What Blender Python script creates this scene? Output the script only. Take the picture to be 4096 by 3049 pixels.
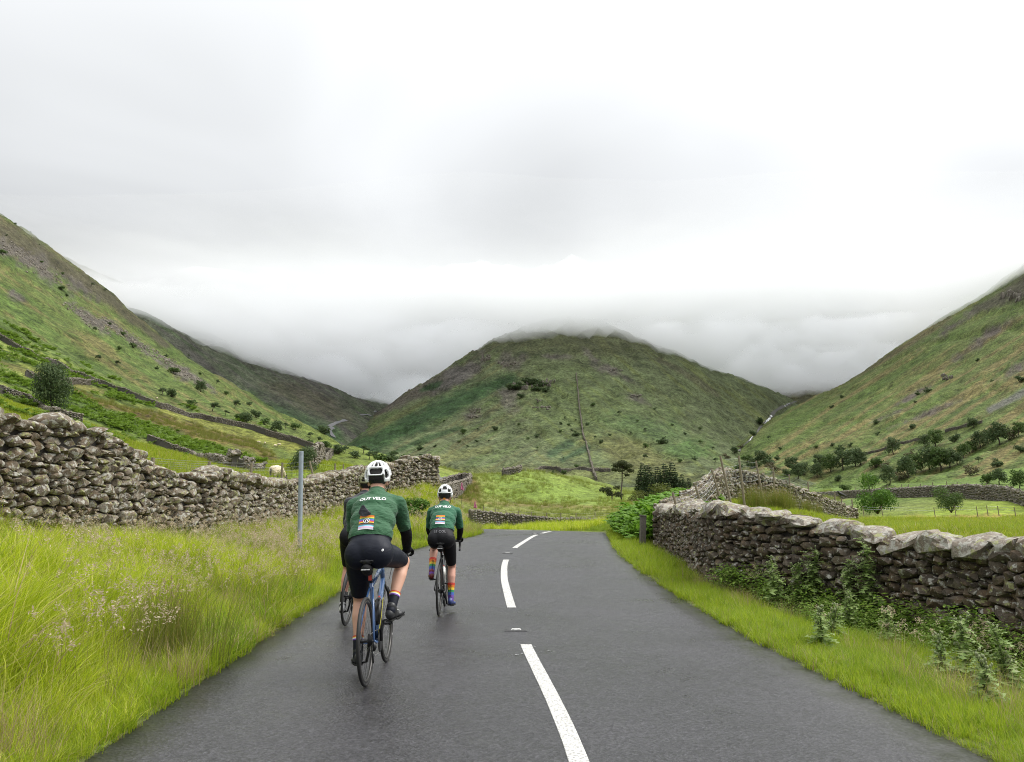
import bpy, bmesh, math, random
import numpy as np
from mathutils import Vector, Matrix, Quaternion, Euler

rnd = random.Random(11)
nr = np.random.default_rng(5)
D = bpy.data
scene = bpy.context.scene
COL = scene.collection
for o in list(D.objects):
    D.objects.remove(o)

# ------------------------------------------------------------------ camera
FPX, CX, CY, HZ = 3077.0, 2048.0, 1524.5, 2049.0
PITCH = math.atan((HZ - CY) / FPX)
CAMH = 1.35
cam_d = D.cameras.new('camera')
cam_d.sensor_fit = 'HORIZONTAL'; cam_d.sensor_width = 36.0
cam_d.lens = 36.0 * FPX / 4096.0
cam_d.clip_start = 0.05; cam_d.clip_end = 12000
cam = D.objects.new('camera', cam_d); COL.objects.link(cam)
cam.location = (0, 0, CAMH); cam.rotation_euler = (math.pi / 2 + PITCH, 0, 0)
scene.camera = cam

# ------------------------------------------------------------------ sky and sun
SUN_EL, SUN_AZ = math.radians(54), math.radians(76)      # azimuth to the right of the view (+Y)
sun_dir = Vector((math.sin(SUN_AZ) * math.cos(SUN_EL), math.cos(SUN_AZ) * math.cos(SUN_EL), math.sin(SUN_EL)))
world = D.worlds.new('World'); scene.world = world; world.use_nodes = True
wt = world.node_tree; wn = wt.nodes; wl = wt.links; wn.clear()
def wnode(t, **kw):
    n = wn.new(t)
    for k, v in kw.items():
        setattr(n, k, v)
    return n
wout = wnode('ShaderNodeOutputWorld')
sky = wnode('ShaderNodeTexSky', sky_type='NISHITA')
sky.sun_disc = False; sky.sun_elevation = SUN_EL; sky.sun_rotation = SUN_AZ
sky.air_density = 1.0; sky.dust_density = 4.0
bg_sky = wnode('ShaderNodeBackground'); bg_sky.inputs['Strength'].default_value = 0.07
wl.new(sky.outputs[0], bg_sky.inputs['Color'])
# closed overcast deck under that sky: brighter overhead and towards the hidden sun, with soft billows
tc = wnode('ShaderNodeTexCoord')
sep = wnode('ShaderNodeSeparateXYZ'); wl.new(tc.outputs['Generated'], sep.inputs[0])
def wmath(op, a, b=None, c=None, clamp=False):
    n = wnode('ShaderNodeMath', operation=op); n.use_clamp = clamp
    for i, v in enumerate((a, b, c)):
        if v is None: continue
        if isinstance(v, (int, float)): n.inputs[i].default_value = v
        else: wl.new(v, n.inputs[i])
    return n.outputs[0]
dz = wmath('MAXIMUM', sep.outputs['Z'], 0.0)
den = wmath('ADD', dz, 0.32)
px = wmath('DIVIDE', sep.outputs['X'], den)
py = wmath('DIVIDE', sep.outputs['Y'], den)
cmb = wnode('ShaderNodeCombineXYZ'); wl.new(px, cmb.inputs[0]); wl.new(py, cmb.inputs[1])
n1 = wnode('ShaderNodeTexNoise'); n1.inputs['Scale'].default_value = 1.25; n1.inputs['Detail'].default_value = 3.5
n1.inputs['Roughness'].default_value = 0.42; n1.inputs['Distortion'].default_value = 0.7
mp = wnode('ShaderNodeMapping'); mp.inputs['Location'].default_value = (3.1, 1.45, 0.0)
wl.new(cmb.outputs[0], mp.inputs[0]); wl.new(mp.outputs[0], n1.inputs['Vector'])
dotn = wnode('ShaderNodeVectorMath', operation='DOT_PRODUCT'); dotn.inputs[1].default_value = sun_dir
wl.new(tc.outputs['Generated'], dotn.inputs[0])
sunward = wmath('MULTIPLY_ADD', dotn.outputs['Value'], 0.5, 0.5, clamp=True)
sunward = wmath('POWER', sunward, 11.0)
lum = wmath('MULTIPLY_ADD', wmath('MULTIPLY', dz, dz), 0.68, 0.305)
lum = wmath('MULTIPLY_ADD', sunward, 0.62, lum)
cl = wmath('MULTIPLY_ADD', n1.outputs['Fac'], 0.85, 0.56)
lum = wmath('MULTIPLY', lum, cl)
tint = wnode('ShaderNodeCombineColor')
tr = wmath('MULTIPLY', lum, 0.975); tg = wmath('MULTIPLY', lum, 0.995); tb = wmath('MULTIPLY', lum, 1.01)
wl.new(tr, tint.inputs[0]); wl.new(tg, tint.inputs[1]); wl.new(tb, tint.inputs[2])
bg_cl = wnode('ShaderNodeBackground'); wl.new(tint.outputs[0], bg_cl.inputs['Color'])
bg_cl.inputs['Strength'].default_value = 1.0
mixw = wnode('ShaderNodeMixShader'); mixw.inputs[0].default_value = 0.94
wl.new(bg_sky.outputs[0], mixw.inputs[1]); wl.new(bg_cl.outputs[0], mixw.inputs[2])
wl.new(mixw.outputs[0], wout.inputs['Surface'])

sd = D.lights.new('sun', 'SUN'); sd.energy = 1.5; sd.angle = math.radians(40); sd.color = (1.0, 0.965, 0.91)
so = D.objects.new('sun', sd); COL.objects.link(so)
so.rotation_euler = sun_dir.to_track_quat('Z', 'Y').to_euler()

scene.view_settings.view_transform = 'Standard'; scene.view_settings.look = 'None'
scene.view_settings.exposure = 1.12; scene.view_settings.gamma = 1.0
scene.view_settings.use_curve_mapping = False
scene.render.engine = 'CYCLES'
cy = scene.cycles
cy.max_bounces = 12; cy.diffuse_bounces = 3; cy.glossy_bounces = 2; cy.transmission_bounces = 3
cy.volume_bounces = 10; cy.transparent_max_bounces = 6
cy.use_denoising = True; cy.denoising_input_passes = 'RGB_ALBEDO_NORMAL'; cy.denoising_prefilter = 'NONE'
try: cy.denoiser = 'OPENIMAGEDENOISE'
except Exception: pass
cy.use_adaptive_sampling = True; cy.adaptive_threshold = 0.006
cy.pixel_filter_type = 'BLACKMAN_HARRIS'; cy.filter_width = 1.05
cy.caustics_reflective = False; cy.caustics_refractive = False
cy.sample_clamp_indirect = 6.0

# ------------------------------------------------------------------ projection helpers (photograph's own pixel grid)
CT, ST = math.cos(PITCH), math.sin(PITCH)
def ray(sx, sy):
    u, v = sx - CX, CY - sy
    return (u, FPX * CT - v * ST, FPX * ST + v * CT)
def at(sx, sy, depth):
    """world point seen at a pixel, at a forward distance in metres"""
    dx, dy, dzz = ray(sx, sy)
    return np.array((dx / dy * depth, depth, CAMH + dzz / dy * depth))
def pix(p):
    x, y, z = p[0], p[1], p[2] - CAMH
    fw = y * CT + z * ST; up = -y * ST + z * CT
    return CX + FPX * x / fw, CY - FPX * up / fw

# ------------------------------------------------------------------ noise
_perm = np.random.default_rng(3).integers(0, 1 << 30, 4096)
def _h(ix, iy, seed):
    return (_perm[(ix + _perm[(iy + seed * 131) & 4095]) & 4095] / float(1 << 30))
def vnoise(x, y, seed=0):
    x = np.asarray(x, float); y = np.asarray(y, float)
    ix = np.floor(x).astype(int); iy = np.floor(y).astype(int)
    fx = x - ix; fy = y - iy
    fx = fx * fx * fx * (fx * (fx * 6 - 15) + 10); fy = fy * fy * fy * (fy * (fy * 6 - 15) + 10)
    a = _h(ix, iy, seed); b = _h(ix + 1, iy, seed); c = _h(ix, iy + 1, seed); d = _h(ix + 1, iy + 1, seed)
    return (a + (b - a) * fx) * (1 - fy) + (c + (d - c) * fx) * fy
def fbm(x, y, octv=4, seed=0, gain=0.5):
    t = 0; amp = 1; tot = 0
    for i in range(octv):
        t = t + amp * (vnoise(np.asarray(x) * 2 ** i + 17.3 * i, np.asarray(y) * 2 ** i - 9.1 * i, seed + i) - 0.5)
        tot += amp; amp *= gain
    return t / tot * 2
def sstep(a, b, x):
    t = np.clip((np.asarray(x, float) - a) / (b - a), 0, 1)
    return t * t * (3 - 2 * t)

# ------------------------------------------------------------------ objects, tags, mesh builder
def link(o, parent=None):
    COL.objects.link(o)
    if parent is not None: o.parent = parent
    return o
def tag(o, label=None, cat=None, group=None, kind=None):
    if label: o['label'] = label
    if cat: o['category'] = cat
    if group: o['group'] = group
    if kind: o['kind'] = kind
    return o
def empty(name, loc=(0, 0, 0), rot=(0, 0, 0), scale=1.0):
    o = D.objects.new(name, None); COL.objects.link(o)
    o.empty_display_size = 0.2
    o.location = loc; o.rotation_euler = rot; o.scale = (scale,) * 3
    return o
def copy_tree(o, parent=None):
    c = o.copy(); COL.objects.link(c)
    if parent is not None: c.parent = parent
    for ch in list(o.children): copy_tree(ch, c)
    return c
def mesh_obj(name, verts, faces, mats=None, parent=None, smooth=False, midx=None):
    me = D.meshes.new(name)
    me.from_pydata([tuple(v) for v in verts], [], [tuple(f) for f in faces])
    if mats:
        for m in (mats if isinstance(mats, (list, tuple)) else [mats]): me.materials.append(m)
    if midx is not None: me.polygons.foreach_set('material_index', np.asarray(midx, dtype=np.int32))
    if smooth: me.polygons.foreach_set('use_smooth', np.ones(len(me.polygons), dtype=bool))
    me.update()
    return link(D.objects.new(name, me), parent)
def frame_of(t):
    t = Vector(t).normalized()
    a = Vector((0, 0, 1)) if abs(t.z) < 0.9 else Vector((1, 0, 0))
    n = t.cross(a).normalized(); b = t.cross(n).normalized()
    return n, b
class MB:
    def __init__(s): s.v = []; s.f = []; s.m = []
    def add(s, vs, fs, mi=0):
        o = len(s.v); s.v += [tuple(v) for v in vs]
        s.f += [tuple(i + o for i in f) for f in fs]; s.m += [mi] * len(fs)
    def box(s, c, size, rot=None, mi=0, taper=1.0):
        hx, hy, hz = size[0] / 2, size[1] / 2, size[2] / 2
        vs = [Vector((x * hx * (taper if z > 0 else 1), y * hy * (taper if z > 0 else 1), z * hz)) for z in (-1, 1) for x, y in ((-1, -1), (1, -1), (1, 1), (-1, 1))]
        if rot is not None:
            M = rot if isinstance(rot, Matrix) else Euler(rot).to_matrix()
            vs = [M @ v for v in vs]
        c = Vector(c)
        s.add([v + c for v in vs], [(0, 3, 2, 1), (4, 5, 6, 7), (0, 1, 5, 4), (1, 2, 6, 5), (2, 3, 7, 6), (3, 0, 4, 7)], mi)
    def tube(s, pts, rad, n=8, mi=0, caps=True, flat=None):
        pts = [Vector(p) for p in pts]
        if isinstance(rad, (int, float)): rad = [rad] * len(pts)
        rings = []; pn = None
        for i, p in enumerate(pts):
            t = (pts[min(i + 1, len(pts) - 1)] - pts[max(i - 1, 0)])
            if t.length < 1e-9: t = Vector((0, 0, 1))
            t.normalize()
            if pn is None: nn, bb = frame_of(t)
            else:
                nn = pn - t * pn.dot(t)
                if nn.length < 1e-6: nn, bb = frame_of(t)
                nn.normalize(); bb = t.cross(nn).normalized()
            pn = nn
            fl = flat if flat else 1.0
            rings.append([p + (nn * math.cos(2 * math.pi * k / n) + bb * math.sin(2 * math.pi * k / n) * fl) * rad[i] for k in range(n)])
        vs = [v for r in rings for v in r]; fs = []
        for i in range(len(rings) - 1):
            for k in range(n):
                a, b = i * n + k, i * n + (k + 1) % n
                fs.append((a, b, b + n, a + n))
        if caps:
            fs.append(tuple(range(n - 1, -1, -1))); fs.append(tuple((len(rings) - 1) * n + k for k in range(n)))
        s.add(vs, fs, mi)
    def ellipsoid(s, c, r, rot=None, nu=12, nv=8, mi=0):
        c = Vector(c); M = rot if isinstance(rot, Matrix) else (Euler(rot).to_matrix() if rot else Matrix.Identity(3))
        vs = [c + M @ Vector((0, 0, -r[2]))]
        for j in range(1, nv):
            ph = -math.pi / 2 + math.pi * j / nv
            for i in range(nu):
                th = 2 * math.pi * i / nu
                vs.append(c + M @ Vector((r[0] * math.cos(ph) * math.cos(th), r[1] * math.cos(ph) * math.sin(th), r[2] * math.sin(ph))))
        vs.append(c + M @ Vector((0, 0, r[2])))
        fs = []
        for i in range(nu): fs.append((0, 1 + (i + 1) % nu, 1 + i))
        for j in range(nv - 2):
            for i in range(nu):
                a = 1 + j * nu + i; b = 1 + j * nu + (i + 1) % nu
                fs.append((a, b, b + nu, a + nu))
        t = len(vs) - 1; o = 1 + (nv - 2) * nu
        for i in range(nu): fs.append((o + i, o + (i + 1) % nu, t))
        s.add(vs, fs, mi)
    def torus(s, c, R, r, axis='X', n=48, m=8, mi=0, rx=None):
        vs = []; fs = []
        rx = rx or r
        for i in range(n):
            a = 2 * math.pi * i / n
            for k in range(m):
                b = 2 * math.pi * k / m
                rr = R + r * math.cos(b); off = rx * math.sin(b)
                vs.append(Vector(c) + Vector((off, rr * math.cos(a), rr * math.sin(a))))
        for i in range(n):
            for k in range(m):
                fs.append((i * m + k, i * m + (k + 1) % m, ((i + 1) % n) * m + (k + 1) % m, ((i + 1) % n) * m + k))
        s.add(vs, fs, mi)
    def build(s, name, mats, parent=None, smooth=False):
        return mesh_obj(name, s.v, s.f, mats, parent, smooth, s.m if isinstance(mats, (list, tuple)) else None)

# ------------------------------------------------------------------ materials
def new_mat(name):
    m = D.materials.new(name); m.use_nodes = True
    nt = m.node_tree; nt.nodes.clear()
    return m, nt.nodes, nt.links
def simple(name, col, rough=0.6, metal=0.0, noise=0.0, nscale=30.0, bump=0.0, spec=0.5, col2=None, coat=0.0):
    m, n, l = new_mat(name)
    o = n.new('ShaderNodeOutputMaterial'); b = n.new('ShaderNodeBsdfPrincipled')
    l.new(b.outputs[0], o.inputs[0])
    b.inputs['Roughness'].default_value = rough; b.inputs['Metallic'].default_value = metal
    b.inputs['Specular IOR Level'].default_value = spec
    b.inputs['Coat Weight'].default_value = coat
    b.inputs['Base Color'].default_value = (*col, 1)
    if noise > 0 or bump > 0:
        tcn = n.new('ShaderNodeTexCoord'); t = n.new('ShaderNodeTexNoise'); t.inputs['Scale'].default_value = nscale
        t.inputs['Detail'].default_value = 4; l.new(tcn.outputs['Object'], t.inputs['Vector'])
        if noise > 0:
            r = n.new('ShaderNodeMix'); r.data_type = 'RGBA'
            c2 = col2 or tuple(c * (1 - noise) for c in col)
            c1 = col if col2 else tuple(min(1, c * (1 + noise)) for c in col)
            r.inputs[6].default_value = (*c1, 1); r.inputs[7].default_value = (*c2, 1)
            l.new(t.outputs['Fac'], r.inputs[0]); l.new(r.outputs[2], b.inputs['Base Color'])
        if bump > 0:
            bp = n.new('ShaderNodeBump'); bp.inputs['Strength'].default_value = bump; bp.inputs['Distance'].default_value = 0.01
            l.new(t.outputs['Fac'], bp.inputs['Height']); l.new(bp.outputs[0], b.inputs['Normal'])
    return m
def leafy(name, c1, c2, trans=0.35, rough=0.55, spec=0.25, c3=None):
    """foliage: colour varies leaf clump by leaf clump and from one instance to the next, part of the light passes through"""
    m, n, l = new_mat(name)
    o = n.new('ShaderNodeOutputMaterial'); b = n.new('ShaderNodeBsdfPrincipled'); t = n.new('ShaderNodeBsdfTranslucent'); mx = n.new('ShaderNodeMixShader')
    oi = n.new('ShaderNodeObjectInfo'); ge = n.new('ShaderNodeNewGeometry')
    ad = n.new('ShaderNodeMath'); ad.operation = 'ADD'; fr = n.new('ShaderNodeMath'); fr.operation = 'FRACT'
    l.new(oi.outputs['Random'], ad.inputs[0]); l.new(ge.outputs['Random Per Island'], ad.inputs[1]); l.new(ad.outputs[0], fr.inputs[0])
    cr = n.new('ShaderNodeValToRGB'); cr.color_ramp.elements[0].color = (*c1, 1); cr.color_ramp.elements[1].color = (*c2, 1)
    if c3:
        cr.color_ramp.elements[1].position = 0.8
        e = cr.color_ramp.elements.new(1.0); e.color = (*c3, 1)
    l.new(fr.outputs[0], cr.inputs[0])
    l.new(cr.outputs[0], b.inputs['Base Color']); l.new(cr.outputs[0], t.inputs['Color'])
    b.inputs['Roughness'].default_value = rough; b.inputs['Specular IOR Level'].default_value = spec
    mx.inputs[0].default_value = trans
    l.new(b.outputs[0], mx.inputs[1]); l.new(t.outputs[0], mx.inputs[2]); l.new(mx.outputs[0], o.inputs[0])
    return m
# ------------------------------------------------------------------ road layout
_zr_y = np.array([-10, 9, 13.4, 16.7, 19.7, 25.5, 29, 35, 41, 60]); _zr_z = np.array([0, 0, 0.14, 0.30, 0.415, 0.585, 0.61, 0.50, 0.42, 0.40])
_yy = np.linspace(-10, 60, 281); _zz = np.interp(_yy, _zr_y, _zr_z)
for _ in range(60): _zz[1:-1] = 0.25 * _zz[:-2] + 0.5 * _zz[1:-1] + 0.25 * _zz[2:]
def zroad(y): return np.interp(y, _yy, _zz)
def on_road(sx, sy):
    d = 5.0
    ys = np.linspace(2, 45, 2000)
    dx, dy, dzz = ray(sx, sy)
    f = CAMH + dzz / dy * ys - zroad(ys)
    i = np.argmax(f < 0); return np.array((dx / dy * ys[i], ys[i], zroad(ys[i])))
L_px = [(324, 3049), (577, 2869), (838, 2679), (1063, 2535), (1289, 2400), (1450, 2297), (1597, 2207), (1770, 2165), (1900, 2143)]
R_px = [(4003, 3049), (3748, 2901), (3549, 2816), (3256, 2674), (2945, 2513), (2756, 2405), (2700, 2370), (2614, 2316), (2527, 2257), (2468, 2203), (2444, 2160)]
def resample(pts, n):
    pts = np.array(pts, float); s = np.r_[0, np.cumsum(np.linalg.norm(np.diff(pts, axis=0), axis=1))]
    t = np.linspace(0, s[-1], n)
    out = np.stack([np.interp(t, s, pts[:, k]) for k in range(pts.shape[1])], 1)
    return out
def smooth_line(pts, n, it=30):
    p = resample(pts, n)
    for _ in range(it): p[1:-1] = 0.25 * p[:-2] + 0.5 * p[1:-1] + 0.25 * p[2:]
    return p
Le = [on_road(*p)[:2] for p in L_px]; Re = [on_road(*p)[:2] for p in R_px]
Le = [np.array((Le[0][0] + 0.12, -4.0))] + Le + [np.array(p) for p in ((-1.15, 30.5), (-1.5, 33.5), (-3.0, 37), (-6, 40), (-12, 43.5), (-22, 47))]
Re = [np.array((Re[0][0] - 0.1, -4.0))] + Re + [np.array(p) for p in ((3.75, 31), (3.6, 36), (2.0, 41), (-1.5, 45.5), (-7, 49), (-22, 55))]
NR = 160
Le = smooth_line(Le, NR, 12); Re = smooth_line(Re, NR, 12)
road_poly = np.vstack([Le, Re[::-1]])
def poly_dist(px_, py_, poly):
    """signed distance (negative inside)"""
    px_ = np.asarray(px_, float); py_ = np.asarray(py_, float)
    d2 = np.full(px_.shape, 1e18); ins = np.zeros(px_.shape, bool)
    n = len(poly)
    for i in range(n):
        ax, ay = poly[i]; bx, by = poly[(i + 1) % n]
        ex, ey = bx - ax, by - ay; L2 = ex * ex + ey * ey + 1e-12
        t = np.clip(((px_ - ax) * ex + (py_ - ay) * ey) / L2, 0, 1)
        d2 = np.minimum(d2, (px_ - ax - t * ex) ** 2 + (py_ - ay - t * ey) ** 2)
        c = ((ay > py_) != (by > py_))
        if ey != 0: ins ^= c & (px_ < ex * (py_ - ay) / ey + ax)
    d = np.sqrt(d2); return np.where(ins, -d, d)
def rdist(x, y):
    x = np.asarray(x, float); y = np.asarray(y, float)
    out = np.full(x.shape, 99.0)
    m = (y < 62) & (np.abs(x) < 30)
    if m.any(): out[m] = poly_dist(x[m], y[m], road_poly)
    return out

# ------------------------------------------------------------------ terrain: heights interpolated between surveyed points
class Surf:
    def __init__(s, name, pts, a0, a1, na, y0, y1, ny, noise=None):
        """pts: (sx, sy, depth) pixels or ('w', X, Y, Z) world"""
        A, L, S = [], [], []
        for p in pts:
            if p[0] == 'w': X, Y, Z = p[1:]
            else: X, Y, Z = at(*p)
            A.append(X / Y); L.append(math.log(Y)); S.append(Z / Y)
        s.name = name
        A = np.array(A); L = np.array(L) * 0.6; S = np.array(S); n = len(A)
        r2 = (A[:, None] - A) ** 2 + (L[:, None] - L) ** 2
        K = np.where(r2 > 0, 0.5 * r2 * np.log(r2 + 1e-20), 0) + np.eye(n) * 1e-4
        P = np.stack([np.ones(n), A, L], 1)
        M = np.block([[K, P], [P.T, np.zeros((3, 3))]])
        w = np.linalg.solve(M, np.r_[S, 0, 0, 0])
        s.a = np.linspace(a0, a1, na); s.l = np.linspace(math.log(y0), math.log(y1), ny)
        gl, ga = np.meshgrid(s.l, s.a, indexing='ij')
        out = np.zeros(gl.shape)
        for j in range(ny):
            rr = (s.a[:, None] - A) ** 2 + (s.l[j] * 0.6 - L) ** 2
            out[j] = (0.5 * rr * np.log(rr + 1e-20)) @ w[:n] + w[n] + w[n + 1] * s.a + w[n + 2] * s.l[j] * 0.6
        s.Y = np.exp(gl); s.X = ga * s.Y; s.Z = out * s.Y
        if noise is not None: s.Z = noise(s.X, s.Y, s.Z)
        s.na, s.ny = na, ny
    def h(s, x, y):
        x = np.asarray(x, float); y = np.maximum(np.asarray(y, float), 1e-3)
        fa = (x / y - s.a[0]) / (s.a[1] - s.a[0]); fl = (np.log(y) - s.l[0]) / (s.l[1] - s.l[0])
        ok = (fa >= 0) & (fa <= s.na - 1) & (fl >= 0) & (fl <= s.ny - 1)
        fa = np.clip(fa, 0, s.na - 1.001); fl = np.clip(fl, 0, s.ny - 1.001)
        ia = fa.astype(int); il = fl.astype(int); fa = fa - ia; fl = fl - il
        z = (s.Z[il, ia] * (1 - fa) + s.Z[il, ia + 1] * fa) * (1 - fl) + (s.Z[il + 1, ia] * (1 - fa) + s.Z[il + 1, ia + 1] * fa) * fl
        return np.where(ok, z, -1e4)

_rw = [(4500, 7.0, 2860), (4300, 7.8, 2780), (4096, 8.6, 2710), (3900, 9.35, 2650), (3700, 10.05, 2598), (3500, 10.75, 2548), (3350, 11.25, 2508), (3200, 11.8, 2468), (3050, 12.4, 2428), (2920, 13.2, 2390), (2850, 14.2, 2358), (2805, 15.8, 2322), (2760, 18.2, 2272), (2660, 21.0, 2230)]
_rwY = np.array([q[1] for q in _rw]); _rwX = np.array([at(q[0], 2150, q[1])[0] for q in _rw]); _rwZ = np.array([at(q[0], q[2], q[1])[2] for q in _rw])
def gnoise(X, Y, Z):
    rd = rdist(X, Y)
    zr = zroad(Y)
    wx = np.interp(Y, _rwY, _rwX); wz = np.interp(Y, _rwY, _rwZ)          # ground falls from the road to the foot of the right wall
    t = np.clip(rd / np.maximum(rd + (wx - X), 0.05), 0, 1); zf = zr + (wz - zr) * t
    k = (X > 0) * sstep(0.30, 0.02, X - wx) * sstep(22.5, 20.5, Y) * sstep(3.0, 6.0, Y)
    Z = Z * (1 - k) + zf * k
    nz = fbm(X / 1.3, Y / 1.3, 3, 1) * 0.05 * sstep(0.2, 1.5, rd)
    nz = nz + fbm(X / 14, Y / 14, 4, 7) * np.clip(Y / 60 - 0.2, 0, 2.2) * 0.7 * sstep(18, 60, Y)
    nz = nz + fbm(X / 60, Y / 60, 4, 9) * np.clip((Y - 90) / 40, 0, 7) + fbm(X / 9, Y / 12, 4, 13, 0.6) * np.clip((Y - 110) / 130, 0, 2.2)
    w = sstep(-0.05, 1.3, rd)
    zo = zr - 0.015 + (Z - zr) * w + nz
    return np.where(rd < -0.02, zr - 0.04, zo)
Gp = []
for Y in (0.8, 1.5, 3, 5, 8, 11, 14, 17, 20, 24, 28):            # the road and its right verge
    i = np.argmin(np.abs(Le[:100, 1] - Y)); j = np.argmin(np.abs(Re[:100, 1] - Y)); z = float(zroad(Y))
    Gp += [('w', Le[i][0], Y, z), ('w', Re[j][0], Y, z), ('w', (Le[i][0] + Re[j][0]) / 2, Y, z)]
for X, Y, Z in ((-3.5, 1.5, .15), (-6, 2, .5), (-3.2, 4, .16), (-4.5, 4, .45), (-7, 5, 0.85), (-3.6, 8, .2), (-5, 8, .55), (-6.5, 9, .85), (-7.9, 8, 1.05), (-3.6, 12, .25), (-5, 12, .5), (-6.3, 13, .78),
                (-3.9, 16, .45), (-5.2, 16, .6), (-4.2, 20, .65), (-5.5, 20, .8), (-4.0, 24, .95), (-5.5, 25, 1.0), (-3.4, 28, 1.25), (-5, 29, 1.5), (-2.3, 31, 1.2), (-1.9, 33, 1.1),
                (-7.65, 11.5, 1.05), (-7.13, 14, .86), (-6.5, 15.8, .74), (-6.55, 20, .86), (-6.7, 24, 1.02), (-5.9, 29, 1.6), (-4.4, 33, 2.2), (-3.5, 34.2, 2.3), (-5.5, 36, 1.5), (-3.5, 37, 0.9), (-9, 38, 1.5),
                (-9, 12, 2.0), (-8.5, 16, 1.9), (-8.6, 20, 2.1), (-9, 26, 2.2), (-8.5, 32, 2.3), (-12, 8, 2.2), (-12, 4, 1.8), (-16, 12, 3.0), (-14, 20, 2.9)):
    Gp.append(('w', X, Y, Z))
for X, Y, Z in ((3.4, 3, -.05), (4.5, 3, -.2), (5.5, 3, -.3), (7, 3, .3), (3.2, 6, -.05), (5, 6.2, -.3), (4, 10, -.1), (4.8, 9.5, -.22), (3.6, 14, .06), (4.2, 14, .03), (3.5, 18, .28), (3.3, 21.5, .42), (3.6, 25, .6),
                (4.2, 28, .75), (4.6, 24, .8), (5.5, 30, 1.1), (4.8, 34, .95), (4.8, 40, .6),
                (6.3, 6, .5), (7.5, 8, .7), (6.5, 12, .8), (5.2, 17, 0.9), (9, 14, .9), (8, 20, .9), (5.5, 21, 1.05), (6.5, 25, 1.35), (8.2, 30, 1.75), (9, 33, 1.9), (7.3, 33, 1.7), (11, 33, 1.3), (12, 27, .95), (14, 38, .8),
                (16, 24, .95), (24, 30, 1.0), (14, 16, .95), (22, 45, .95), (30, 45, 1.0), (16, 48, .75), (20, 56, .2), (32, 58, .3), (20, 75, .0), (34, 70, .4), (46, 68, 1.2), (60, 85, 3), (40, 40, 1.6), (55, 50, 2.5),
                (0, 50, .25), (-8, 56, .3), (6, 56, 0.1), (0, 70, -.2), (8, 72, -.2), (14, 68, -.1), (-12, 62, .5)):
    Gp.append(('w', X, Y, Z))
Gp += [(1950, 2100, 82), (2200, 2096, 80), (2450, 2098, 78), (1950, 2068, 100), (2200, 2064, 100), (2450, 2065, 98), (2650, 2052, 85),
       (1950, 2030, 125), (2200, 2032, 130), (2400, 2030, 120), (2600, 2020, 120), (2000, 1985, 150), (2200, 1990, 152),
       (1910, 1915, 178), (2045, 1908, 185), (2214, 1928, 182), (2349, 1962, 172), (2450, 1996, 158), (2600, 2010, 170), (2040, 1960, 215), (2250, 1965, 220), (2450, 1975, 215),
       (1760, 1945, 120), (1700, 1960, 95), (1883, 1935, 122), (1714, 1864, 180), (1830, 1885, 185), (1850, 1890, 240), (1650, 1880, 150),
       (2000, 1940, 270), (2300, 1945, 280), (2600, 1960, 260), (2900, 1965, 250), (3200, 1975, 240), (3500, 1968, 180), (2800, 1980, 160), (2750, 2000, 110), (3000, 1995, 120),
       (3270, 1990, 150), (3472, 1985, 122), (3594, 1984, 106), (3728, 1988, 96), (3863, 1989, 88), (4043, 2012, 76), (4200, 2030, 72), (4500, 2000, 80),
       (3594, 1950, 125), (3863, 1938, 112), (4050, 1942, 105), (4500, 1890, 110), (3400, 1962, 190), (3700, 1942, 170), (4096, 1925, 150), (4500, 1850, 150), (3900, 1920, 200),
       # left pasture and slope
       (612, 1882, 19.5), (838, 1902, 24), (1006, 1928, 30), (1130, 1932, 36), (1238, 1925, 43), (1341, 1925, 50), (1391, 1928, 66), (1480, 1935, 60), (1550, 1915, 80),
       (-600, 1700, 30), (-300, 1780, 30), (100, 1800, 26), (300, 1815, 32), (-600, 1500, 60), (-300, 1620, 55), (0, 1705, 55), (0, 1640, 78), (200, 1690, 84), (330, 1705, 90),
       (500, 1850, 48), (500, 1765, 100), (700, 1880, 50), (700, 1815, 105), (907, 1880, 100), (1041, 1893, 98), (900, 1905, 60), (1150, 1900, 90), (1265, 1868, 140), (1331, 1825, 182), (1420, 1860, 170),
       (0, 1572, 108), (100, 1602, 110), (193, 1659, 104), (0, 1364, 190), (133, 1436, 192), (320, 1519, 195), (466, 1568, 198), (639, 1638, 202), (865, 1692, 205), (985, 1715, 205), (1198, 1782, 195),
       (-400, 1230, 170), (-700, 1050, 150), (-700, 750, 300), (-400, 900, 330), (0, 1180, 300), (0, 1045, 420), (0, 945, 530), (300, 1400, 300), (300, 1250, 480), (300, 1140, 640),
       (600, 1540, 320), (600, 1425, 520), (600, 1360, 700), (900, 1640, 330), (900, 1585, 520), (900, 1550, 700), (1150, 1745, 340), (1150, 1700, 560), (1300, 1810, 330), (1300, 1780, 560),
       (-500, 560, 520), (-250, 690, 600), (0, 858, 640), (150, 955, 690), (314, 1070, 760), (433, 1165, 800), (666, 1366, 835), (865, 1519, 850), (998, 1585, 860), (1132, 1659, 850), (1265, 1722, 840), (1340, 1775, 800),
       (-500, 560, 660), (0, 880, 760), (314, 1110, 900), (666, 1430, 980), (998, 1640, 1000), (1265, 1770, 980), (1345, 1825, 420), (1420, 1860, 300),
       (1500, 1925, 330), (1800, 1935, 340), (2100, 1950, 350), (2500, 1955, 350), (2900, 1960, 350), (1480, 1860, 600), (1600, 1950, 600), (2100, 1990, 600), (2700, 1990, 600), (3400, 1975, 350), (3900, 1950, 350), (4400, 1900, 350), (3400, 2000, 800), (4300, 1990, 800),
       (2000, 2010, 1000), (1500, 1900, 1000), (3000, 2010, 1000)]
G = Surf('ground', Gp, -1.55, 1.45, 980, 0.9, 1000, 620, gnoise)

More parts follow.
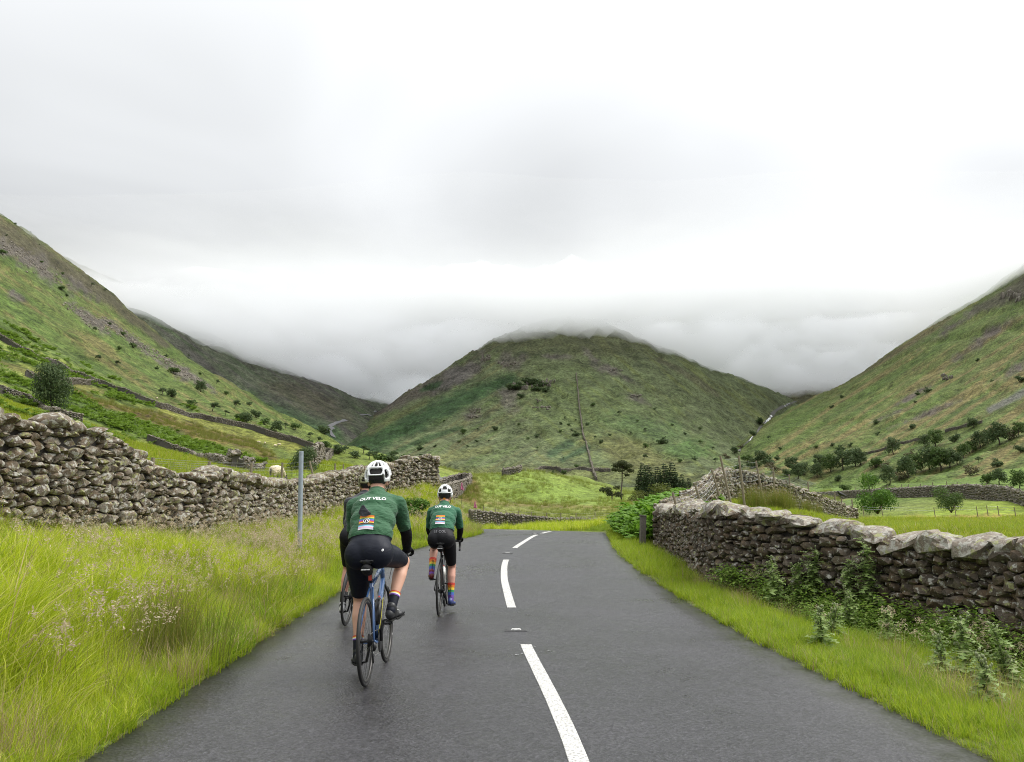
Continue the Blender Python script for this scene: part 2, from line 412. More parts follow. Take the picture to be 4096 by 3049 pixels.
def hnoise(amp, seed):
    def f(X, Y, Z):
        wx = fbm(X / 90, Y / 90, 3, seed + 11) * 40
        n = fbm(X / 130, Y / 200, 5, seed, 0.55) * amp * 1.5
        r = (1 - np.abs(fbm((X + wx) / 48, (Y + wx) / 170, 4, seed + 30, 0.55)) * 1.6) ** 2 * amp * 0.9
        n2 = fbm(X / 17, Y / 20, 4, seed + 60, 0.65) * amp * 0.42
        ck = sstep(0.18, 0.42, fbm(X / 60, Y / 60, 4, seed + 80)) * np.abs(fbm(X / 9, Y / 12, 3, seed + 90)) * amp * 0.9
        return Z + n - r + n2 + ck
    return f
Cp = []
for row in ([300, (1000, 1985), (1500, 1985), (2000, 1990), (2500, 1992), (3000, 1995), (3400, 2000)],
            [360, (1150, 1950), (1400, 1948), (1700, 1932), (2000, 1930), (2300, 1932), (2600, 1938), (2900, 1945), (3200, 1965)],
            [450, (1200, 1930), (1420, 1895), (1650, 1890), (1900, 1885), (2100, 1878), (2300, 1870), (2420, 1850), (2600, 1868), (2800, 1882), (2950, 1900), (3150, 1950)],
            [520, (1250, 1900), (1420, 1845), (1650, 1840), (1900, 1835), (2100, 1830), (2330, 1795), (2450, 1815), (2650, 1835), (2850, 1860), (3000, 1890)],
            [680, (1250, 1880), (1420, 1795), (1600, 1770), (1800, 1755), (2000, 1745), (2200, 1730), (2400, 1720), (2600, 1742), (2800, 1775), (2930, 1815), (3080, 1880)],
            [850, (1280, 1860), (1420, 1745), (1560, 1700), (1750, 1650), (1950, 1610), (2150, 1580), (2350, 1570), (2550, 1600), (2750, 1660), (2930, 1755), (3080, 1840)],
            [1000, (1300, 1850), (1430, 1705), (1560, 1645), (1750, 1560), (1950, 1490), (2150, 1440), (2350, 1425), (2550, 1465), (2750, 1545), (2930, 1650), (3060, 1690), (3200, 1800)],
            [1130, (1330, 1800), (1480, 1660), (1560, 1608), (1640, 1560), (1720, 1520), (1800, 1470), (1900, 1410), (2000, 1362), (2100, 1322), (2200, 1300), (2350, 1305), (2500, 1345), (2650, 1396), (2800, 1462), (2950, 1545), (3050, 1612), (3200, 1760)],
            [1240, (1330, 1830), (1480, 1690), (1640, 1590), (1800, 1495), (2000, 1370), (2200, 1275), (2350, 1270), (2500, 1325), (2650, 1378), (2800, 1446), (2950, 1508), (3070, 1556), (3200, 1660)],
            [1450, (1330, 1880), (1640, 1660), (2000, 1420), (2350, 1300), (2650, 1392), (2950, 1520), (3150, 1600)]):
    Cp += [(x, y, row[0]) for x, y in row[1:]]
C = Surf('hill', Cp, -0.27, 0.40, 420, 320, 1440, 330, hnoise(6.0, 40))
Rp = []
for row in ([110, (2800, 2060), (3300, 2050), (3800, 2040), (4400, 2010), (5200, 1960)],
            [190, (2800, 2010), (3100, 1990), (3600, 1962), (3900, 1940), (4200, 1900), (4600, 1820), (5200, 1700)],
            [260, (2850, 1985), (3100, 1962), (3400, 1935), (3600, 1905), (3900, 1860), (4200, 1790), (4600, 1660), (5200, 1500)],
            [400, (2880, 1950), (3100, 1915), (3400, 1870), (3600, 1830), (3900, 1735), (4200, 1630), (4600, 1420), (5200, 1200)],
            [560, (2850, 1920), (3000, 1865), (3200, 1820), (3400, 1775), (3600, 1715), (3900, 1570), (4200, 1400), (4600, 1130)],
            [700, (2880, 1870), (3000, 1805), (3200, 1745), (3400, 1670), (3600, 1590), (3900, 1400), (4096, 1250), (4300, 1090), (4600, 880)],
            [820, (2900, 1830), (3000, 1745), (3200, 1680), (3400, 1595), (3600, 1480), (3800, 1330), (3950, 1215), (4096, 1090), (4300, 930), (4600, 740)],
            [1000, (2940, 1850), (3060, 1700), (3200, 1628), (3400, 1530), (3520, 1440), (3690, 1308), (3800, 1250), (3950, 1170), (4096, 1060), (4400, 880)],
            [1130, (2960, 1900), (3080, 1720), (3200, 1615), (3350, 1543), (3430, 1500), (3600, 1385), (3690, 1330), (3950, 1180), (4300, 980)],
            [1300, (3000, 1950), (3150, 1740), (3300, 1610), (3430, 1540), (3700, 1360), (4096, 1150)]):
    Rp += [(x, y, row[0]) for x, y in row[1:]]
R = Surf('hill', Rp, 0.23, 1.05, 430, 120, 1290, 340, hnoise(4.5, 50))
Fp = []
for row in ([420, (300, 1700), (800, 1800), (1300, 1880), (1600, 1960)],
            [800, (200, 1500), (600, 1560), (900, 1660), (1200, 1760), (1400, 1840), (1550, 1900)],
            [950, (200, 1290), (433, 1300), (700, 1480), (900, 1590), (1100, 1660), (1300, 1735), (1400, 1775), (1520, 1830)],
            [1100, (200, 1100), (433, 1215), (566, 1260), (750, 1390), (900, 1500), (1100, 1600), (1300, 1680), (1420, 1720), (1520, 1760)],
            [1250, (200, 1050), (433, 1190), (600, 1245), (700, 1308), (799, 1372), (932, 1462), (1100, 1560), (1300, 1640), (1420, 1690), (1520, 1720)],
            [1450, (433, 1190), (700, 1310), (850, 1380), (1000, 1460), (1165, 1530), (1300, 1600), (1420, 1652), (1520, 1685), (1600, 1720)],
            [1600, (433, 1190), (850, 1350), (1000, 1440), (1100, 1478), (1200, 1508), (1265, 1535), (1331, 1565), (1420, 1602), (1480, 1630), (1530, 1648), (1650, 1660)],
            [1900, (433, 1180), (850, 1330), (1100, 1450), (1265, 1520), (1420, 1600), (1530, 1660), (1700, 1680)]):
    dd = row[0] if row[0] < 800 else 800 + (row[0] - 800) * 0.45
    Fp += [(x, y, dd) for x, y in row[1:]]
F = Surf('hill', Fp, -0.66, -0.10, 300, 450, 1880, 260, hnoise(4.5, 70))
Bp = []
for row in ([1000, (2700, 1900), (3000, 1850), (3300, 1850), (3600, 1850)], [1150, (2700, 1750), (3000, 1720), (3150, 1700), (3300, 1700), (3600, 1690)], [1350, (2700, 1600), (3000, 1600), (3150, 1610), (3300, 1590), (3600, 1560)],
            [1550, (2700, 1500), (3000, 1525), (3150, 1530), (3300, 1520), (3600, 1480)], [1900, (2700, 1440), (3000, 1470), (3300, 1475), (3600, 1440)]):
    Bp += [(x, y, row[0]) for x, y in row[1:]]
B = Surf('hill', Bp, 0.18, 0.56, 150, 1020, 1880, 120, hnoise(6.0, 80))
SURFS = [G, C, R, F, B]

_hy = np.exp(np.linspace(math.log(3.0), math.log(1850), 2400))
def hit(sx, sy, ymin=3.0, surfs=None):
    """first ground point seen at a pixel"""
    dx, dy, dzz = ray(sx, sy)
    ys = _hy[_hy >= ymin]; xs = dx / dy * ys; zs = CAMH + dzz / dy * ys
    g = np.max([s.h(xs, ys) for s in (surfs or SURFS)], axis=0)
    b = zs < g
    if not b.any(): i = np.argmin(zs - g)
    else: i = int(np.argmax(b))
    return np.array((xs[i], ys[i], g[i]))
def gz(x, y): return G.h(x, y)
def top_z(x, y): return np.max([s.h(x, y) for s in SURFS], axis=0)
# ------------------------------------------------------------------ what grows where (surface colours of the ground itself)
def paint(S, kind):
    X, Y, Z = S.X, S.Y, S.Z
    fw = Y * CT + (Z - CAMH) * ST; up = -Y * ST + (Z - CAMH) * CT
    fw = np.maximum(fw, 0.3)
    u = CX + FPX * X / fw; v = CY - FPX * up / fw
    wob = fbm(u / 60, v / 40, 4, 21) ; wob2 = fbm(u / 17, v / 12, 3, 25)
    col = np.zeros(X.shape + (3,))
    def setc(c): col[...] = c
    def mixc(c, w): 
        w = np.clip(w, 0, 1)[..., None]; col[...] = col * (1 - w) + np.array(c) * w
    def blob(cx, cy_, rx, ry, ang=0, soft=0.5, rough=0.55):
        a = math.radians(ang); du = u - cx; dv = v - cy_
        p = (du * math.cos(a) + dv * math.sin(a)) / rx; q = (-du * math.sin(a) + dv * math.cos(a)) / ry
        return sstep(1 + soft, 1 - soft, np.sqrt(p * p + q * q) + wob * rough + wob2 * rough * 0.7)
    def line(pts, soft=0.6, rough=0.5):
        best = np.full(X.shape, 9.0)
        for (x0, y0, h0), (x1, y1, h1) in zip(pts[:-1], pts[1:]):
            ex, ey = x1 - x0, y1 - y0; t = np.clip(((u - x0) * ex + (v - y0) * ey) / (ex * ex + ey * ey), 0, 1)
            best = np.minimum(best, np.hypot(u - x0 - t * ex, v - y0 - t * ey) / (h0 + (h1 - h0) * t))
        return sstep(1 + soft, 1 - soft, best + wob * rough + wob2 * rough * 0.6)
    def streak(ang, L, W, seed):
        a = math.radians(ang); return fbm((u * math.cos(a) + v * math.sin(a)) / L, (-u * math.sin(a) + v * math.cos(a)) / W, 4, seed, 0.6)
    bracken = (0.060, 0.092, 0.022); dark_bracken = (0.026, 0.052, 0.018); olive = (0.088, 0.094, 0.030); tan = (0.135, 0.108, 0.046)
    lime = (0.135, 0.175, 0.022); scree = (0.086, 0.077, 0.064); heath = (0.064, 0.056, 0.036); rush = (0.088, 0.068, 0.022); grey = (0.115, 0.110, 0.104)
    if kind == 'ground':
        setc(lime)
        mixc((0.115, 0.155, 0.022), sstep(0.1, 0.5, fbm(X / 6, Y / 6, 3, 4)) * 0.7)
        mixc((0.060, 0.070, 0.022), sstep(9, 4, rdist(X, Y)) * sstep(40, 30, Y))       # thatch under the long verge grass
        far = sstep(60, 110, Y)
        mixc((0.105, 0.135, 0.028), far)
        left = sstep(-0.22, -0.34, X / Y)
        # pasture beyond the bend
        mid = sstep(-0.12, 0.0, X / Y) * sstep(75, 95, Y)
        mixc((0.108, 0.118, 0.034), mid * sstep(165, 120, Y))
        mixc((0.105, 0.145, 0.028), blob(2180, 1965, 330, 48, 8))
        mixc((0.13, 0.15, 0.035), blob(1840, 1890, 130, 22, 20))
        mixc(rush, line([(1890, 1925, 14), (1900, 1960, 28), (1900, 2000, 22), (1840, 1985, 18), (1820, 1960, 12)]))
        mixc((0.10, 0.080, 0.03), line([(1930, 2012, 6), (2200, 2025, 9), (2450, 2032, 6)]) * 0.8)
        mixc((0.125, 0.110, 0.034), blob(2560, 2040, 150, 18))
        # right fields
        rt = sstep(0.22, 0.30, X / Y)
        mixc((0.135, 0.19, 0.018), rt * sstep(14, 20, Y) * sstep(70, 55, Y))
        mixc((0.20, 0.135, 0.042), blob(3900, 2078, 330, 17) * 0.75)
        mixc((0.20, 0.135, 0.042), blob(4000, 2110, 220, 14) * 0.4)
        mixc((0.080, 0.120, 0.026), rt * sstep(75, 110, Y))
        mixc((0.09, 0.078, 0.030), blob(3260, 1990, 120, 14))
        st = streak(20, 160, 11, 33)
        mixc((0.140, 0.160, 0.036), left * sstep(50, 80, Y))
        mixc(bracken, left * sstep(55, 80, Y) * sstep(-0.10, 0.35, st + 0.25))
        mixc(bracken, left * blob(820, 1760, 330, 62, 16) * 0.9); mixc(bracken, blob(330, 1640, 330, 40, 16) * 0.8 * left)
        mixc((0.150, 0.165, 0.032), blob(900, 1770, 330, 26, 19) * left * 0.8)
        mixc((0.145, 0.150, 0.034), line([(640, 1650, 18), (1000, 1735, 22), (1220, 1800, 22)]) * 0.9)
        mixc((0.155, 0.175, 0.03), blob(600, 1860, 420, 55, 8) * left)
        mixc(rush, left * line([(266, 1546, 8), (400, 1612, 11), (599, 1665, 20), (799, 1732, 27), (999, 1779, 19), (1098, 1838, 16)]))
        mixc((0.12, 0.105, 0.032), left * line([(0, 1450, 10), (140, 1500, 12), (420, 1570, 10)]) * 0.7)
        up2 = left * sstep(200, 230, Y)
        mixc((0.084, 0.112, 0.030), up2)
        st2 = streak(33, 260, 13, 35)
        mixc(bracken, up2 * sstep(0.0, 0.35, st2)); mixc(tan, up2 * sstep(0.12, 0.45, -st2) * 0.65)
        mixc(heath, up2 * line([(-300, 700, 70), (0, 930, 62), (150, 1015, 46), (314, 1110, 40), (433, 1195, 26), (666, 1385, 12)]) * 0.9)
        for b in ((60, 1010, 90, 26, 28), (170, 1080, 120, 30, 32), (330, 1150, 60, 14, 38), (345, 1270, 90, 17, 36), (470, 1320, 60, 10, 36), (560, 1385, 90, 19, 38), (720, 1480, 90, 16, 33), (60, 1180, 40, 12, 30), (800, 1525, 60, 10, 32), (640, 1450, 70, 8, 36)):
            mixc(scree, up2 * blob(*b, soft=0.8, rough=1.2))
    elif kind == 'C':
        setc((0.082, 0.099, 0.047))
        st = streak(-32, 220, 15, 41); st3 = streak(40, 220, 15, 43)
        lf = sstep(2250, 1950, u)
        mixc((0.080, 0.082, 0.036), sstep(0.05, 0.4, st) * lf); mixc(tan, sstep(0.08, 0.5, st3) * (1 - lf) * 0.55)
        mixc(bracken, sstep(0.1, 0.45, st3 * (1 - lf) + st * lf * -1) * 0.55)
        mixc((0.068, 0.094, 0.030), blob(2450, 1700, 420, 170, 20) * 0.5)
        mixc((0.100, 0.098, 0.036), blob(2560, 1830, 200, 60, 20) * 0.7)
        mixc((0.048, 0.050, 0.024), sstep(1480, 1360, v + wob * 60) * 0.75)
        mixc(dark_bracken, line([(1380, 1840, 50), (1500, 1765, 50), (1650, 1690, 46), (1850, 1595, 40), (2040, 1520, 26)]))
        mixc(dark_bracken, line([(1500, 1840, 10), (1720, 1750, 12), (1850, 1710, 8)]) * 0.8); mixc((0.072, 0.078, 0.03), line([(1480, 1730, 12), (1600, 1660, 12), (1700, 1610, 10)]) * 0.8)
        mixc((0.070, 0.062, 0.048), line([(1500, 1650, 12), (1600, 1605, 26), (1760, 1530, 34), (1900, 1470, 22)]))
        mixc((0.074, 0.068, 0.060), blob(1830, 1505, 90, 28, -32)); mixc(dark_bracken, blob(1725, 1545, 50, 12, -25))
        for b in ((2020, 1440, 30, 26, -10), (1925, 1440, 30, 22, 0), (2060, 1460, 36, 18, 0), (2090, 1425, 24, 12, 0), (2240, 1428, 40, 10, 0), (2030, 1570, 60, 14, 0), (2190, 1425, 30, 8, 0), (2440, 1480, 50, 14, 30), (2370, 1440, 40, 12, 50), (1890, 1655, 30, 20, 0), (2030, 1600, 40, 26, 60), (2540, 1590, 40, 14, 30), (2480, 1500, 70, 10, 30)):
            mixc(scree, blob(*b, soft=0.8, rough=1.0) * 0.8)
        mixc((0.034, 0.058, 0.026), line([(2200, 1815, 14), (2280, 1775, 18)]) * 0.9); mixc((0.034, 0.058, 0.026), line([(2250, 1840, 10), (2350, 1790, 12)]) * 0.9)
        mixc((0.052, 0.088, 0.030), blob(2600, 1715, 150, 42, 10) * 0.6); mixc((0.05, 0.092, 0.026), blob(2760, 1800, 120, 30, 0) * 0.7)
        mixc((0.092, 0.098, 0.034), line([(1300, 1900, 14), (1700, 1850, 20), (1950, 1800, 16)]) * 0.6)
        mixc((0.088, 0.096, 0.032), blob(2100, 1900, 620, 32) * 0.7)
        mixc(heath, line([(2640, 1440, 10), (2790, 1520, 14), (2870, 1580, 10)]) * 0.6)
    elif kind == 'R':
        setc((0.084, 0.106, 0.032))
        st = streak(-33, 330, 17, 51)
        mixc(tan, sstep(-0.02, 0.35, st) * 0.8); mixc(bracken, sstep(0.05, 0.4, -st) * 0.85)
        mixc((0.085, 0.125, 0.030), sstep(1880, 1935, v + wob * 40) * 0.7)
        for b in ((3820, 1300, 90, 14, -33), (3950, 1345, 130, 16, -33), (3500, 1375, 40, 9, -33), (3640, 1590, 60, 8, -30), (3720, 1650, 90, 9, -22), (3560, 1660, 50, 7, -22), (4080, 1460, 60, 18, -33)):
            mixc((0.080, 0.068, 0.056), blob(*b, soft=0.8, rough=1.1))
        mixc(grey, line([(3960, 1640, 10), (4096, 1570, 14), (4300, 1450, 14)]) * 0.8)
        mixc((0.052, 0.047, 0.032), line([(3900, 1240, 14), (4040, 1180, 36), (4150, 1110, 60)]) * 0.9)
        mixc(heath, line([(3420, 1505, 8), (3600, 1400, 10), (3800, 1275, 12)]) * 0.5)
    elif kind == 'F':
        setc((0.060, 0.068, 0.044))
        st = streak(36, 240, 12, 61)
        mixc((0.052, 0.050, 0.043), sstep(0.0, 0.4, st)); mixc((0.040, 0.058, 0.026), sstep(0.05, 0.4, -st) * 0.8)
        mixc((0.034, 0.062, 0.024), line([(700, 1470, 24), (900, 1570, 40), (1150, 1680, 46), (1330, 1740, 36)]) * 0.8)
        mixc((0.060, 0.054, 0.034), blob(1250, 1610, 180, 40, 25) * 0.6)
    else:
        setc((0.066, 0.066, 0.032)); mixc(heath, sstep(0.0, 0.4, wob) * 0.6); mixc((0.07, 0.088, 0.03), sstep(1590, 1650, v))
    n = 1 + 0.30 * fbm(X / 3.5, Y / 5, 3, 90) + 0.2 * fbm(X / 25, Y / 30, 3, 95)
    return np.clip(col * n[..., None] * (1.26 if kind != 'ground' else np.where(Y > 60, 1.36 - .22 * sstep(150, 260, Y), 1.35)[..., None]), 0.005, 0.9)

def terrain_mat(name, s_big, s_fine, bump_d, speck=0.5):
    m, n, l = new_mat(name)
    o = n.new('ShaderNodeOutputMaterial'); b = n.new('ShaderNodeBsdfPrincipled'); l.new(b.outputs[0], o.inputs[0])
    b.inputs['Roughness'].default_value = 0.9; b.inputs['Specular IOR Level'].default_value = 0.12
    at_ = n.new('ShaderNodeAttribute'); at_.attribute_name = 'tint'
    ge = n.new('ShaderNodeNewGeometry')
    t1 = n.new('ShaderNodeTexNoise'); t1.inputs['Scale'].default_value = s_big; t1.inputs['Detail'].default_value = 5; t1.inputs['Roughness'].default_value = 0.62
    t2 = n.new('ShaderNodeTexNoise'); t2.inputs['Scale'].default_value = s_fine; t2.inputs['Detail'].default_value = 4; t2.inputs['Roughness'].default_value = 0.7
    l.new(ge.outputs['Position'], t1.inputs['Vector']); l.new(ge.outputs['Position'], t2.inputs['Vector'])
    r1 = n.new('ShaderNodeMapRange'); r1.inputs['From Min'].default_value = 0.32; r1.inputs['From Max'].default_value = 0.68; r1.inputs['To Min'].default_value = 1 - 0.42; r1.inputs['To Max'].default_value = 1.42
    r2 = n.new('ShaderNodeMapRange'); r2.inputs['From Min'].default_value = 0.34; r2.inputs['From Max'].default_value = 0.62; r2.inputs['To Min'].default_value = 1 - speck; r2.inputs['To Max'].default_value = 1.3
    l.new(t1.outputs['Fac'], r1.inputs['Value']); l.new(t2.outputs['Fac'], r2.inputs['Value'])
    mu = n.new('ShaderNodeMath'); mu.operation = 'MULTIPLY'; l.new(r1.outputs[0], mu.inputs[0]); l.new(r2.outputs[0], mu.inputs[1])
    vm = n.new('ShaderNodeVectorMath'); vm.operation = 'SCALE'; l.new(at_.outputs['Color'], vm.inputs[0]); l.new(mu.outputs[0], vm.inputs['Scale'])
    l.new(vm.outputs[0], b.inputs['Base Color'])
    ad = n.new('ShaderNodeMath'); ad.operation = 'ADD'; l.new(t1.outputs['Fac'], ad.inputs[0]); l.new(t2.outputs['Fac'], ad.inputs[1])
    bp = n.new('ShaderNodeBump'); bp.inputs['Strength'].default_value = 0.9; bp.inputs['Distance'].default_value = bump_d
    l.new(ad.outputs[0], bp.inputs['Height']); l.new(bp.outputs[0], b.inputs['Normal'])
    return m
M_ground = terrain_mat('turf', 0.9, 4.5, 0.10)
M_slope = terrain_mat('fell_grass', 0.14, 0.65, 1.3, 0.6)
M_fell = terrain_mat('far_fell_grass', 0.05, 0.30, 2.6, 0.58)

def grid_mesh(name, S, kind, mat, sel=None):
    ny, na = S.X.shape
    idx = np.arange(ny * na).reshape(ny, na)
    q = np.stack([idx[:-1, :-1], idx[:-1, 1:], idx[1:, 1:], idx[1:, :-1]], -1)
    if sel is not None: q = q[sel]
    q = q.reshape(-1, 4)
    used = np.unique(q); remap = np.full(ny * na, -1); remap[used] = np.arange(len(used))
    q = remap[q]
    co = np.stack([S.X, S.Y, S.Z], -1).reshape(-1, 3)[used]
    me = D.meshes.new(name)
    me.vertices.add(len(co)); me.vertices.foreach_set('co', co.astype(np.float32).ravel())
    me.loops.add(q.size); me.loops.foreach_set('vertex_index', q.ravel().astype(np.int32))
    me.polygons.add(len(q)); me.polygons.foreach_set('loop_start', np.arange(0, q.size, 4, dtype=np.int32))
    me.polygons.foreach_set('use_smooth', np.ones(len(q), bool))
    me.update(calc_edges=True)
    c = S.col.reshape(-1, 3)[used]
    ca = me.color_attributes.new('tint', 'FLOAT_COLOR', 'POINT')
    ca.data.foreach_set('color', np.c_[c, np.ones(len(c))].astype(np.float32).ravel())
    me.materials.append(mat)
    return tag(link(D.objects.new(name, me)), kind='structure')
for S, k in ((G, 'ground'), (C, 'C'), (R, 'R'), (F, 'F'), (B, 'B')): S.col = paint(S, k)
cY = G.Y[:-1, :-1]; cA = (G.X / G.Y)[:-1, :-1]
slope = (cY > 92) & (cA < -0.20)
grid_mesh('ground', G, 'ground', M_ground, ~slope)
tag(grid_mesh('hillside', G, 'ground', M_slope, slope), 'steep green left fell with bracken, scree and pasture walls')
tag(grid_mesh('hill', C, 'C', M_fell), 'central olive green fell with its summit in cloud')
tag(grid_mesh('hill', R, 'R', M_slope), 'right fell streaked with bracken and tan grass')
tag(grid_mesh('hill', F, 'F', M_fell), 'dark far fell behind the left slope')
tag(grid_mesh('hill', B, 'B', M_fell), 'dim valley head under the cloud')

# ------------------------------------------------------------------ road
def asphalt():
    m, n, l = new_mat('wet_asphalt')
    o = n.new('ShaderNodeOutputMaterial'); b = n.new('ShaderNodeBsdfPrincipled'); l.new(b.outputs[0], o.inputs[0])
    ge = n.new('ShaderNodeNewGeometry')
    def noise(s, d, r=0.6):
        t = n.new('ShaderNodeTexNoise'); t.inputs['Scale'].default_value = s; t.inputs['Detail'].default_value = d; t.inputs['Roughness'].default_value = r
        l.new(ge.outputs['Position'], t.inputs['Vector']); return t.outputs['Fac']
    def rng(v, a, b_, c, d):
        r = n.new('ShaderNodeMapRange'); l.new(v, r.inputs['Value'])
        for k, x in zip(('From Min', 'From Max', 'To Min', 'To Max'), (a, b_, c, d)): r.inputs[k].default_value = x
        return r.outputs[0]
    vo = n.new('ShaderNodeTexVoronoi'); vo.inputs['Scale'].default_value = 48; l.new(ge.outputs['Position'], vo.inputs['Vector'])
    grain = noise(48, 4, 0.8); big = noise(0.55, 4, 0.55); mid = noise(4.0, 4)
    v = rng(vo.outputs['Color'], 0, 1, 0.012, 0.047)
    g2 = rng(grain, 0.34, 0.62, 0.40, 1.45); bb = rng(big, 0.3, 0.7, 0.84, 1.14)
    m1 = n.new('ShaderNodeMath'); m1.operation = 'MULTIPLY'; l.new(v, m1.inputs[0]); l.new(g2, m1.inputs[1])
    m2 = n.new('ShaderNodeMath'); m2.operation = 'MULTIPLY'; l.new(m1.outputs[0], m2.inputs[0]); l.new(bb, m2.inputs[1])
    cc = n.new('ShaderNodeVectorMath'); cc.operation = 'SCALE'; cc.inputs[0].default_value = (1.0, 0.965, 1.07); l.new(m2.outputs[0], cc.inputs['Scale'])
    l.new(cc.outputs[0], b.inputs['Base Color'])
    b.inputs['Specular IOR Level'].default_value = 0.5
    ro = rng(mid, 0.3, 0.7, 0.30, 0.42); rb = rng(big, 0.3, 0.7, -0.10, 0.10)
    m3 = n.new('ShaderNodeMath'); m3.operation = 'ADD'; l.new(ro, m3.inputs[0]); l.new(rb, m3.inputs[1]); l.new(m3.outputs[0], b.inputs['Roughness'])
    bp = n.new('ShaderNodeBump'); bp.inputs['Strength'].default_value = 0.6; bp.inputs['Distance'].default_value = 0.0055
    hs = n.new('ShaderNodeMath'); hs.operation = 'ADD'; l.new(vo.outputs['Distance'], hs.inputs[0]); l.new(grain, hs.inputs[1])
    l.new(hs.outputs[0], bp.inputs['Height']); l.new(bp.outputs[0], b.inputs['Normal'])
    return m
M_road = asphalt()
def paint_mat():
    m, n, l = new_mat('white_road_paint')
    o = n.new('ShaderNodeOutputMaterial'); b = n.new('ShaderNodeBsdfPrincipled'); l.new(b.outputs[0], o.inputs[0])
    ge = n.new('ShaderNodeNewGeometry'); t = n.new('ShaderNodeTexNoise'); t.inputs['Scale'].default_value = 60; t.inputs['Detail'].default_value = 5; l.new(ge.outputs['Position'], t.inputs['Vector'])
    r = n.new('ShaderNodeValToRGB'); r.color_ramp.elements[0].position = 0.30; r.color_ramp.elements[1].position = 0.62
    r.color_ramp.elements[0].color = (0.16, 0.16, 0.155, 1); r.color_ramp.elements[1].color = (0.62, 0.61, 0.575, 1)
    l.new(t.outputs['Fac'], r.inputs[0]); l.new(r.outputs[0], b.inputs['Base Color']); b.inputs['Roughness'].default_value = 0.55
    bp = n.new('ShaderNodeBump'); bp.inputs['Strength'].default_value = 0.5; bp.inputs['Distance'].default_value = 0.004; l.new(t.outputs['Fac'], bp.inputs['Height']); l.new(bp.outputs[0], b.inputs['Normal'])
    return m
M_paint = paint_mat()
NA = 12
vs, fs = [], []
for i in range(NR):
    l0, r0 = Le[i], Re[i]
    tl = Le[min(i + 1, NR - 1)] - Le[max(i - 1, 0)]; tl = tl / np.linalg.norm(tl)
    jl = 0.03 * float(fbm(i * 0.6, 3.3, 2, 5)); jr = 0.03 * float(fbm(i * 0.6, 9.3, 2, 6))
    row = []
    for k in range(NA + 1):
        t = k / NA; p = l0 * (1 - t) + r0 * t
        if k == 0: p = p + np.array((-tl[1], tl[0])) * jl
        if k == NA: p = p - np.array((-tl[1], tl[0])) * jr
        z = float(zroad(p[1])) - 0.035 * (2 * t - 1) ** 2 + 0.012
        row.append((p[0], p[1], z))
    row = [(row[0][0], row[0][1], row[0][2] - 0.10)] + row + [(row[-1][0], row[-1][1], row[-1][2] - 0.10)]
    vs += row
W_ = NA + 3
for i in range(NR - 1):
    for k in range(W_ - 1): fs.append((i * W_ + k, i * W_ + k + 1, (i + 1) * W_ + k + 1, (i + 1) * W_ + k))
road = tag(mesh_obj('road', vs, fs, M_road, smooth=True), kind='structure')
def road_z(x, y):
    """top of the road sheet with its camber"""
    i = int(np.argmin(np.hypot((Le[:, 0] + Re[:, 0]) / 2 - x, (Le[:, 1] + Re[:, 1]) / 2 - y)))
    w = np.linalg.norm(Re[i] - Le[i]); t = np.clip(np.hypot(x - Le[i][0], y - Le[i][1]) / w, 0, 1)
    return float(zroad(y)) - 0.035 * (2 * t - 1) ** 2 + 0.012
# centre line dashes
cl_pts = [on_road(2440, 3500)[:2]] + [on_road(*p)[:2] for p in ((2320, 3049), (2210, 2800), (2104, 2589), (2062, 2480), (2046, 2437), (2016, 2322), (2016, 2270), (2023, 2243), (2057, 2195), (2135, 2146))] + [np.array(p) for p in ((1.1, 28), (1.55, 31), (1.0, 36), (-1.5, 41), (-6, 44.5), (-16, 49))]
cl = smooth_line(cl_pts, 400, 25)
cs = np.r_[0, np.cumsum(np.linalg.norm(np.diff(cl, axis=0), axis=1))]
def cl_s(y): return float(cs[np.argmin(np.abs(cl[:260, 1] - y))])
def dash(s0, s1, w=0.10):
    n = max(6, int((s1 - s0) / 0.25)); vs, fs = [], []
    for i in range(n + 1):
        s = s0 + (s1 - s0) * i / n
        p = np.array([np.interp(s, cs, cl[:, 0]), np.interp(s, cs, cl[:, 1])]); q = np.array([np.interp(s + 0.05, cs, cl[:, 0]), np.interp(s + 0.05, cs, cl[:, 1])])
        t = (q - p) / np.linalg.norm(q - p); nn = np.array((t[1], -t[0]))
        wj = w / 2 * (1 + 0.015 * rnd.uniform(-1, 1))
        for k, hgt in ((-1, 0.0), (-0.96, 0.006), (0.96, 0.006), (1, 0.0)):
            a = p + nn * wj * k; vs.append((a[0], a[1], road_z(a[0], a[1]) + 0.001 + hgt))
    for i in range(n):
        for k in range(3): fs.append((i * 4 + k, i * 4 + k + 1, i * 4 + k + 5, i * 4 + k + 4))
    fs += [(3, 2, 1, 0), (n * 4, n * 4 + 1, n * 4 + 2, n * 4 + 3)]
    mesh_obj('road_marking', vs, fs, M_paint, road)
yA = on_road(2104, 2589)[1]; yB = on_road(2046, 2437)[1]; yC = on_road(2023, 2243)[1]; yD = on_road(2057, 2195)[1]; yE = on_road(2135, 2142)[1]
dash(cl_s(0.3), cl_s(yA), 0.115); dash(cl_s(yB), cl_s(yC), 0.125); dash(cl_s(yD), cl_s(yE), 0.13)
dash(cl_s(27.6), cl_s(27.6) + 5.5, 0.13); dash(cl_s(27.6) + 8.5, cl_s(27.6) + 12, 0.13); dash(cl_s(27.6) + 15, cl_s(27.6) + 20, 0.13)
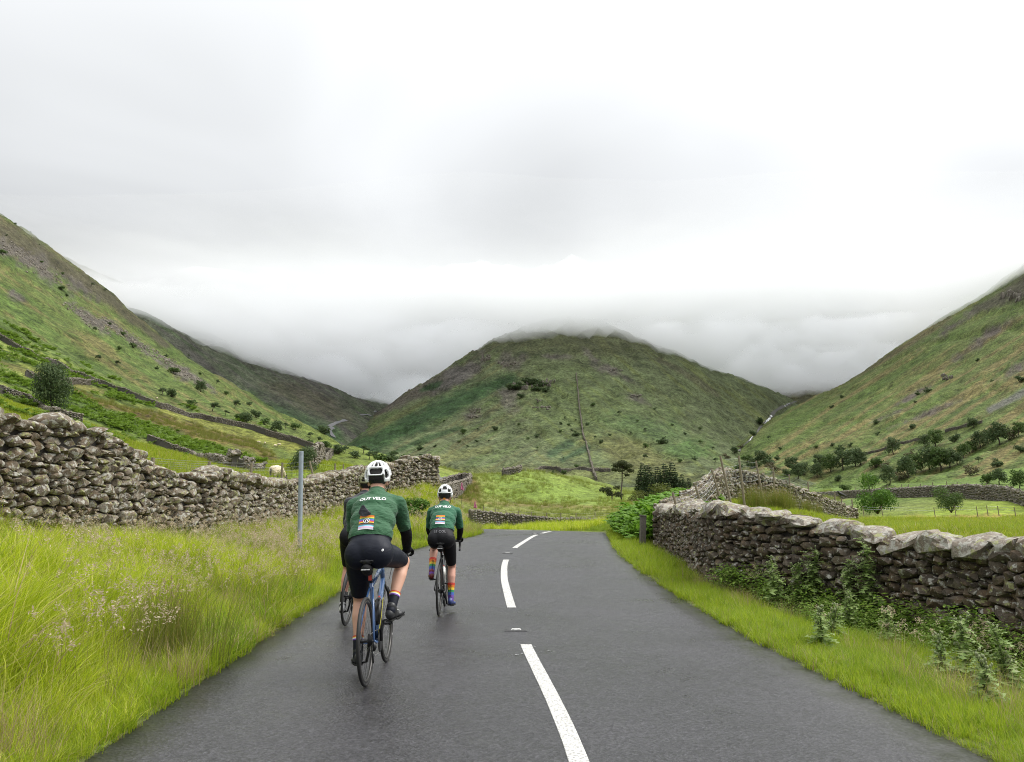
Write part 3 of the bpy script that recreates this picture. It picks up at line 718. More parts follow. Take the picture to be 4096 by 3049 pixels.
# reflecting studs between the dashes
M_stud_iron = simple('dark_cast_iron', (0.06, 0.06, 0.06), 0.5, 0.6, 0.3, 60); M_stud_wht = simple('white_rubber', (0.55, 0.55, 0.53), 0.5)
def stud(p, first=None):
    z = road_z(p[0], p[1])
    if first is None:
        t = empty('road_stud', (p[0], p[1], z))
        b = MB(); b.box((0, 0, 0.007), (0.26, 0.12, 0.012), taper=0.8); b.build('housing', M_stud_iron, t)
        b = MB(); b.box((0, 0, 0.017), (0.12, 0.06, 0.012), taper=0.75); b.build('rubber_insert', M_stud_wht, t)
        for sgn in (-1, 1):
            b = MB(); b.box((sgn * 0.03, -0.030, 0.017), (0.022, 0.010, 0.008)); b.build('reflector', M_stud_wht, t)
        return t
    c = copy_tree(first); c.location = (p[0], p[1], z); return c
s1 = stud(on_road(2064, 2528)); tag(s1, 'white reflecting stud between the two nearest dashes', 'road stud', 'reflecting studs along the centre line')
for sx, sy, lb in ((2030, 2217, 'small white stud beyond the long curved dash'), (2140, 2137, 'distant white stud beside the third dash')):
    tag(stud(on_road(sx, sy), s1), lb)
# thin scrapes of spilt white paint by the near dash
b = MB()
for k in range(16):
    sx, sy = 2104 + rnd.gauss(0, 44), 2612 + rnd.gauss(0, 12); p = on_road(sx, sy); r = rnd.uniform(0.004, 0.014); a0 = rnd.uniform(0, 6)
    vs = [(p[0] + r * rnd.uniform(0.6, 1.4) * math.cos(a0 + t * 1.257), p[1] + 1.5 * r * rnd.uniform(.6, 1.3) * math.sin(a0 + t * 1.257), road_z(p[0], p[1]) + 0.005) for t in range(5)]
    b.add(vs, [(0, 1, 2, 3, 4)])
b.build('paint_splash', simple('thin_grey_paint', (0.30, 0.30, 0.30), 0.6), road)

# ------------------------------------------------------------------ low cloud sitting on the tops
def cloud():
    xs = np.linspace(-1500, 1500, 230); ys = 600 * np.exp(np.linspace(0, math.log(2900 / 600), 160))
    X, Y = np.meshgrid(xs, ys)
    rag = sstep(860, 1080, Y)
    base = 207 + fbm(X / 330, Y / 420, 3, 101, 0.45) * 24 + (fbm(X / 95, Y / 130, 4, 104, 0.6) * 40 + np.abs(fbm(X / 40, Y / 55, 3, 109, 0.6)) * 26) * (0.04 + 0.96 * rag)
    edge = sstep(600, 1500, Y + fbm(X / 420, Y / 420, 3, 108) * 60) * sstep(2900, 2500, Y) * sstep(1500, 1250, np.abs(X))
    base = base + (1 - edge) * 60
    top = base + 2 + edge * (170 )
    n = len(xs); m = len(ys); vs = np.concatenate([np.stack([X, Y, base], -1).reshape(-1, 3), np.stack([X, Y, top], -1).reshape(-1, 3)])
    fs = []; o = n * m
    for j in range(m - 1):
        for i in range(n - 1):
            a = j * n + i; fs.append((a, a + n, a + n + 1, a + 1)); fs.append((o + a, o + a + 1, o + a + n + 1, o + a + n))
    for i in range(n - 1):
        fs.append((i, i + 1, o + i + 1, o + i)); a = (m - 1) * n + i; fs.append((a + 1, a, o + a, o + a + 1))
    for j in range(m - 1):
        a = j * n; fs.append((a + n, a, o + a, o + a + n)); a = j * n + n - 1; fs.append((a, a + n, o + a + n, o + a))
    mt, nn, ll = new_mat('cloud_vapour')
    o_ = nn.new('ShaderNodeOutputMaterial'); v = nn.new('ShaderNodeVolumePrincipled'); ll.new(v.outputs[0], o_.inputs['Volume'])
    v.inputs['Color'].default_value = (0.925, 0.933, 0.945, 1); v.inputs['Density'].default_value = 0.0135; v.inputs['Anisotropy'].default_value = 0.25
    ob = mesh_obj('cloud', vs, fs, mt, smooth=True)
    tag(ob, 'low grey cloud hiding the fell tops', 'cloud', kind='stuff')
cloud()
# ------------------------------------------------------------------ dry stone walls
def stone_mat(name, dark, mid, light, lichen=0.5, moss=0.15):
    m, n, l = new_mat(name)
    o = n.new('ShaderNodeOutputMaterial'); b = n.new('ShaderNodeBsdfPrincipled'); l.new(b.outputs[0], o.inputs[0])
    b.inputs['Roughness'].default_value = 0.85; b.inputs['Specular IOR Level'].default_value = 0.3
    ge = n.new('ShaderNodeNewGeometry'); oi = n.new('ShaderNodeObjectInfo')
    ad = n.new('ShaderNodeMath'); ad.operation = 'ADD'; fr = n.new('ShaderNodeMath'); fr.operation = 'FRACT'
    l.new(oi.outputs['Random'], ad.inputs[0]); l.new(ge.outputs['Random Per Island'], ad.inputs[1]); l.new(ad.outputs[0], fr.inputs[0])
    def noise(s, d, r=0.6, off=0):
        t = n.new('ShaderNodeTexNoise'); t.inputs['Scale'].default_value = s; t.inputs['Detail'].default_value = d; t.inputs['Roughness'].default_value = r
        if off:
            a = n.new('ShaderNodeVectorMath'); a.operation = 'ADD'; a.inputs[1].default_value = (off, off * 2, off * 3); l.new(ge.outputs['Position'], a.inputs[0]); l.new(a.outputs[0], t.inputs['Vector'])
        else: l.new(ge.outputs['Position'], t.inputs['Vector'])
        return t.outputs['Fac']
    def ramp(v, stops):
        r = n.new('ShaderNodeValToRGB'); e = r.color_ramp.elements
        while len(e) < len(stops): e.new(0.5)
        for x, (p, c) in zip(e, stops): x.position = p; x.color = (*c, 1) if len(c) == 3 else c
        l.new(v, r.inputs[0]); return r.outputs[0]
    def mix(f, a, c):
        x = n.new('ShaderNodeMix'); x.data_type = 'RGBA'
        if isinstance(f, float): x.inputs[0].default_value = f
        else: l.new(f, x.inputs[0])
        l.new(a, x.inputs[6])
        if isinstance(c, tuple): x.inputs[7].default_value = (*c, 1)
        else: l.new(c, x.inputs[7])
        return x.outputs[2]
    base = ramp(fr.outputs[0], [(0.0, dark), (0.35, mid), (0.7, tuple(c * 1.15 for c in mid)), (1.0, light)])
    g = noise(28, 6, 0.7)
    gr = ramp(g, [(0.30, (0.35, 0.33, 0.31)), (0.52, (0.9, 0.88, 0.85)), (0.72, (1.5, 1.45, 1.4))])
    mu = n.new('ShaderNodeMix'); mu.data_type = 'RGBA'; mu.blend_type = 'MULTIPLY'; mu.inputs[0].default_value = 0.85
    l.new(base, mu.inputs[6]); l.new(gr, mu.inputs[7])
    warm = ramp(noise(5, 3, 0.5, 4.1), [(0.45, (0, 0, 0)), (0.7, (0.6, 0.6, 0.6))])
    c = mix(warm, mu.outputs[2], (0.16, 0.105, 0.055))
    li = ramp(noise(13, 4, 0.62, 9.3), [(0.60 - 0.06 * lichen, (0, 0, 0)), (0.66 - 0.06 * lichen, (0.85, 0.85, 0.85))])
    c = mix(li, c, (0.42, 0.41, 0.36))
    li2 = ramp(noise(9, 5, 0.66, 21.7), [(0.62 - 0.05 * lichen, (0, 0, 0)), (0.67 - 0.05 * lichen, (0.8, 0.8, 0.8))])
    c = mix(li2, c, (0.30, 0.31, 0.13))
    ms = ramp(noise(3.2, 4, 0.6, 33.1), [(0.66 - moss * 0.3, (0, 0, 0)), (0.76 - moss * 0.3, (0.6, 0.6, 0.6))])
    c = mix(ms, c, (0.055, 0.065, 0.02))
    l.new(c, b.inputs['Base Color'])
    bp = n.new('ShaderNodeBump'); bp.inputs['Strength'].default_value = 0.85; bp.inputs['Distance'].default_value = 0.025
    a2 = n.new('ShaderNodeMath'); a2.operation = 'ADD'; l.new(g, a2.inputs[0]); l.new(noise(9, 4, 0.6, 2.0), a2.inputs[1])
    l.new(a2.outputs[0], bp.inputs['Height']); l.new(bp.outputs[0], b.inputs['Normal'])
    return m
M_stoneL = stone_mat('lichened_fell_stone', (0.085, 0.069, 0.052), (0.165, 0.138, 0.106), (0.290, 0.258, 0.210), 1.25, 0.1)
M_stoneR = stone_mat('brown_fell_stone', (0.052, 0.042, 0.033), (0.100, 0.082, 0.063), (0.170, 0.145, 0.115), 0.60, 0.1)
M_cope = stone_mat('pale_cope_stone', (0.17, 0.150, 0.130), (0.26, 0.235, 0.205), (0.36, 0.33, 0.295), 1.3, 0.05)
M_stone_far = stone_mat('grey_field_stone', (0.115, 0.104, 0.092), (0.160, 0.146, 0.130), (0.22, 0.205, 0.185), 0.5, 0.2)
M_core_far = simple('grey_wall_hearting', (0.075, 0.068, 0.060), 0.95, noise=0.4, nscale=3)
M_core = simple('dark_wall_hearting', (0.030, 0.026, 0.021), 0.95, noise=0.4, nscale=8)

def rock_mesh(name, npts, power, seed, mat, sub=0, rough=0.0, sharp=30):
    r = random.Random(seed); bm = bmesh.new()
    for k in range(npts):
        z = 1 - 2 * (k + 0.5) / npts; a = k * 2.39996 + r.uniform(-0.25, 0.25); q = math.sqrt(1 - z * z)
        d = Vector((q * math.cos(a), q * math.sin(a), z))
        s = (abs(d.x) ** power + abs(d.y) ** power + abs(d.z) ** power) ** (-1 / power)
        d *= s * r.uniform(0.76, 1.06)
        bm.verts.new((d.x * 0.5, d.y * 0.5, d.z * 0.5))
    res = bmesh.ops.convex_hull(bm, input=list(bm.verts))
    for v in [v for v in bm.verts if not v.link_faces]: bm.verts.remove(v)
    if sub:
        bmesh.ops.subdivide_edges(bm, edges=list(bm.edges), cuts=sub, use_grid_fill=True, smooth=0.35)
        bmesh.ops.triangulate(bm, faces=list(bm.faces))
        for v in bm.verts:
            c = v.co; nv = float(fbm(c.x * 5 + seed, c.y * 5 + c.z * 4.1, 3, seed % 50))
            v.co = c * (1 + rough * nv)
    bmesh.ops.recalc_face_normals(bm, faces=list(bm.faces))
    me = D.meshes.new(name); bm.to_mesh(me); bm.free()
    me.polygons.foreach_set('use_smooth', np.ones(len(me.polygons), bool))
    me.set_sharp_from_angle(angle=math.radians(sharp))
    me.materials.append(mat)
    co = np.zeros(len(me.vertices) * 3); me.vertices.foreach_get('co', co); co = co.reshape(-1, 3)
    tri = np.array([p.vertices[:] for p in me.polygons]) if all(len(p.vertices) == 3 for p in me.polygons) else None
    if tri is None:
        b2 = bmesh.new(); b2.from_mesh(me); bmesh.ops.triangulate(b2, faces=list(b2.faces)); b2.to_mesh(me); b2.free()
        tri = np.array([p.vertices[:] for p in me.polygons])
    return me, co, tri
def rockset(mat, npts, power, n, seed, sub=0, rough=0.0, nm='stone'):
    return [rock_mesh(nm, npts, power, seed + k, mat, sub, rough) for k in range(n)]
RK_L = rockset(M_stoneL, 21, 3.6, 20, 100); RK_R = rockset(M_stoneR, 21, 4.0, 20, 200)
RK_capL = rockset(M_stoneL, 20, 3.6, 8, 300, 1, 0.20); RK_capR = rockset(M_cope, 20, 3.8, 10, 400, 1, 0.30)
RK_far = rockset(M_stone_far, 11, 2.8, 10, 500)
RK_pile = rockset(M_stoneL, 18, 3.2, 12, 600)

def joined(name, items, mat, parent=None, smooth=True):
    """items: (rock, 4x4 matrix) -> one mesh object"""
    vs, fs, off = [], [], 0
    for (me, co, tri), M in items:
        A = np.array(M); vs.append(co @ A[:3, :3].T + A[:3, 3]); fs.append(tri + off); off += len(co)
    v = np.concatenate(vs).astype(np.float32); f = np.concatenate(fs).astype(np.int32)
    me = D.meshes.new(name)
    me.vertices.add(len(v)); me.vertices.foreach_set('co', v.ravel())
    me.loops.add(f.size); me.loops.foreach_set('vertex_index', f.ravel())
    me.polygons.add(len(f)); me.polygons.foreach_set('loop_start', np.arange(0, f.size, 3, dtype=np.int32))
    me.polygons.foreach_set('use_smooth', np.full(len(f), smooth)); me.update(calc_edges=True)
    if smooth: me.set_sharp_from_angle(angle=math.radians(30))
    me.materials.append(mat)
    return link(D.objects.new(name, me), parent)

_lowarr = None
def pack(Lw, low, top, wr, hr, r, cell=0.02):
    """irregular rubble packing on a strip: returns (s, z0, w, h)"""
    n = int(Lw / cell); H = np.array([low(i * cell) for i in range(n)]); T = np.array([top(i * cell) for i in range(n)])
    out = []; guard = 0
    done = H >= T - 0.03
    while guard < 20000 and not done.all():
        guard += 1
        cand = np.where(done, 1e9, H - _lowarr)
        i = int(np.argmin(cand)); h0 = H[i]
        a = i
        while a > 0 and abs(H[a - 1] - h0) < 0.035: a -= 1
        e = i
        while e < n - 1 and abs(H[e + 1] - h0) < 0.035: e += 1
        gap = (e - a + 1) * cell
        w = r.uniform(*wr) * (1.0 if r.random() > 0.12 else 1.5)
        if gap < w * 1.35: w = gap
        w = min(w, gap)
        if w < wr[0] * 0.6:
            fill = min(H[max(a - 1, 0)] if a > 0 else 9, H[min(e + 1, n - 1)] if e < n - 1 else 9)
            if fill > 8: fill = h0 + 0.05
            h = max(0.03, fill - h0)
            if h > hr[0] * 0.7 and w > 0.04: out.append(((a + e + 1) / 2 * cell, h0, w, min(h, hr[1])))
            H[a:e + 1] = h0 + h
        else:
            if a == i or r.random() < 0.5: s0 = a
            else: s0 = e + 1 - int(w / cell)
            k = max(1, int(w / cell)); s0 = max(0, min(s0, n - k))
            asp = r.uniform(0.38, 0.85); h = min(hr[1], max(hr[0], w * asp))
            out.append(((s0 + k / 2) * cell, h0, w, h)); H[s0:s0 + k] = h0 + h
        done = H >= T - 0.03
    return out

def wall(name, path, rocks, capset, label, group, thick=0.5, wr=(0.11, 0.32), hr=(0.06, 0.17), cap=(0.35, 0.6, 0.22, 0.34), parts=300, seed=1, side=1, mat=None, cap_mat=None, batter=0.08, ends=True, back=True, lod=True, jit=0.14):
    """path rows: X, Y, z of foot, z of top. side=+1: the face we see lies to the right of the walking direction"""
    global _lowarr
    r = random.Random(seed); p = resample(path, 400)
    s = np.r_[0, np.cumsum(np.hypot(np.diff(p[:, 0]), np.diff(p[:, 1])))]; Lw = s[-1]
    f = lambda k: (lambda t: float(np.interp(t, s, p[:, k])))
    fx, fy, fl, ft = f(0), f(1), f(2), f(3)
    root = empty(name, (fx(Lw / 2), fy(Lw / 2), fl(Lw / 2)))
    tag(root, label, 'stone wall', group, 'thing')
    o = Vector(root.location)
    capH = cap[2] * 0.75 if cap else 0.0
    low = lambda t: fl(t) - 0.12
    top = lambda t: ft(t) - capH
    n = int(Lw / 0.02); _lowarr = np.array([low(i * 0.02) for i in range(n)])
    st = pack(Lw, low, top, wr, hr, r)
    items = []
    def fr(t):
        e = 0.15; dx, dy = fx(min(t + e, Lw)) - fx(max(t - e, 0)), fy(min(t + e, Lw)) - fy(max(t - e, 0)); q = math.hypot(dx, dy)
        return Vector((dx / q, dy / q, 0)), Vector((dy / q, -dx / q, 0)) * side
    def put(t, z0, w, h, dep, off, rk, big=False, jj=jit):
        tx, nn = fr(t); c = Vector((fx(t), fy(t), z0 + h / 2)) + nn * off
        R3 = Matrix((tx, nn, Vector((0, 0, 1)))).transposed()
        if R3.determinant() < 0: R3 = Matrix((-tx, nn, Vector((0, 0, 1)))).transposed()
        R3 = R3 @ Euler((r.gauss(0, jj * 0.7), r.gauss(0, jj), r.gauss(0, jj))).to_matrix()
        M = Matrix.Translation(c - o) @ R3.to_4x4() @ Matrix.Diagonal((w * 1.10, dep, h * 1.13, 1))
        score = w * h / max(c.y, 1.0) ** 2 * (1.0 if abs(pix(c)[0] - 2048) < 2150 else 0.02)
        items.append((score, rk, M, c))
    front = len(rocks)
    for (t, z0, w, h) in st:
        rel = (z0 - fl(t)) / max(0.3, ft(t) - fl(t))
        dep = r.uniform(0.22, 0.34) * (wr[1] / 0.32)
        put(t, z0, w, h, dep, thick / 2 - batter * rel - dep * 0.36 + r.gauss(0, 0.028) * (wr[1] / 0.32), rocks[r.randrange(len(rocks))])
    nf = len(items)
    if cap:
        t = 0.0
        while t < Lw:
            w = r.uniform(cap[0], cap[1]); h = r.uniform(cap[2], cap[3])
            if r.random() < 0.12: t += w * 0.1
            put(min(t + w / 2, Lw - 0.01), top(min(t + w / 2, Lw)) - 0.04 + r.uniform(-0.02, 0.04), w * 1.05, h, thick * r.uniform(0.9, 1.25), r.gauss(0, 0.03), capset[r.randrange(len(capset))], True, 0.16)
            t += w * r.uniform(0.82, 0.96)
    else:
        t = 0.0
        while t < Lw:
            w = r.uniform(*wr) * 1.2
            for off in (-0.12, 0.06): put(min(t + w / 2, Lw - 0.01), top(t) - 0.06 + r.uniform(-0.03, 0.03), w, r.uniform(*hr) * 1.1, thick * 0.55, off * thick / 0.5 + r.gauss(0, .03), rocks[r.randrange(len(rocks))], jj=0.25)
            t += w * 0.85
    if ends:
        for t in (0.0, Lw):
            z = low(t)
            while z < top(t):
                h = r.uniform(*hr) * 1.1
                for off in (-0.25, 0.0, 0.25):
                    put(t, z, r.uniform(*wr), h, 0.28, off * thick / 0.5 * 0.8, rocks[r.randrange(len(rocks))])
                z += h * 0.95
    if back:
        for (t, z0, w, h) in st[::1]:
            if r.random() < 0.8:
                rel = (z0 - fl(t)) / max(0.3, ft(t) - fl(t))
                M0 = len(items); put(t, z0, w * 1.25, h * 1.25, 0.24, -(thick / 2 - batter * rel - 0.09), rocks[r.randrange(len(rocks))])
                items[-1] = (items[-1][0] * 1e-4,) + items[-1][1:]
    # hearting
    vs, fs2 = [], []; NS = max(8, int(Lw / 0.4))
    for k in range(NS + 1):
        t = Lw * k / NS; _, nn = fr(t); q = Vector((fx(t), fy(t), 0)) - Vector((o.x, o.y, 0))
        hb, ht = thick / 2 - 0.10, max(0.06, thick / 2 - 0.10 - batter)
        for off, z in ((hb, low(t)), (ht, top(t) + 0.02), (-ht, top(t) + 0.02), (-hb, low(t))):
            v = q + nn * off; vs.append((v.x, v.y, z - o.z))
    for k in range(NS):
        for e in range(3): fs2.append((k * 4 + e, k * 4 + e + 1, k * 4 + e + 5, k * 4 + e + 4))
    fs2 += [(0, 1, 2, 3), (NS * 4 + 3, NS * 4 + 2, NS * 4 + 1, NS * 4)]
    mesh_obj('hearting', vs, fs2, M_core if parts else M_core_far, root)
    items.sort(key=lambda q: -q[0])
    for sc, rk, M, c in items[:parts]:
        ob = D.objects.new('stone', rk[0]); COL.objects.link(ob); ob.parent = root; ob.matrix_local = M
    rest = items[parts:]
    groups = {}
    for sc, rk, M, c in rest: groups.setdefault(rk[0].materials[0].name, []).append((rk, M))
    for mn, its in groups.items(): tag(joined('stone', its, D.materials[mn], root), kind='stuff')
    return root

# left wall: foot and top read along the photograph
LW = []
for X, Y, zt in ((-8.3, 7.0, 2.95), (-8.0, 9.2, 2.85), (-7.75, 11.0, None)): LW.append((X, Y, float(gz(X, Y)), zt if zt else 2.74))
for sx, Y, ty in ((60, 11.7, 1690), (130, 12.0, 1700), (210, 12.3, 1690), (310, 12.7, 1718), (420, 13.4, 1745), (455, 13.7, 1792), (500, 14.2, 1812), (560, 14.6, 1842), (625, 15.1, 1885), (660, 15.3, 1925), (720, 15.7, 1920), (790, 16.3, 1900),
                  (850, 17.0, 1884), (890, 17.6, 1902), (1000, 19.4, 1925), (1100, 21.5, 1936), (1190, 24.0, 1932), (1250, 25.5, 1920), (1330, 27.2, 1904), (1424, 29.0, 1886), (1500, 30.6, 1872), (1560, 31.6, 1852), (1640, 33.0, 1836), (1700, 33.8, 1828), (1733, 34.2, 1836)):
    q = at(sx, ty, Y); LW.append((q[0], q[1], float(gz(q[0], q[1])) , q[2]))
wall('dry_stone_wall', LW, RK_L, RK_capL, 'long lichened dry stone wall with a slumped top along the left verge', None, thick=0.62, cap=(0.22, 0.58, 0.14, 0.31), wr=(0.085, 0.34), hr=(0.05, 0.18), seed=4, side=1, parts=300, ends=True, jit=0.20)
# right wall
RW = []
for sx, Y, ty, by in ((4500, 7.0, 2225, 2860), (4300, 7.8, 2205, 2780), (4096, 8.6, 2186, 2710), (3900, 9.35, 2172, 2650), (3700, 10.05, 2148, 2598), (3500, 10.75, 2128, 2548), (3350, 11.25, 2105, 2508), (3200, 11.8, 2072, 2468), (3050, 12.4, 2048, 2428), (2920, 13.2, 2036, 2390), (2850, 14.2, 2032, 2358), (2805, 15.8, 2030, 2322), (2760, 18.2, 2030, 2272), (2660, 21.0, 2036, 2230)):
    q = at(sx, ty, Y); w = at(sx, by, Y); RW.append((q[0], q[1], min(float(gz(q[0], q[1])), float(w[2])) - 0.05, q[2]))
wall('dry_stone_wall', RW, RK_R, RK_capR, 'dark brown dry stone wall with big pale cope stones beside the right verge', None, thick=0.55, cap=(0.34, 0.80, 0.17, 0.27), wr=(0.08, 0.29), hr=(0.04, 0.135), seed=9, side=-1, parts=300, jit=0.16)
# wall running up the mound behind the corner and down its far side
PW = []
for sx, Y, ty in ((2668, 21.8, 2022), (2720, 23.5, 2010), (2780, 25.6, 1975), (2830, 28.0, 1935), (2870, 30.5, 1905), (2900, 32.5, 1883), (2950, 32.8, 1893), (3030, 33.2, 1908), (3100, 33.8, 1928), (3160, 34.5, 1950), (3240, 35.5, 1985), (3320, 37.0, 2012), (3400, 39.0, 2040)):
    q = at(sx, ty, Y); PW.append((q[0], q[1], float(gz(q[0], q[1])), max(q[2], float(gz(q[0], q[1])) + 0.5)))
wall('dry_stone_wall', PW, RK_pile, RK_capL, 'tumbled grey wall climbing the mound behind the road corner', None, thick=0.7, cap=None, wr=(0.13, 0.30), hr=(0.09, 0.20), seed=12, side=1, parts=260, jit=0.25)

def px_wall(name, rows, label, seed, height=None, thick=0.7, wr=(0.3, 0.7), hr=(0.18, 0.36), group='far field walls', rocks=RK_far, sub=8):
    """wall whose foot follows pixels on the ground; height in metres"""
    path = []
    for (x0, y0), (x1, y1) in zip(rows[:-1], rows[1:]):
        for t in np.linspace(0, 1, sub, endpoint=False):
            path.append(hit(x0 + (x1 - x0) * t, y0 + (y1 - y0) * t, 15))
    path.append(hit(*rows[-1], 15)); p = np.array(path)
    for k in range(3): 
        for _ in range(6): p[1:-1, k] = 0.25 * p[:-2, k] + 0.5 * p[1:-1, k] + 0.25 * p[2:, k]
    p[:, 2] = [float(top_z(a, b_)) for a, b_ in p[:, :2]]
    r = random.Random(seed)
    path = [(a, b_, c - 0.15, c + height * r.uniform(0.88, 1.1)) for a, b_, c in p]
    return wall(name, path, rocks, None, label, group, thick=thick, cap=None, wr=wr, hr=hr, seed=seed, side=1 , parts=0, back=True, ends=False, batter=0.1, jit=0.25)
def d_wall(rows, label, seed, thick=0.7, wr=(0.28, 0.6), hr=(0.16, 0.32), group='far field walls', side=1):
    path = []
    for sx, Y, ty, by in rows:
        q = at(sx, ty, Y); g = float(gz(q[0], q[1])); path.append((q[0], q[1], g - 0.1, max(q[2], g + 0.4)))
    return wall('dry_stone_wall', path, RK_far, None, label, group, thick=thick, cap=None, wr=wr, hr=hr, seed=seed, side=side, parts=0, ends=False, jit=0.25)
d_wall([(1880, 74, 2046, 0), (1950, 76, 2052, 0), (2020, 77, 2060, 0), (2100, 77, 2067, 0), (2200, 77, 2077, 0), (2300, 77, 2080, 0), (2380, 77, 2080, 0), (2480, 77, 2084, 0)], 'low grey wall across the outside of the road bend', 31, wr=(0.22, 0.5), hr=(0.14, 0.28), side=1)
d_wall([(3230, 165, 1978, 0), (3330, 145, 1972, 0), (3472, 122, 1963, 0), (3594, 108, 1958, 0), (3728, 97, 1951, 0), (3863, 89, 1945, 0), (3998, 80, 1952, 0), (4060, 75, 1965, 0), (4110, 70, 1985, 0), (4200, 66, 2000, 0)], 'curving dark wall round the far side of the right field', 32, side=1)
d_wall([(1690, 120, 1930, 0), (1760, 128, 1925, 0), (1800, 135, 1908, 0), (1850, 140, 1897, 0), (1878, 132, 1898, 0), (1882, 124, 1908, 0), (1860, 116, 1922, 0), (1820, 108, 1932, 0), (1780, 100, 1944, 0), (1740, 92, 1955, 0)], 'looping wall beside the upper road left of the green mound', 33, side=1)
px_wall('dry_stone_wall', [(-60, 1330), (0, 1360), (133, 1434), (233, 1467), (320, 1517), (466, 1567), (639, 1637), (865, 1691), (985, 1714), (1198, 1781), (1331, 1826)], 'long intake wall slanting down the whole left slope', 34, 1.25)
px_wall('dry_stone_wall', [(1325, 1830), (1300, 1846), (1250, 1862), (1235, 1880)], 'short wall turning back above the gorse bush', 35, 1.5)
px_wall('dry_stone_wall', [(590, 1765), (680, 1800), (787, 1835), (907, 1870), (940, 1880)], 'low ruined wall crossing the left pasture', 36, 0.8, wr=(0.22, 0.5), hr=(0.14, 0.26))
px_wall('dry_stone_wall', [(960, 1884), (1020, 1886), (1060, 1880)], 'short tumbled wall remnant behind the fence', 37, 0.55, wr=(0.22, 0.5), hr=(0.14, 0.26))
px_wall('dry_stone_wall', [(-60, 1545), (0, 1572), (40, 1588), (100, 1604), (193, 1662), (246, 1682), (326, 1696)], 'broken wall below the lone leafy tree', 38, 1.0, wr=(0.25, 0.5), hr=(0.15, 0.28))
px_wall('dry_stone_wall', [(100, 1505), (140, 1522), (260, 1536), (390, 1540)], 'faint wall linking the upper pasture to the intake wall', 39, 1.1)
px_wall('dry_stone_wall', [(2386, 1922), (2375, 1897), (2361, 1842), (2351, 1800), (2344, 1772)], 'lower straight wall climbing the knoll of the central fell', 40, 1.3, thick=0.8, wr=(0.6, 1.2), hr=(0.4, 0.7))
px_wall('dry_stone_wall', [(2340, 1766), (2332, 1745), (2328, 1700), (2318, 1640), (2312, 1560), (2305, 1500)], 'upper straight wall climbing the central fell', 41, 1.9, thick=1.0, wr=(0.8, 1.5), hr=(0.5, 0.9))
px_wall('dry_stone_wall', [(2010, 1905), (2080, 1893), (2160, 1872), (2230, 1880), (2350, 1886), (2440, 1888)], 'wall along the foot of the central fell', 42, 1.2, thick=0.8, wr=(0.6, 1.2), hr=(0.4, 0.7))
px_wall('dry_stone_wall', [(3430, 1828), (3520, 1806), (3620, 1775), (3700, 1762)], 'grey wall among the right fellside trees', 43, 1.5, wr=(0.5, 1.0), hr=(0.3, 0.5))
px_wall('dry_stone_wall', [(3780, 1732), (3850, 1712), (3930, 1695)], 'upper grey wall above the right fellside trees', 44, 1.5, wr=(0.5, 1.0), hr=(0.3, 0.5))

# ------------------------------------------------------------------ fences
M_post = simple('weathered_fence_wood', (0.20, 0.165, 0.115), 0.85, noise=0.45, nscale=26, bump=0.5)
M_wire = simple('galvanised_wire', (0.33, 0.34, 0.35), 0.45, 0.7)
def fence(label, posts, group, rails, rad=0.045, wire_r=0.004, mesh_dx=None, slack=0.0, cat='fence'):
    """posts: (foot, top) points; rails: fractions of the post height that carry a wire"""
    root = empty('wire_fence', tuple(posts[0][0])); o = Vector(root.location); tag(root, label, cat, group, 'thing')
    for f_, t_ in posts:
        b = MB(); f_, t_ = Vector(f_) - o, Vector(t_) - o; b.tube([f_ - (t_ - f_).normalized() * 0.25, f_ + (t_ - f_) * 0.5, t_], [rad * 1.05, rad, rad * 0.94], 7); b.build('post', M_post, root)
    b = MB(); rr = random.Random(len(posts))
    for (f0, t0), (f1, t1) in zip(posts[:-1], posts[1:]):
        f0, t0, f1, t1 = [Vector(v) - o for v in (f0, t0, f1, t1)]
        for q in rails:
            a, c = f0.lerp(t0, q), f1.lerp(t1, q); mid = a.lerp(c, 0.5) - Vector((0, 0, slack * rr.uniform(0.4, 1.2)))
            b.tube([a, a.lerp(mid, 0.55) - Vector((0, 0, slack * 0.2)), mid, mid.lerp(c, 0.45) - Vector((0, 0, slack * 0.2)), c], wire_r, 3, caps=False)
        if mesh_dx:
            k = int((f1 - f0).length / mesh_dx)
            for i in range(1, k):
                t = i / k; lo, hi = f0.lerp(f1, t), t0.lerp(t1, t); dip = Vector((0, 0, slack * 3.2 * t * (1 - t)))
                b.tube([lo.lerp(hi, rails[0]) - dip, lo.lerp(hi, rails[-2] if len(rails) > 2 else rails[-1]) - dip], wire_r * 0.8, 3, caps=False)
    b.build('wire', M_wire, root)
    return root
def fpost(sx, ty, Y, hgt=None, bx=None, by=None):
    t = at(sx, ty, Y); 
    if by is not None: f_ = at(bx, by, Y)
    else: f_ = np.array((t[0], t[1], float(gz(t[0], t[1]))))
    return (tuple(f_), tuple(t))
LF = [fpost(380, 1800, 16.5), fpost(612, 1831, 19.5), fpost(838, 1845, 24.5), fpost(1006, 1851, 30), fpost(1130, 1851, 35.5), fpost(1238, 1844, 41, bx=1258, by=1925), fpost(1341, 1854, 49), fpost(1374, 1857, 56), fpost(1391, 1868, 63), fpost(1440, 1885, 66)]
fence('post and wire fence along the pasture behind the left wall', LF, None, (0.12, 0.28, 0.44, 0.60, 0.76, 0.95), 0.055, 0.0035, 0.22, 0.01)
def bp_(sx0, sy0, sx1, sy1, Y):
    t, f_ = at(sx0, sy0, Y), at(sx1, sy1, Y); return (tuple(f_), tuple(t))
RF1 = [bp_(2690, 1970, 2711, 2048, 21.2), bp_(2781, 1943, 2805, 2022, 22.8), bp_(2845, 1874, 2868, 1955, 25.5)]
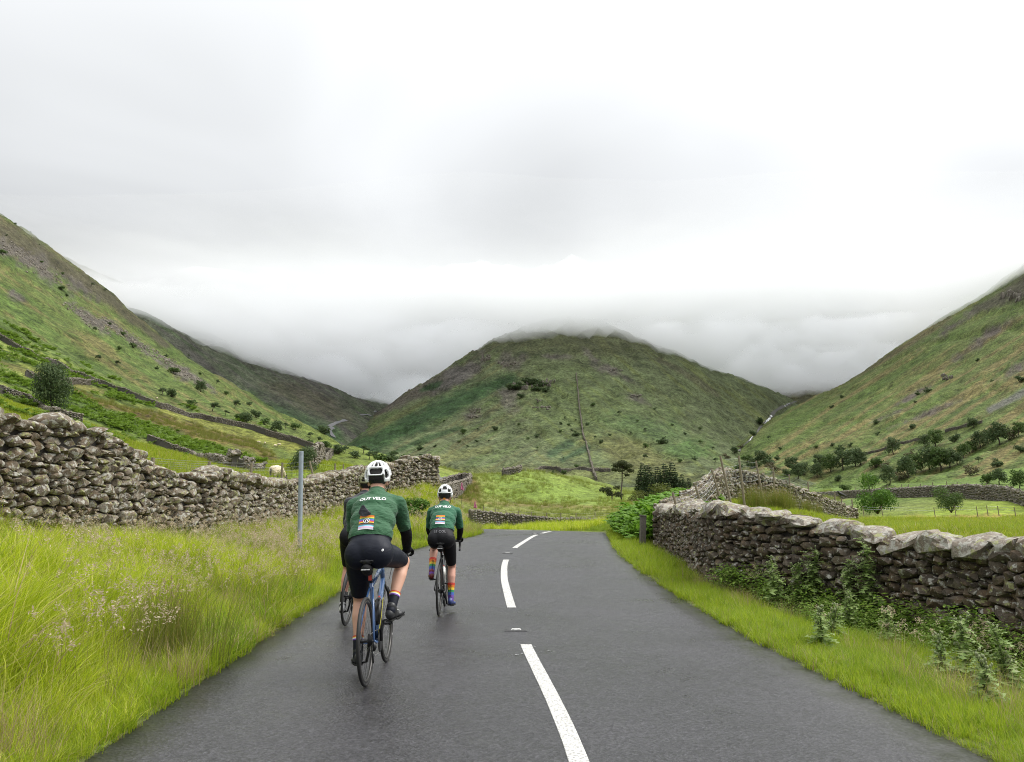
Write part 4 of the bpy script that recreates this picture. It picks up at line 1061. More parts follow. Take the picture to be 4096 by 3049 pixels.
fence('leaning stakes with sagging netting along the tumbled wall', RF1, 'fences round the mound', (0.05, 0.3, 0.5, 0.7, 0.95), 0.036, 0.0035, 0.20, 0.10)
RF2 = [bp_(2881, 1825, 2926, 2030, 24.5), bp_(2954.5, 1823.6, 2977, 2012, 25.5), bp_(3023, 1843.5, 3047, 1975, 28), bp_(3092, 1869, 3099, 1975, 31), bp_(3156.5, 1898, 3161, 1985, 34), bp_(3231, 1927, 3238, 2005, 36), bp_(3338, 1967, 3342, 2044, 39), bp_(3365, 1992, 3370, 2044, 40), bp_(3407, 1998, 3412, 2046, 42)]
fence('tall stakes with torn wire netting over the mound', RF2, 'fences round the mound', (0.45, 0.58, 0.7, 0.82, 0.95), 0.037, 0.0035, 0.2, 0.06)
BF = [fpost(sx, ty, 92) for sx, ty in ((1935, 2024), (1981, 2034), (2024, 2040), (2073, 2043), (2125, 2047), (2187, 2050), (2243, 2052), (2304, 2053), (2380, 2050), (2440, 2052))]
fence('thin fence in the pasture beyond the bend wall', BF, None, (0.3, 0.6, 0.92), 0.06, 0.006, None, 0.0)
FF = [fpost(sx, ty, Y) for sx, ty, Y in ((3420, 1948, 135), (3490, 1945, 128), (3550, 1942, 122), (3606, 1938, 118), (3633, 1936, 114), (3682, 1935, 110), (3730, 1930, 106), (3786, 1926, 102), (3828, 1927, 99), (3945, 1932, 92), (3990, 1938, 88), (4033, 1944, 84), (4071, 1953, 80), (4120, 1965, 78))]
fence('thin fence above the curving far wall', FF, None, (0.4, 0.92), 0.06, 0.006, None, 0.0)
RB = [bp_(sx, sy, sx + 4, sy + 25, Y) for sx, sy, Y in ((3450, 2024, 50), (3525, 2026, 50), (3735, 2030, 50), (3818, 2024, 49), (3905, 2026, 49), (3946, 2022, 48), (3990, 2024, 48), (4057, 2030, 47))]
fence('low broken fence along the near field edge', RB, None, (0.5, 0.9), 0.025, 0.004, None, 0.03)

# galvanised pole and stub post
M_galv = simple('galvanised_steel', (0.30, 0.345, 0.385), 0.55, 0.25, 0.30, 14, 0.15)
pt, pb = at(1205, 1809, 16), at(1198.5, 2175, 16); gzp = float(gz(pb[0], pb[1])) - 0.2
root = empty('metal_pole', (pb[0], pb[1], gzp)); tag(root, 'bare grey galvanised pole standing in the verge grass', 'pole')
b = MB(); dv = Vector(pt - pb); t0 = Vector(pt) - Vector(root.location); f0 = Vector(pb) - Vector(root.location); f0 = f0 - dv.normalized() * (f0.z + 0.1)
b.tube([f0, f0.lerp(t0, 0.5), t0], 0.047, 18); b.build('shaft', M_galv, root, smooth=False)
for p_ in root.children: p_.data.set_sharp_from_angle(angle=0.6) if hasattr(p_.data, 'set_sharp_from_angle') else None
b = MB(); b.tube([t0, t0 + dv.normalized() * 0.012, t0 + dv.normalized() * 0.016], [0.049, 0.049, 0.040], 18); b.build('cap', M_galv, root)
mt_, mb_ = at(2576, 2062, 21.0), at(2570, 2165, 21.0)
root = empty('marker_post', (mb_[0], mb_[1], float(gz(mb_[0], mb_[1])))); tag(root, 'squat old wooden stub post on the right verge by the wall end', 'post')
M_oldwood = simple('old_grey_wood', (0.125, 0.112, 0.095), 0.9, noise=0.5, nscale=22, bump=0.6)
hz = mt_[2] - root.location.z
b = MB(); b.box((0.01, 0, hz / 2 - 0.1), (0.15, 0.11, hz + 0.2), (0, 0.05, 0.2), taper=0.97); b.build('shaft', M_oldwood, root)
b = MB(); b.box((0.03, 0, hz - 0.005), (0.165, 0.125, 0.03), (0.06, 0.1, 0.2)); b.build('cap', M_oldwood, root)
# ------------------------------------------------------------------ grass and ground plants
M_long = leafy('long_grass', (0.190, 0.285, 0.008), (0.530, 0.610, 0.030), 0.48, c3=(0.74, 0.66, 0.24))
M_short = leafy('short_grass', (0.170, 0.280, 0.012), (0.390, 0.470, 0.034), 0.46)
M_deep = leafy('deep_green_grass', (0.120, 0.225, 0.014), (0.300, 0.400, 0.028), 0.46, c3=(0.26, 0.27, 0.07))
M_straw = leafy('dry_straw', (0.30, 0.225, 0.115), (0.42, 0.33, 0.18), 0.35)
M_seed = leafy('pinkish_seed_head', (0.46, 0.35, 0.24), (0.62, 0.53, 0.38), 0.4)
M_stalk = leafy('grass_stalk', (0.20, 0.20, 0.06), (0.34, 0.29, 0.13), 0.3)
M_rush = leafy('rush_stem', (0.11, 0.15, 0.022), (0.22, 0.24, 0.04), 0.35, c3=(0.34, 0.24, 0.09))
M_weed = leafy('weed_leaf', (0.110, 0.215, 0.026), (0.250, 0.365, 0.055), 0.42, c3=(0.26, 0.29, 0.10))
M_frond = leafy('bracken_frond', (0.105, 0.245, 0.020), (0.190, 0.330, 0.034), 0.42)
M_frond_far = leafy('hillside_bracken', (0.115, 0.205, 0.022), (0.195, 0.285, 0.038), 0.42)
SRC = D.collections.new('plant_sources')             # never linked to the scene: only the shapes the scatters repeat
def src(name, mb, mats, smooth=False):
    me = D.meshes.new(name); me.from_pydata(mb.v, [], mb.f)
    for m in mats: me.materials.append(m)
    me.polygons.foreach_set('material_index', np.array(mb.m, dtype=np.int32)); me.update()
    o = D.objects.new(name, me); return o
def blade(mb, r, base, h, lean, az, w, seg=3, mi=0, droop=1.0):
    d = Vector((math.cos(az), math.sin(az), 0)); sd_ = Vector((-math.sin(az), math.cos(az), 0)).lerp(d, r.uniform(-.4, .4)); vs = []
    for k in range(seg + 1):
        t = k / seg; x = lean * t ** (1.6 + droop * 0.6); z = h * (t - 0.22 * droop * (lean / max(h, .01)) * t * t)
        p = Vector(base) + d * x + Vector((0, 0, z)); ww = w * (1 - t) ** 0.7 * 0.5
        if k < seg: vs += [p - sd_ * ww, p + sd_ * ww]
        else: vs.append(p)
    fs = [(2 * k, 2 * k + 1, 2 * k + 3, 2 * k + 2) for k in range(seg - 1)] + [(2 * seg - 2, 2 * seg - 1, 2 * seg)]
    mb.add(vs, fs, mi)
def tuft(name, n, h0, h1, spread, lean, w, mats, seed, seg=3, droop=1.0, straw=0.0):
    r = random.Random(seed); mb = MB()
    for _ in range(n):
        a = r.uniform(0, 6.283); q = spread * math.sqrt(r.random()); h = r.uniform(h0, h1)
        blade(mb, r, (q * math.cos(a), q * math.sin(a), -0.03), h, h * r.uniform(0.1, lean), a + r.gauss(0, 0.9), w * r.uniform(0.7, 1.3), seg, 1 if r.random() < straw else 0, droop)
    return src(name, mb, mats)
def seedy(name, n, h0, h1, spread, seed):
    r = random.Random(seed); mb = MB()
    for _ in range(n):
        a = r.uniform(0, 6.283); q = spread * math.sqrt(r.random()); h = r.uniform(h0, h1); az = r.uniform(0, 6.283); ln = h * r.uniform(.08, .3)
        b0 = Vector((q * math.cos(a), q * math.sin(a), 0)); tip = b0 + Vector((math.cos(az) * ln, math.sin(az) * ln, h)); mid = b0.lerp(tip, .55) + Vector((-math.cos(az), -math.sin(az), 0)) * ln * .15
        mb.tube([b0, mid, tip], [.0018, .0014, .001], 3, 0, caps=False)
        L = r.uniform(.09, .17); dirv = (tip - mid).normalized()
        for k in range(r.randrange(16, 26)):
            t = r.random(); p = tip + dirv * (t * L - .04); sp = (.03 * (1 - t) + .008)
            o = Vector((r.gauss(0, 1), r.gauss(0, 1), r.gauss(.3, .6))) * sp; s_ = r.uniform(.005, .011); u = Vector((r.gauss(0, 1), r.gauss(0, 1), r.gauss(.6, .6))).normalized() * s_ * 1.6; v = u.cross(Vector((r.gauss(0, 1), r.gauss(0, 1), .2))).normalized() * s_ * .6
            c = p + o; mb.add([c - u, c + v, c + u, c - v], [(0, 1, 2, 3)], 1)
    return src(name, mb, [M_stalk, M_seed])
def rushes(name, n, h0, h1, spread, seed, w=0.006):
    r = random.Random(seed); mb = MB()
    for _ in range(n):
        a = r.uniform(0, 6.283); q = spread * math.sqrt(r.random()); h = r.uniform(h0, h1)
        blade(mb, r, (q * math.cos(a), q * math.sin(a), -.03), h, h * r.uniform(.05, .4) * (0.4 + q / spread), a + r.gauss(0, .5), w * r.uniform(.7, 1.2), 3, 0, .3)
    for _ in range(n // 7):
        a = r.uniform(0, 6.283); q = spread * 1.2 * math.sqrt(r.random()); c = Vector((q * math.cos(a), q * math.sin(a), r.uniform(h0, h1) * .85))
        for k in range(5):
            o = Vector((r.gauss(0, .012), r.gauss(0, .012), r.gauss(0, .012))); mb.add([c + o, c + o + Vector((.012, .004, .006)), c + o + Vector((.004, .002, .016))], [(0, 1, 2)], 1)
    return src(name, mb, [M_rush, M_straw])
def fern(name, n, L0, L1, seed, mat, pinn=11, up=.75):
    r = random.Random(seed); mb = MB()
    for i in range(n):
        az = r.uniform(0, 6.283); L = r.uniform(L0, L1); d = Vector((math.cos(az), math.sin(az), 0)); sd_ = Vector((-d.y, d.x, 0)); b0 = Vector((r.gauss(0, .08), r.gauss(0, .08), 0))
        e = r.uniform(up * .7, up * 1.25)
        def P(t): return b0 + d * (L * (t * (1 - e * .35) * .85)) + Vector((0, 0, L * (e * t * 1.25 - .75 * e * t * t)))
        for k in range(1, pinn + 1):
            t = .18 + .8 * k / pinn; p = P(t); wl_ = L * .30 * (1 - t) ** .8 + .012; f2 = (P(min(1, t + .05)) - P(t - .05)).normalized()
            for sg in (-1, 1):
                q = p + sd_ * sg * wl_ + f2 * wl_ * .35 + Vector((0, 0, -wl_ * .25 + r.gauss(0, .012))); ww = L * .032
                mb.add([p - f2 * ww, q, p + f2 * ww], [(0, 1, 2)], 0)
                m_ = p.lerp(q, .5); mb.add([m_ - f2 * ww * 2.1 - Vector((0, 0, .01)), q, m_ + f2 * ww * 1.5], [(0, 1, 2)], 0)
    return src(name, mb, [mat])
def weed(name, n, h, seed, mat):
    """low broad-leaved herbs"""
    r = random.Random(seed); mb = MB()
    for i in range(n):
        a = r.uniform(0, 6.283); q = .16 * math.sqrt(r.random()); z = r.uniform(.02, h); az = r.uniform(0, 6.283); L = r.uniform(.022, .06); d = Vector((math.cos(az), math.sin(az), r.uniform(-.2, .6))).normalized(); s_ = d.cross(Vector((0, 0, 1))).normalized() * L * r.uniform(.22, .34)
        c = Vector((q * math.cos(a), q * math.sin(a), z)); mb.add([c, c + d * L * .5 + s_, c + d * L - Vector((0, 0, L * .25)), c + d * L * .5 - s_], [(0, 1, 2, 3)], 0)
    return src(name, mb, [mat])
S_long = [tuft('long_tuft', 30, .26, .62, .11, .9, .0080, [M_long, M_straw], 10 + k, 4, 1.2, .05) for k in range(4)]
S_broad = [tuft('broad_tuft', 22, .18, .5, .13, .95, .0115, [M_deep, M_straw], 110 + k, 4, 1.4, .08) for k in range(3)]
S_thin = [tuft('straw_tuft', 26, .3, .62, .12, .8, .004, [M_straw, M_long], 120 + k, 3, 1.1, .4) for k in range(3)]
S_longfar = [tuft('long_tuft', 30, .30, .62, .16, .8, .011, [M_long, M_straw], 20 + k, 3, 1.1, .05) for k in range(3)]
S_short = [tuft('short_tuft', 40, .07, .22, .10, .8, .0072, [M_short, M_straw], 30 + k, 2, 1.0, .04) for k in range(4)]
S_deep = [tuft('deep_tuft', 36, .12, .36, .11, .8, .0078, [M_deep, M_straw], 40 + k, 3, 1.1, .05) for k in range(4)]
M_past = leafy('pasture_grass', (0.185, 0.270, 0.016), (0.380, 0.420, 0.040), 0.42)
S_field = [tuft('field_tuft', 42, .05, .17, .26, .8, .014, [M_past, M_straw], 50 + k, 2, .8, .05) for k in range(4)]
M_mid = leafy('rough_pasture_grass', (0.120, 0.185, 0.022), (0.260, 0.300, 0.045), 0.42, c3=(0.36, 0.31, 0.12))
S_midpast = [tuft('rough_tuft', 30, .25, .5, .2, .8, .014, [M_mid, M_straw], 130 + k, 3, 1.0, .04) for k in range(3)]
S_mat = [tuft('dry_mat', 46, .06, .22, .12, 1.7, .005, [M_straw, M_long], 60 + k, 3, 1.8, .5) for k in range(3)]
S_seed = [seedy('seed_stalks', 7, .5, .82, .14, 70 + k) for k in range(4)]
S_rush = [rushes('rush_tuft', 90, .55, .95, .16, 80 + k) for k in range(3)]
S_rushfar = [rushes('rush_tuft', 70, .4, .8, .4, 84 + k, .02) for k in range(3)]
S_fern = [fern('fern_tuft', 9, .5, .95, 90 + k, M_frond) for k in range(3)]
S_fernfar = [fern('fern_tuft', 7, .9, 1.5, 94 + k, M_frond_far, 7) for k in range(3)]
S_weed = [weed('weed_tuft', 110, .42, 98 + k, M_weed) for k in range(3)]

def scatter(name, pts, scl, sources, label, seed=1, tilt=.12, cat=None, zs=None):
    pts = np.asarray(pts, float); N = len(pts); q = np.random.default_rng(seed)
    me = D.meshes.new(name); me.vertices.add(N); me.vertices.foreach_set('co', pts.astype(np.float32).ravel())
    rot = np.stack([q.normal(0, tilt, N), q.normal(0, tilt, N), q.uniform(0, 6.283, N)], 1).astype(np.float32)
    a = me.attributes.new('rot', 'FLOAT_VECTOR', 'POINT'); a.data.foreach_set('vector', rot.ravel())
    sc = np.repeat(np.asarray(scl, float).reshape(-1, 1) * np.ones((N, 1)), 3, 1); sc[:, 2] *= (q.uniform(.75, 1.2, N) if zs is None else zs)
    a = me.attributes.new('scl', 'FLOAT_VECTOR', 'POINT'); a.data.foreach_set('vector', sc.astype(np.float32).ravel())
    a = me.attributes.new('idx', 'INT', 'POINT'); a.data.foreach_set('value', q.integers(0, len(sources), N).astype(np.int32))
    o = link(D.objects.new(name, me)); tag(o, label, cat, kind='stuff')
    ck = 'src_' + '_'.join(sorted({s.name for s in sources})); c = D.collections.get(ck[:60])
    if c is None:
        c = D.collections.new(ck[:60])
        for s in sources: c.objects.link(s)
    ng = D.node_groups.new('scatter', 'GeometryNodeTree')
    ng.interface.new_socket('Geometry', in_out='INPUT', socket_type='NodeSocketGeometry'); ng.interface.new_socket('Geometry', in_out='OUTPUT', socket_type='NodeSocketGeometry')
    n = ng.nodes; l = ng.links; gi = n.new('NodeGroupInput'); go = n.new('NodeGroupOutput'); ip = n.new('GeometryNodeInstanceOnPoints'); ci = n.new('GeometryNodeCollectionInfo')
    ci.inputs['Collection'].default_value = c; ci.inputs['Separate Children'].default_value = True; ci.inputs['Reset Children'].default_value = True
    def na(nm, t):
        x = n.new('GeometryNodeInputNamedAttribute'); x.data_type = t; x.inputs['Name'].default_value = nm; return x.outputs['Attribute']
    e2r = n.new('FunctionNodeEulerToRotation'); l.new(na('rot', 'FLOAT_VECTOR'), e2r.inputs[0])
    l.new(gi.outputs[0], ip.inputs['Points']); l.new(ci.outputs[0], ip.inputs['Instance']); ip.inputs['Pick Instance'].default_value = True
    l.new(na('idx', 'INT'), ip.inputs['Instance Index']); l.new(e2r.outputs[0], ip.inputs['Rotation']); l.new(na('scl', 'FLOAT_VECTOR'), ip.inputs['Scale']); l.new(ip.outputs[0], go.inputs[0])
    md = o.modifiers.new('scatter', 'NODES'); md.node_group = ng
    return o
LWx = resample(np.array([(a, b_) for a, b_, _, _ in LW]), 300); RWx = resample(np.array([(a, b_) for a, b_, _, _ in RW]), 300)
def left_wall_x(y): return np.interp(y, LWx[:, 1], LWx[:, 0])
def right_wall_x(y): return np.interp(y, RWx[::-1, 1] if RWx[0, 1] > RWx[-1, 1] else RWx[:, 1], RWx[::-1, 0] if RWx[0, 1] > RWx[-1, 1] else RWx[:, 0])
def cand(n, x0, x1, y0, y1, seed, near=True):
    q = np.random.default_rng(seed)
    y = q.uniform(y0, y1, n); x = q.uniform(x0, x1, n)
    u = CX + FPX * x / (y * CT + 0.01)
    m = (u > -700) & (u < 4800)
    return x[m], y[m], q
def ground_pts(x, y): return np.stack([x, y, gz(x, y)], 1)

# left verge
def left_zone(x, y): return (rdist(x, y) > 0.0) & (x < np.interp(y, Le[:, 1][:130], Le[:, 0][:130])) & np.where(y < 34.3, x > left_wall_x(np.clip(y, 7, 34.2)) - 0.05, True)
P_, SC, = [], []
def take(x, y, q, dens, zone, total):
    m = zone(x, y); x, y = x[m], y[m]; k = q.random(len(x)) < dens(x, y); return x[k], y[k]
def verge(name, label, srcs, bands, zone, hfun, seed, x0, x1):
    X, Y, S = [], [], []
    for (y0, y1, d, s) in bands:
        n = int(d * (x1 - x0) * (y1 - y0)); x, y, q = cand(n, x0, x1, y0, y1, seed + int(y0 * 7))
        m = zone(x, y); x, y = x[m], y[m]; X.append(x); Y.append(y); S.append(np.full(len(x), s))
    x = np.concatenate(X); y = np.concatenate(Y); s = np.concatenate(S); f = hfun(x, y); k = f > 0.02
    return scatter(name, ground_pts(x[k], y[k]), s[k] * f[k], srcs, label, seed)
patch = lambda x, y, sc, sd_: fbm(x / sc, y / sc, 3, sd_)
def hl(x, y):
    rd = rdist(x, y); f = (0.42 + 0.58 * sstep(0.15, 1.0, rd)) * (1 + 0.55 * patch(x, y, 1.0, 3) + .35 * patch(x, y, .35, 4))
    return np.where(np.random.default_rng(4).random(len(x)) < np.clip(0.35 + rd, 0, 1), f, 0)
verge('verge_grass', 'long yellow green grass filling the left verge', S_long, [(1.5, 4.5, 330, 1.0), (4.5, 8, 270, 1.0), (8, 13, 170, .85)], left_zone, hl, 11, -10, -1.5)
verge('verge_grass', 'long grass on the bank below the left wall', S_longfar, [(13, 20, 95, 0.62), (20, 28, 80, 0.72), (28, 42, 75, 0.8)], left_zone, lambda x, y: hl(x, y) * 0.95, 12, -9, 1.0)
verge('short_verge_grass', 'short grass fringing the left road edge', S_short, [(1.5, 6, 330, 1.0), (6, 14, 200, 1.1), (14, 36, 70, 1.6)], lambda x, y: left_zone(x, y) & (rdist(x, y) < 0.9), lambda x, y: 0.75 + 0.4 * patch(x, y, .7, 9), 13, -6, 0)
verge('dry_grass', 'dry straw coloured grass matted along the left road edge', S_mat, [(1.5, 6, 120, 1.0), (6, 13, 70, 1.0)], lambda x, y: left_zone(x, y) & (rdist(x, y) < 0.5), lambda x, y: np.where(patch(x, y, .8, 14) > .02, .95, 0), 14, -6, -1)
verge('broad_grass', 'broad bladed deep green clumps in the left verge', S_broad, [(1.5, 7, 150, 1.0), (7, 14, 90, 1.0), (14, 34, 30, 1.1)], left_zone, lambda x, y: np.where(patch(x, y, .9, 44) > .10, .85 + .5 * patch(x, y, .5, 45), 0), 16, -10, 0)
verge('straw_grass', 'dead straw stems standing in the left verge', S_thin, [(1.5, 8, 60, .95), (8, 20, 40, .9), (20, 36, 22, 1.0)], left_zone, lambda x, y: np.where(patch(x, y, 1.3, 47) > .12, .9, 0), 17, -10, 0)
verge('short_grass', 'low grass in the hollows of the left verge', S_short, [(1.5, 8, 120, 1.2)], left_zone, lambda x, y: np.where(patch(x, y, .8, 48) > -.05, 1.0, 0), 18, -8, -1)
def seed_dens(x, y):
    u, v = pix((x, y, gz(x, y) + .5)); w = np.exp(-(((u - 1080) / 330) ** 2 + ((v - 2205) / 85) ** 2)) * .95 + .05 + .35 * np.exp(-(((u - 380) / 260) ** 2 + ((v - 2480) / 260) ** 2)) + .35 * np.exp(-(((u - 1650) / 200) ** 2 + ((v - 2040) / 90) ** 2)) + .5 * np.exp(-(((u - 1850) / 110) ** 2 + ((v - 2080) / 60) ** 2)) + .1 * (v < 2180)
    return np.where(np.random.default_rng(6).random(len(x)) < w * (.5 + 1.2 * (patch(x, y, 1.0, 19) > 0)), 1.0 + .15 * patch(x, y, .5, 2), 0)
verge('seed_heads', 'pinkish grass seed heads standing above the left verge', S_seed, [(2, 9, 16, .9), (9, 22, 15, .8), (22, 40, 8, .9)], lambda x, y: left_zone(x, y) & (rdist(x, y) > .35), seed_dens, 15, -10, 0)
# right verge
def right_zone(x, y): return (rdist(x, y) > 0.0) & (x > np.interp(y, Re[:, 1][:120], Re[:, 0][:120])) & np.where(y < 21, x < right_wall_x(np.clip(y, 7.0, 21)) - 0.16, x < 4.6 + (y - 21) * 0.35)
verge('verge_grass', 'short green grass along the right verge', S_short, [(2, 7, 300, 1.05), (7, 14, 190, 1.15), (14, 30, 80, 1.6)], lambda x, y: right_zone(x, y), lambda x, y: (.62 + .25 * sstep(.1, .8, rdist(x, y)) + .35 * patch(x, y, .8, 23)), 21, 2, 9)
verge('tall_verge_grass', 'deeper green tussocky grass under the right wall', S_deep, [(2, 7, 230, 1.1), (7, 13, 130, 1.1), (13, 22, 80, 1.2), (22, 40, 60, 1.5)], lambda x, y: right_zone(x, y) & (rdist(x, y) > .35), lambda x, y: (.36 + .22 * sstep(.3, 1.6, rdist(x, y)) + .35 * patch(x, y, .9, 24)), 22, 2, 9)
verge('low_weeds', 'broad leaved weeds among the right verge grass', S_weed, [(2, 12.9, 62, 1.0)], lambda x, y: right_zone(x, y) & (rdist(x, y) > .55), lambda x, y: np.where(right_wall_x(np.clip(y, 7.0, 21)) - x < 1.15 + 1.3 * patch(x, y, 1.1, 26), .55 + .75 * sstep(1.3, .2, right_wall_x(np.clip(y, 7.0, 21)) - x) + .4 * patch(x, y, .5, 28), 0), 23, 2, 8)
verge('straw_grass', 'dead stalks and straw along the foot of the right wall', S_thin, [(2, 14, 40, .8), (14, 34, 20, .9)], lambda x, y: right_zone(x, y) & (rdist(x, y) > .5), lambda x, y: np.where(patch(x, y, .9, 57) > .08, .8, 0), 26, 2, 9)
verge('broad_grass', 'broad bladed clumps in the right verge', S_broad, [(2, 8, 80, .8), (8, 14, 50, .8)], right_zone, lambda x, y: np.where(patch(x, y, .8, 54) > .05, .5 + .2 * sstep(.3, 1.2, rdist(x, y)), 0), 27, 2, 9)
verge('seed_heads', 'pale grass stalks among the right verge plants', S_seed, [(3, 14, 5, .75), (20, 34, 6, .9)], lambda x, y: right_zone(x, y) & (rdist(x, y) > .9), lambda x, y: np.where(patch(x, y, .8, 27) > .0, .9, 0), 24, 2, 9)
# outside of the bend, in front of the low wall
verge('verge_grass', 'grass strip between the road bend and the low wall', S_longfar, [(36, 78, 9, 1.25)], lambda x, y: (rdist(x, y) > .1) & (y > np.interp(x, Re[::-1, 0][:70], Re[::-1, 1][:70]) ) & (x > -9), lambda x, y: .8 + .3 * patch(x, y, 3, 29), 25, -9, 14)
# fields
def field(name, label, srcs, n, x0, x1, y0, y1, zone, hf, seed, tilt=.12):
    q = np.random.default_rng(seed); t = q.random(n)
    y = y0 * (y1 / y0) ** t; x = q.uniform(x0, x1, n) if x1 is not None else 0
    m = zone(x, y); x, y = x[m], y[m]; f = hf(x, y); k = f > .02
    return scatter(name, ground_pts(x[k], y[k]), f[k], srcs, label, seed, tilt)
def rfield(x, y): return (x > np.where(y < 21, right_wall_x(np.clip(y, 7.0, 21)) + .5, 5.0 + (y - 21) * .35)) & (x / y < .78) & (x / y > .2)
field('field_grass', 'bright short grass in the field behind the right wall', S_field, 60000, 5, 48, 10, 62, rfield, lambda x, y: (.75 + y / 60) * (1 + .5 * patch(x, y, 2.5, 31)), 31)
field('field_tussocks', 'darker tussocks scattered in the right field', S_deep, 1500, 6, 48, 14, 60, rfield, lambda x, y: np.where(patch(x, y, 4, 33) > .08, .9, 0), 32)
def lfield(x, y): return (x < np.where(y < 34.3, left_wall_x(np.clip(y, 7, 34.2)) - .5, -6)) & (x / y > -.82) & (x / y < -.14)
field('pasture_grass', 'short grass in the sheep pasture behind the left wall', S_field, 52000, -70, -6, 14, 110, lfield, lambda x, y: (.75 + y / 45) * (1 + .45 * patch(x, y, 3, 35)), 33)
def colsample(S, x, y):
    fa = np.clip((x / y - S.a[0]) / (S.a[1] - S.a[0]), 0, S.na - 1).astype(int); fl = np.clip((np.log(y) - S.l[0]) / (S.l[1] - S.l[0]), 0, S.ny - 1).astype(int); return S.col[fl, fa]
def brk(x, y): c = colsample(G, x, y); return (c[:, 1] > c[:, 0] * 1.48) & (c[:, 1] < .16)
field('hillside_bracken', 'bracken spreading over the left slope', S_fernfar, 42000, -150, -12, 50, 230, lambda x, y: (x / y > -.85) & (x / y < -.2) & brk(x, y), lambda x, y: (.55 + y / 260) * (1 + .4 * patch(x, y, 6, 37)), 34)
def rsh(x, y): c = colsample(G, x, y); return (c[:, 0] > c[:, 1] * 1.12) & (c[:, 2] < .04)
field('rushes', 'brown rushes in the damp strips of the pastures', S_rushfar, 26000, -150, 60, 55, 235, lambda x, y: (x / y > -.85) & (x / y < .5) & rsh(x, y), lambda x, y: (.6 + y / 300) * (1 + .4 * patch(x, y, 6, 39)), 35)
field('pasture_tussocks', 'rough grass in the pastures beyond the bend', S_midpast, 16000, -20, 70, 82, 250, lambda x, y: (x / y > -.14) & (x / y < .42), lambda x, y: np.where(patch(x, y, 5, 41) > -.1, .8 + y / 170, 0), 36)
# bracken by the wall corner
q = np.random.default_rng(51); bp_pts = []
for k in range(900):
    sx, sy, Y = q.uniform(2440, 2800), q.uniform(1, 1), q.uniform(21.8, 30)
    X = at(sx, 2050, Y)[0]; bp_pts.append((X, Y))
bp_pts = np.array(bp_pts); kx = np.interp(bp_pts[:, 1], [21.8, 33], [4.5, 8.6]); m = (bp_pts[:, 0] < kx - .25) & (bp_pts[:, 0] > np.interp(bp_pts[:, 1], [21, 24, 30], [3.75, 3.55, 4.3]))
bp_pts = bp_pts[m]
scatter('bracken', ground_pts(bp_pts[:, 0], bp_pts[:, 1]), .95 + .75 * sstep(3.6, 4.9, bp_pts[:, 0]), S_fern, 'bright green bracken bank beside the wall corner', 52, cat='bracken')
# rush clumps
def clump(name, label, sx, sy, n, sp, sc, srcs, Y, seed, group=None):
    q = np.random.default_rng(seed); c = at(sx, sy, Y); root = empty(name, (c[0], c[1], float(gz(c[0], c[1])))); tag(root, label, 'rushes', group, 'thing')
    vs, fs, ms, off = [], [], [], 0
    for _ in range(n):
        a = q.uniform(0, 6.283); r_ = math.sqrt(q.random()); dx, dy = sp[0] * r_ * math.cos(a), sp[1] * r_ * math.sin(a); me = srcs[int(q.integers(0, len(srcs)))].data
        k = q.uniform(.75, 1.15) * sc; t = q.uniform(0, 6.283); zz = float(gz(c[0] + dx, c[1] + dy)) - root.location.z
        for v in me.vertices: vs.append((dx + k * (v.co.x * math.cos(t) - v.co.y * math.sin(t)), dy + k * (v.co.x * math.sin(t) + v.co.y * math.cos(t)), zz + k * v.co.z))
        for p in me.polygons: fs.append(tuple(i + off for i in p.vertices)); ms.append(p.material_index)
        off += len(me.vertices)
    tag(mesh_obj('stems', vs, fs, [M_rush, M_straw], root, False, ms), kind='stuff')
clump('rush_clump', 'dark upright rush clump in the near left verge', 690, 2560, 8, (.36, .3), .85, S_rush, 7.2, 61)
clump('rush_clump', 'tall olive rush clump against the mound wall', 3070, 2050, 30, (1.0, .5), 1.0, S_rush, 27, 62)
clump('rush_clump', 'lower brown rush clump to the right of the tall one', 3215, 2055, 22, (.8, .4), .8, S_rush, 29, 63)
# ------------------------------------------------------------------ trees, bushes, crags
def leaf_mat(n, a, b, c=None): return leafy(n, a, b, 0.3, 0.6, 0.2, c)
M_broad = leaf_mat('broadleaf', (0.060, 0.108, 0.030), (0.120, 0.178, 0.048)); M_dark = leaf_mat('dark_foliage', (0.056, 0.096, 0.038), (0.116, 0.156, 0.062))
M_conif = leaf_mat('conifer_needles', (0.022, 0.044, 0.016), (0.052, 0.082, 0.026)); M_pale = leaf_mat('pale_foliage', (0.075, 0.115, 0.048), (0.130, 0.170, 0.072)); M_pine = leaf_mat('pine_needles', (0.050, 0.066, 0.024), (0.100, 0.108, 0.046))
M_brown = leaf_mat('brownish_twigs', (0.090, 0.085, 0.044), (0.140, 0.120, 0.066)); M_lightc = leaf_mat('yellow_green_foliage', (0.085, 0.110, 0.024), (0.140, 0.160, 0.036)); M_bushy = leaf_mat('fresh_bush_leaves', (0.060, 0.135, 0.022), (0.125, 0.225, 0.034))
M_bark = simple('bark', (0.075, 0.060, 0.045), 0.9, noise=0.4, nscale=6, bump=0.5)
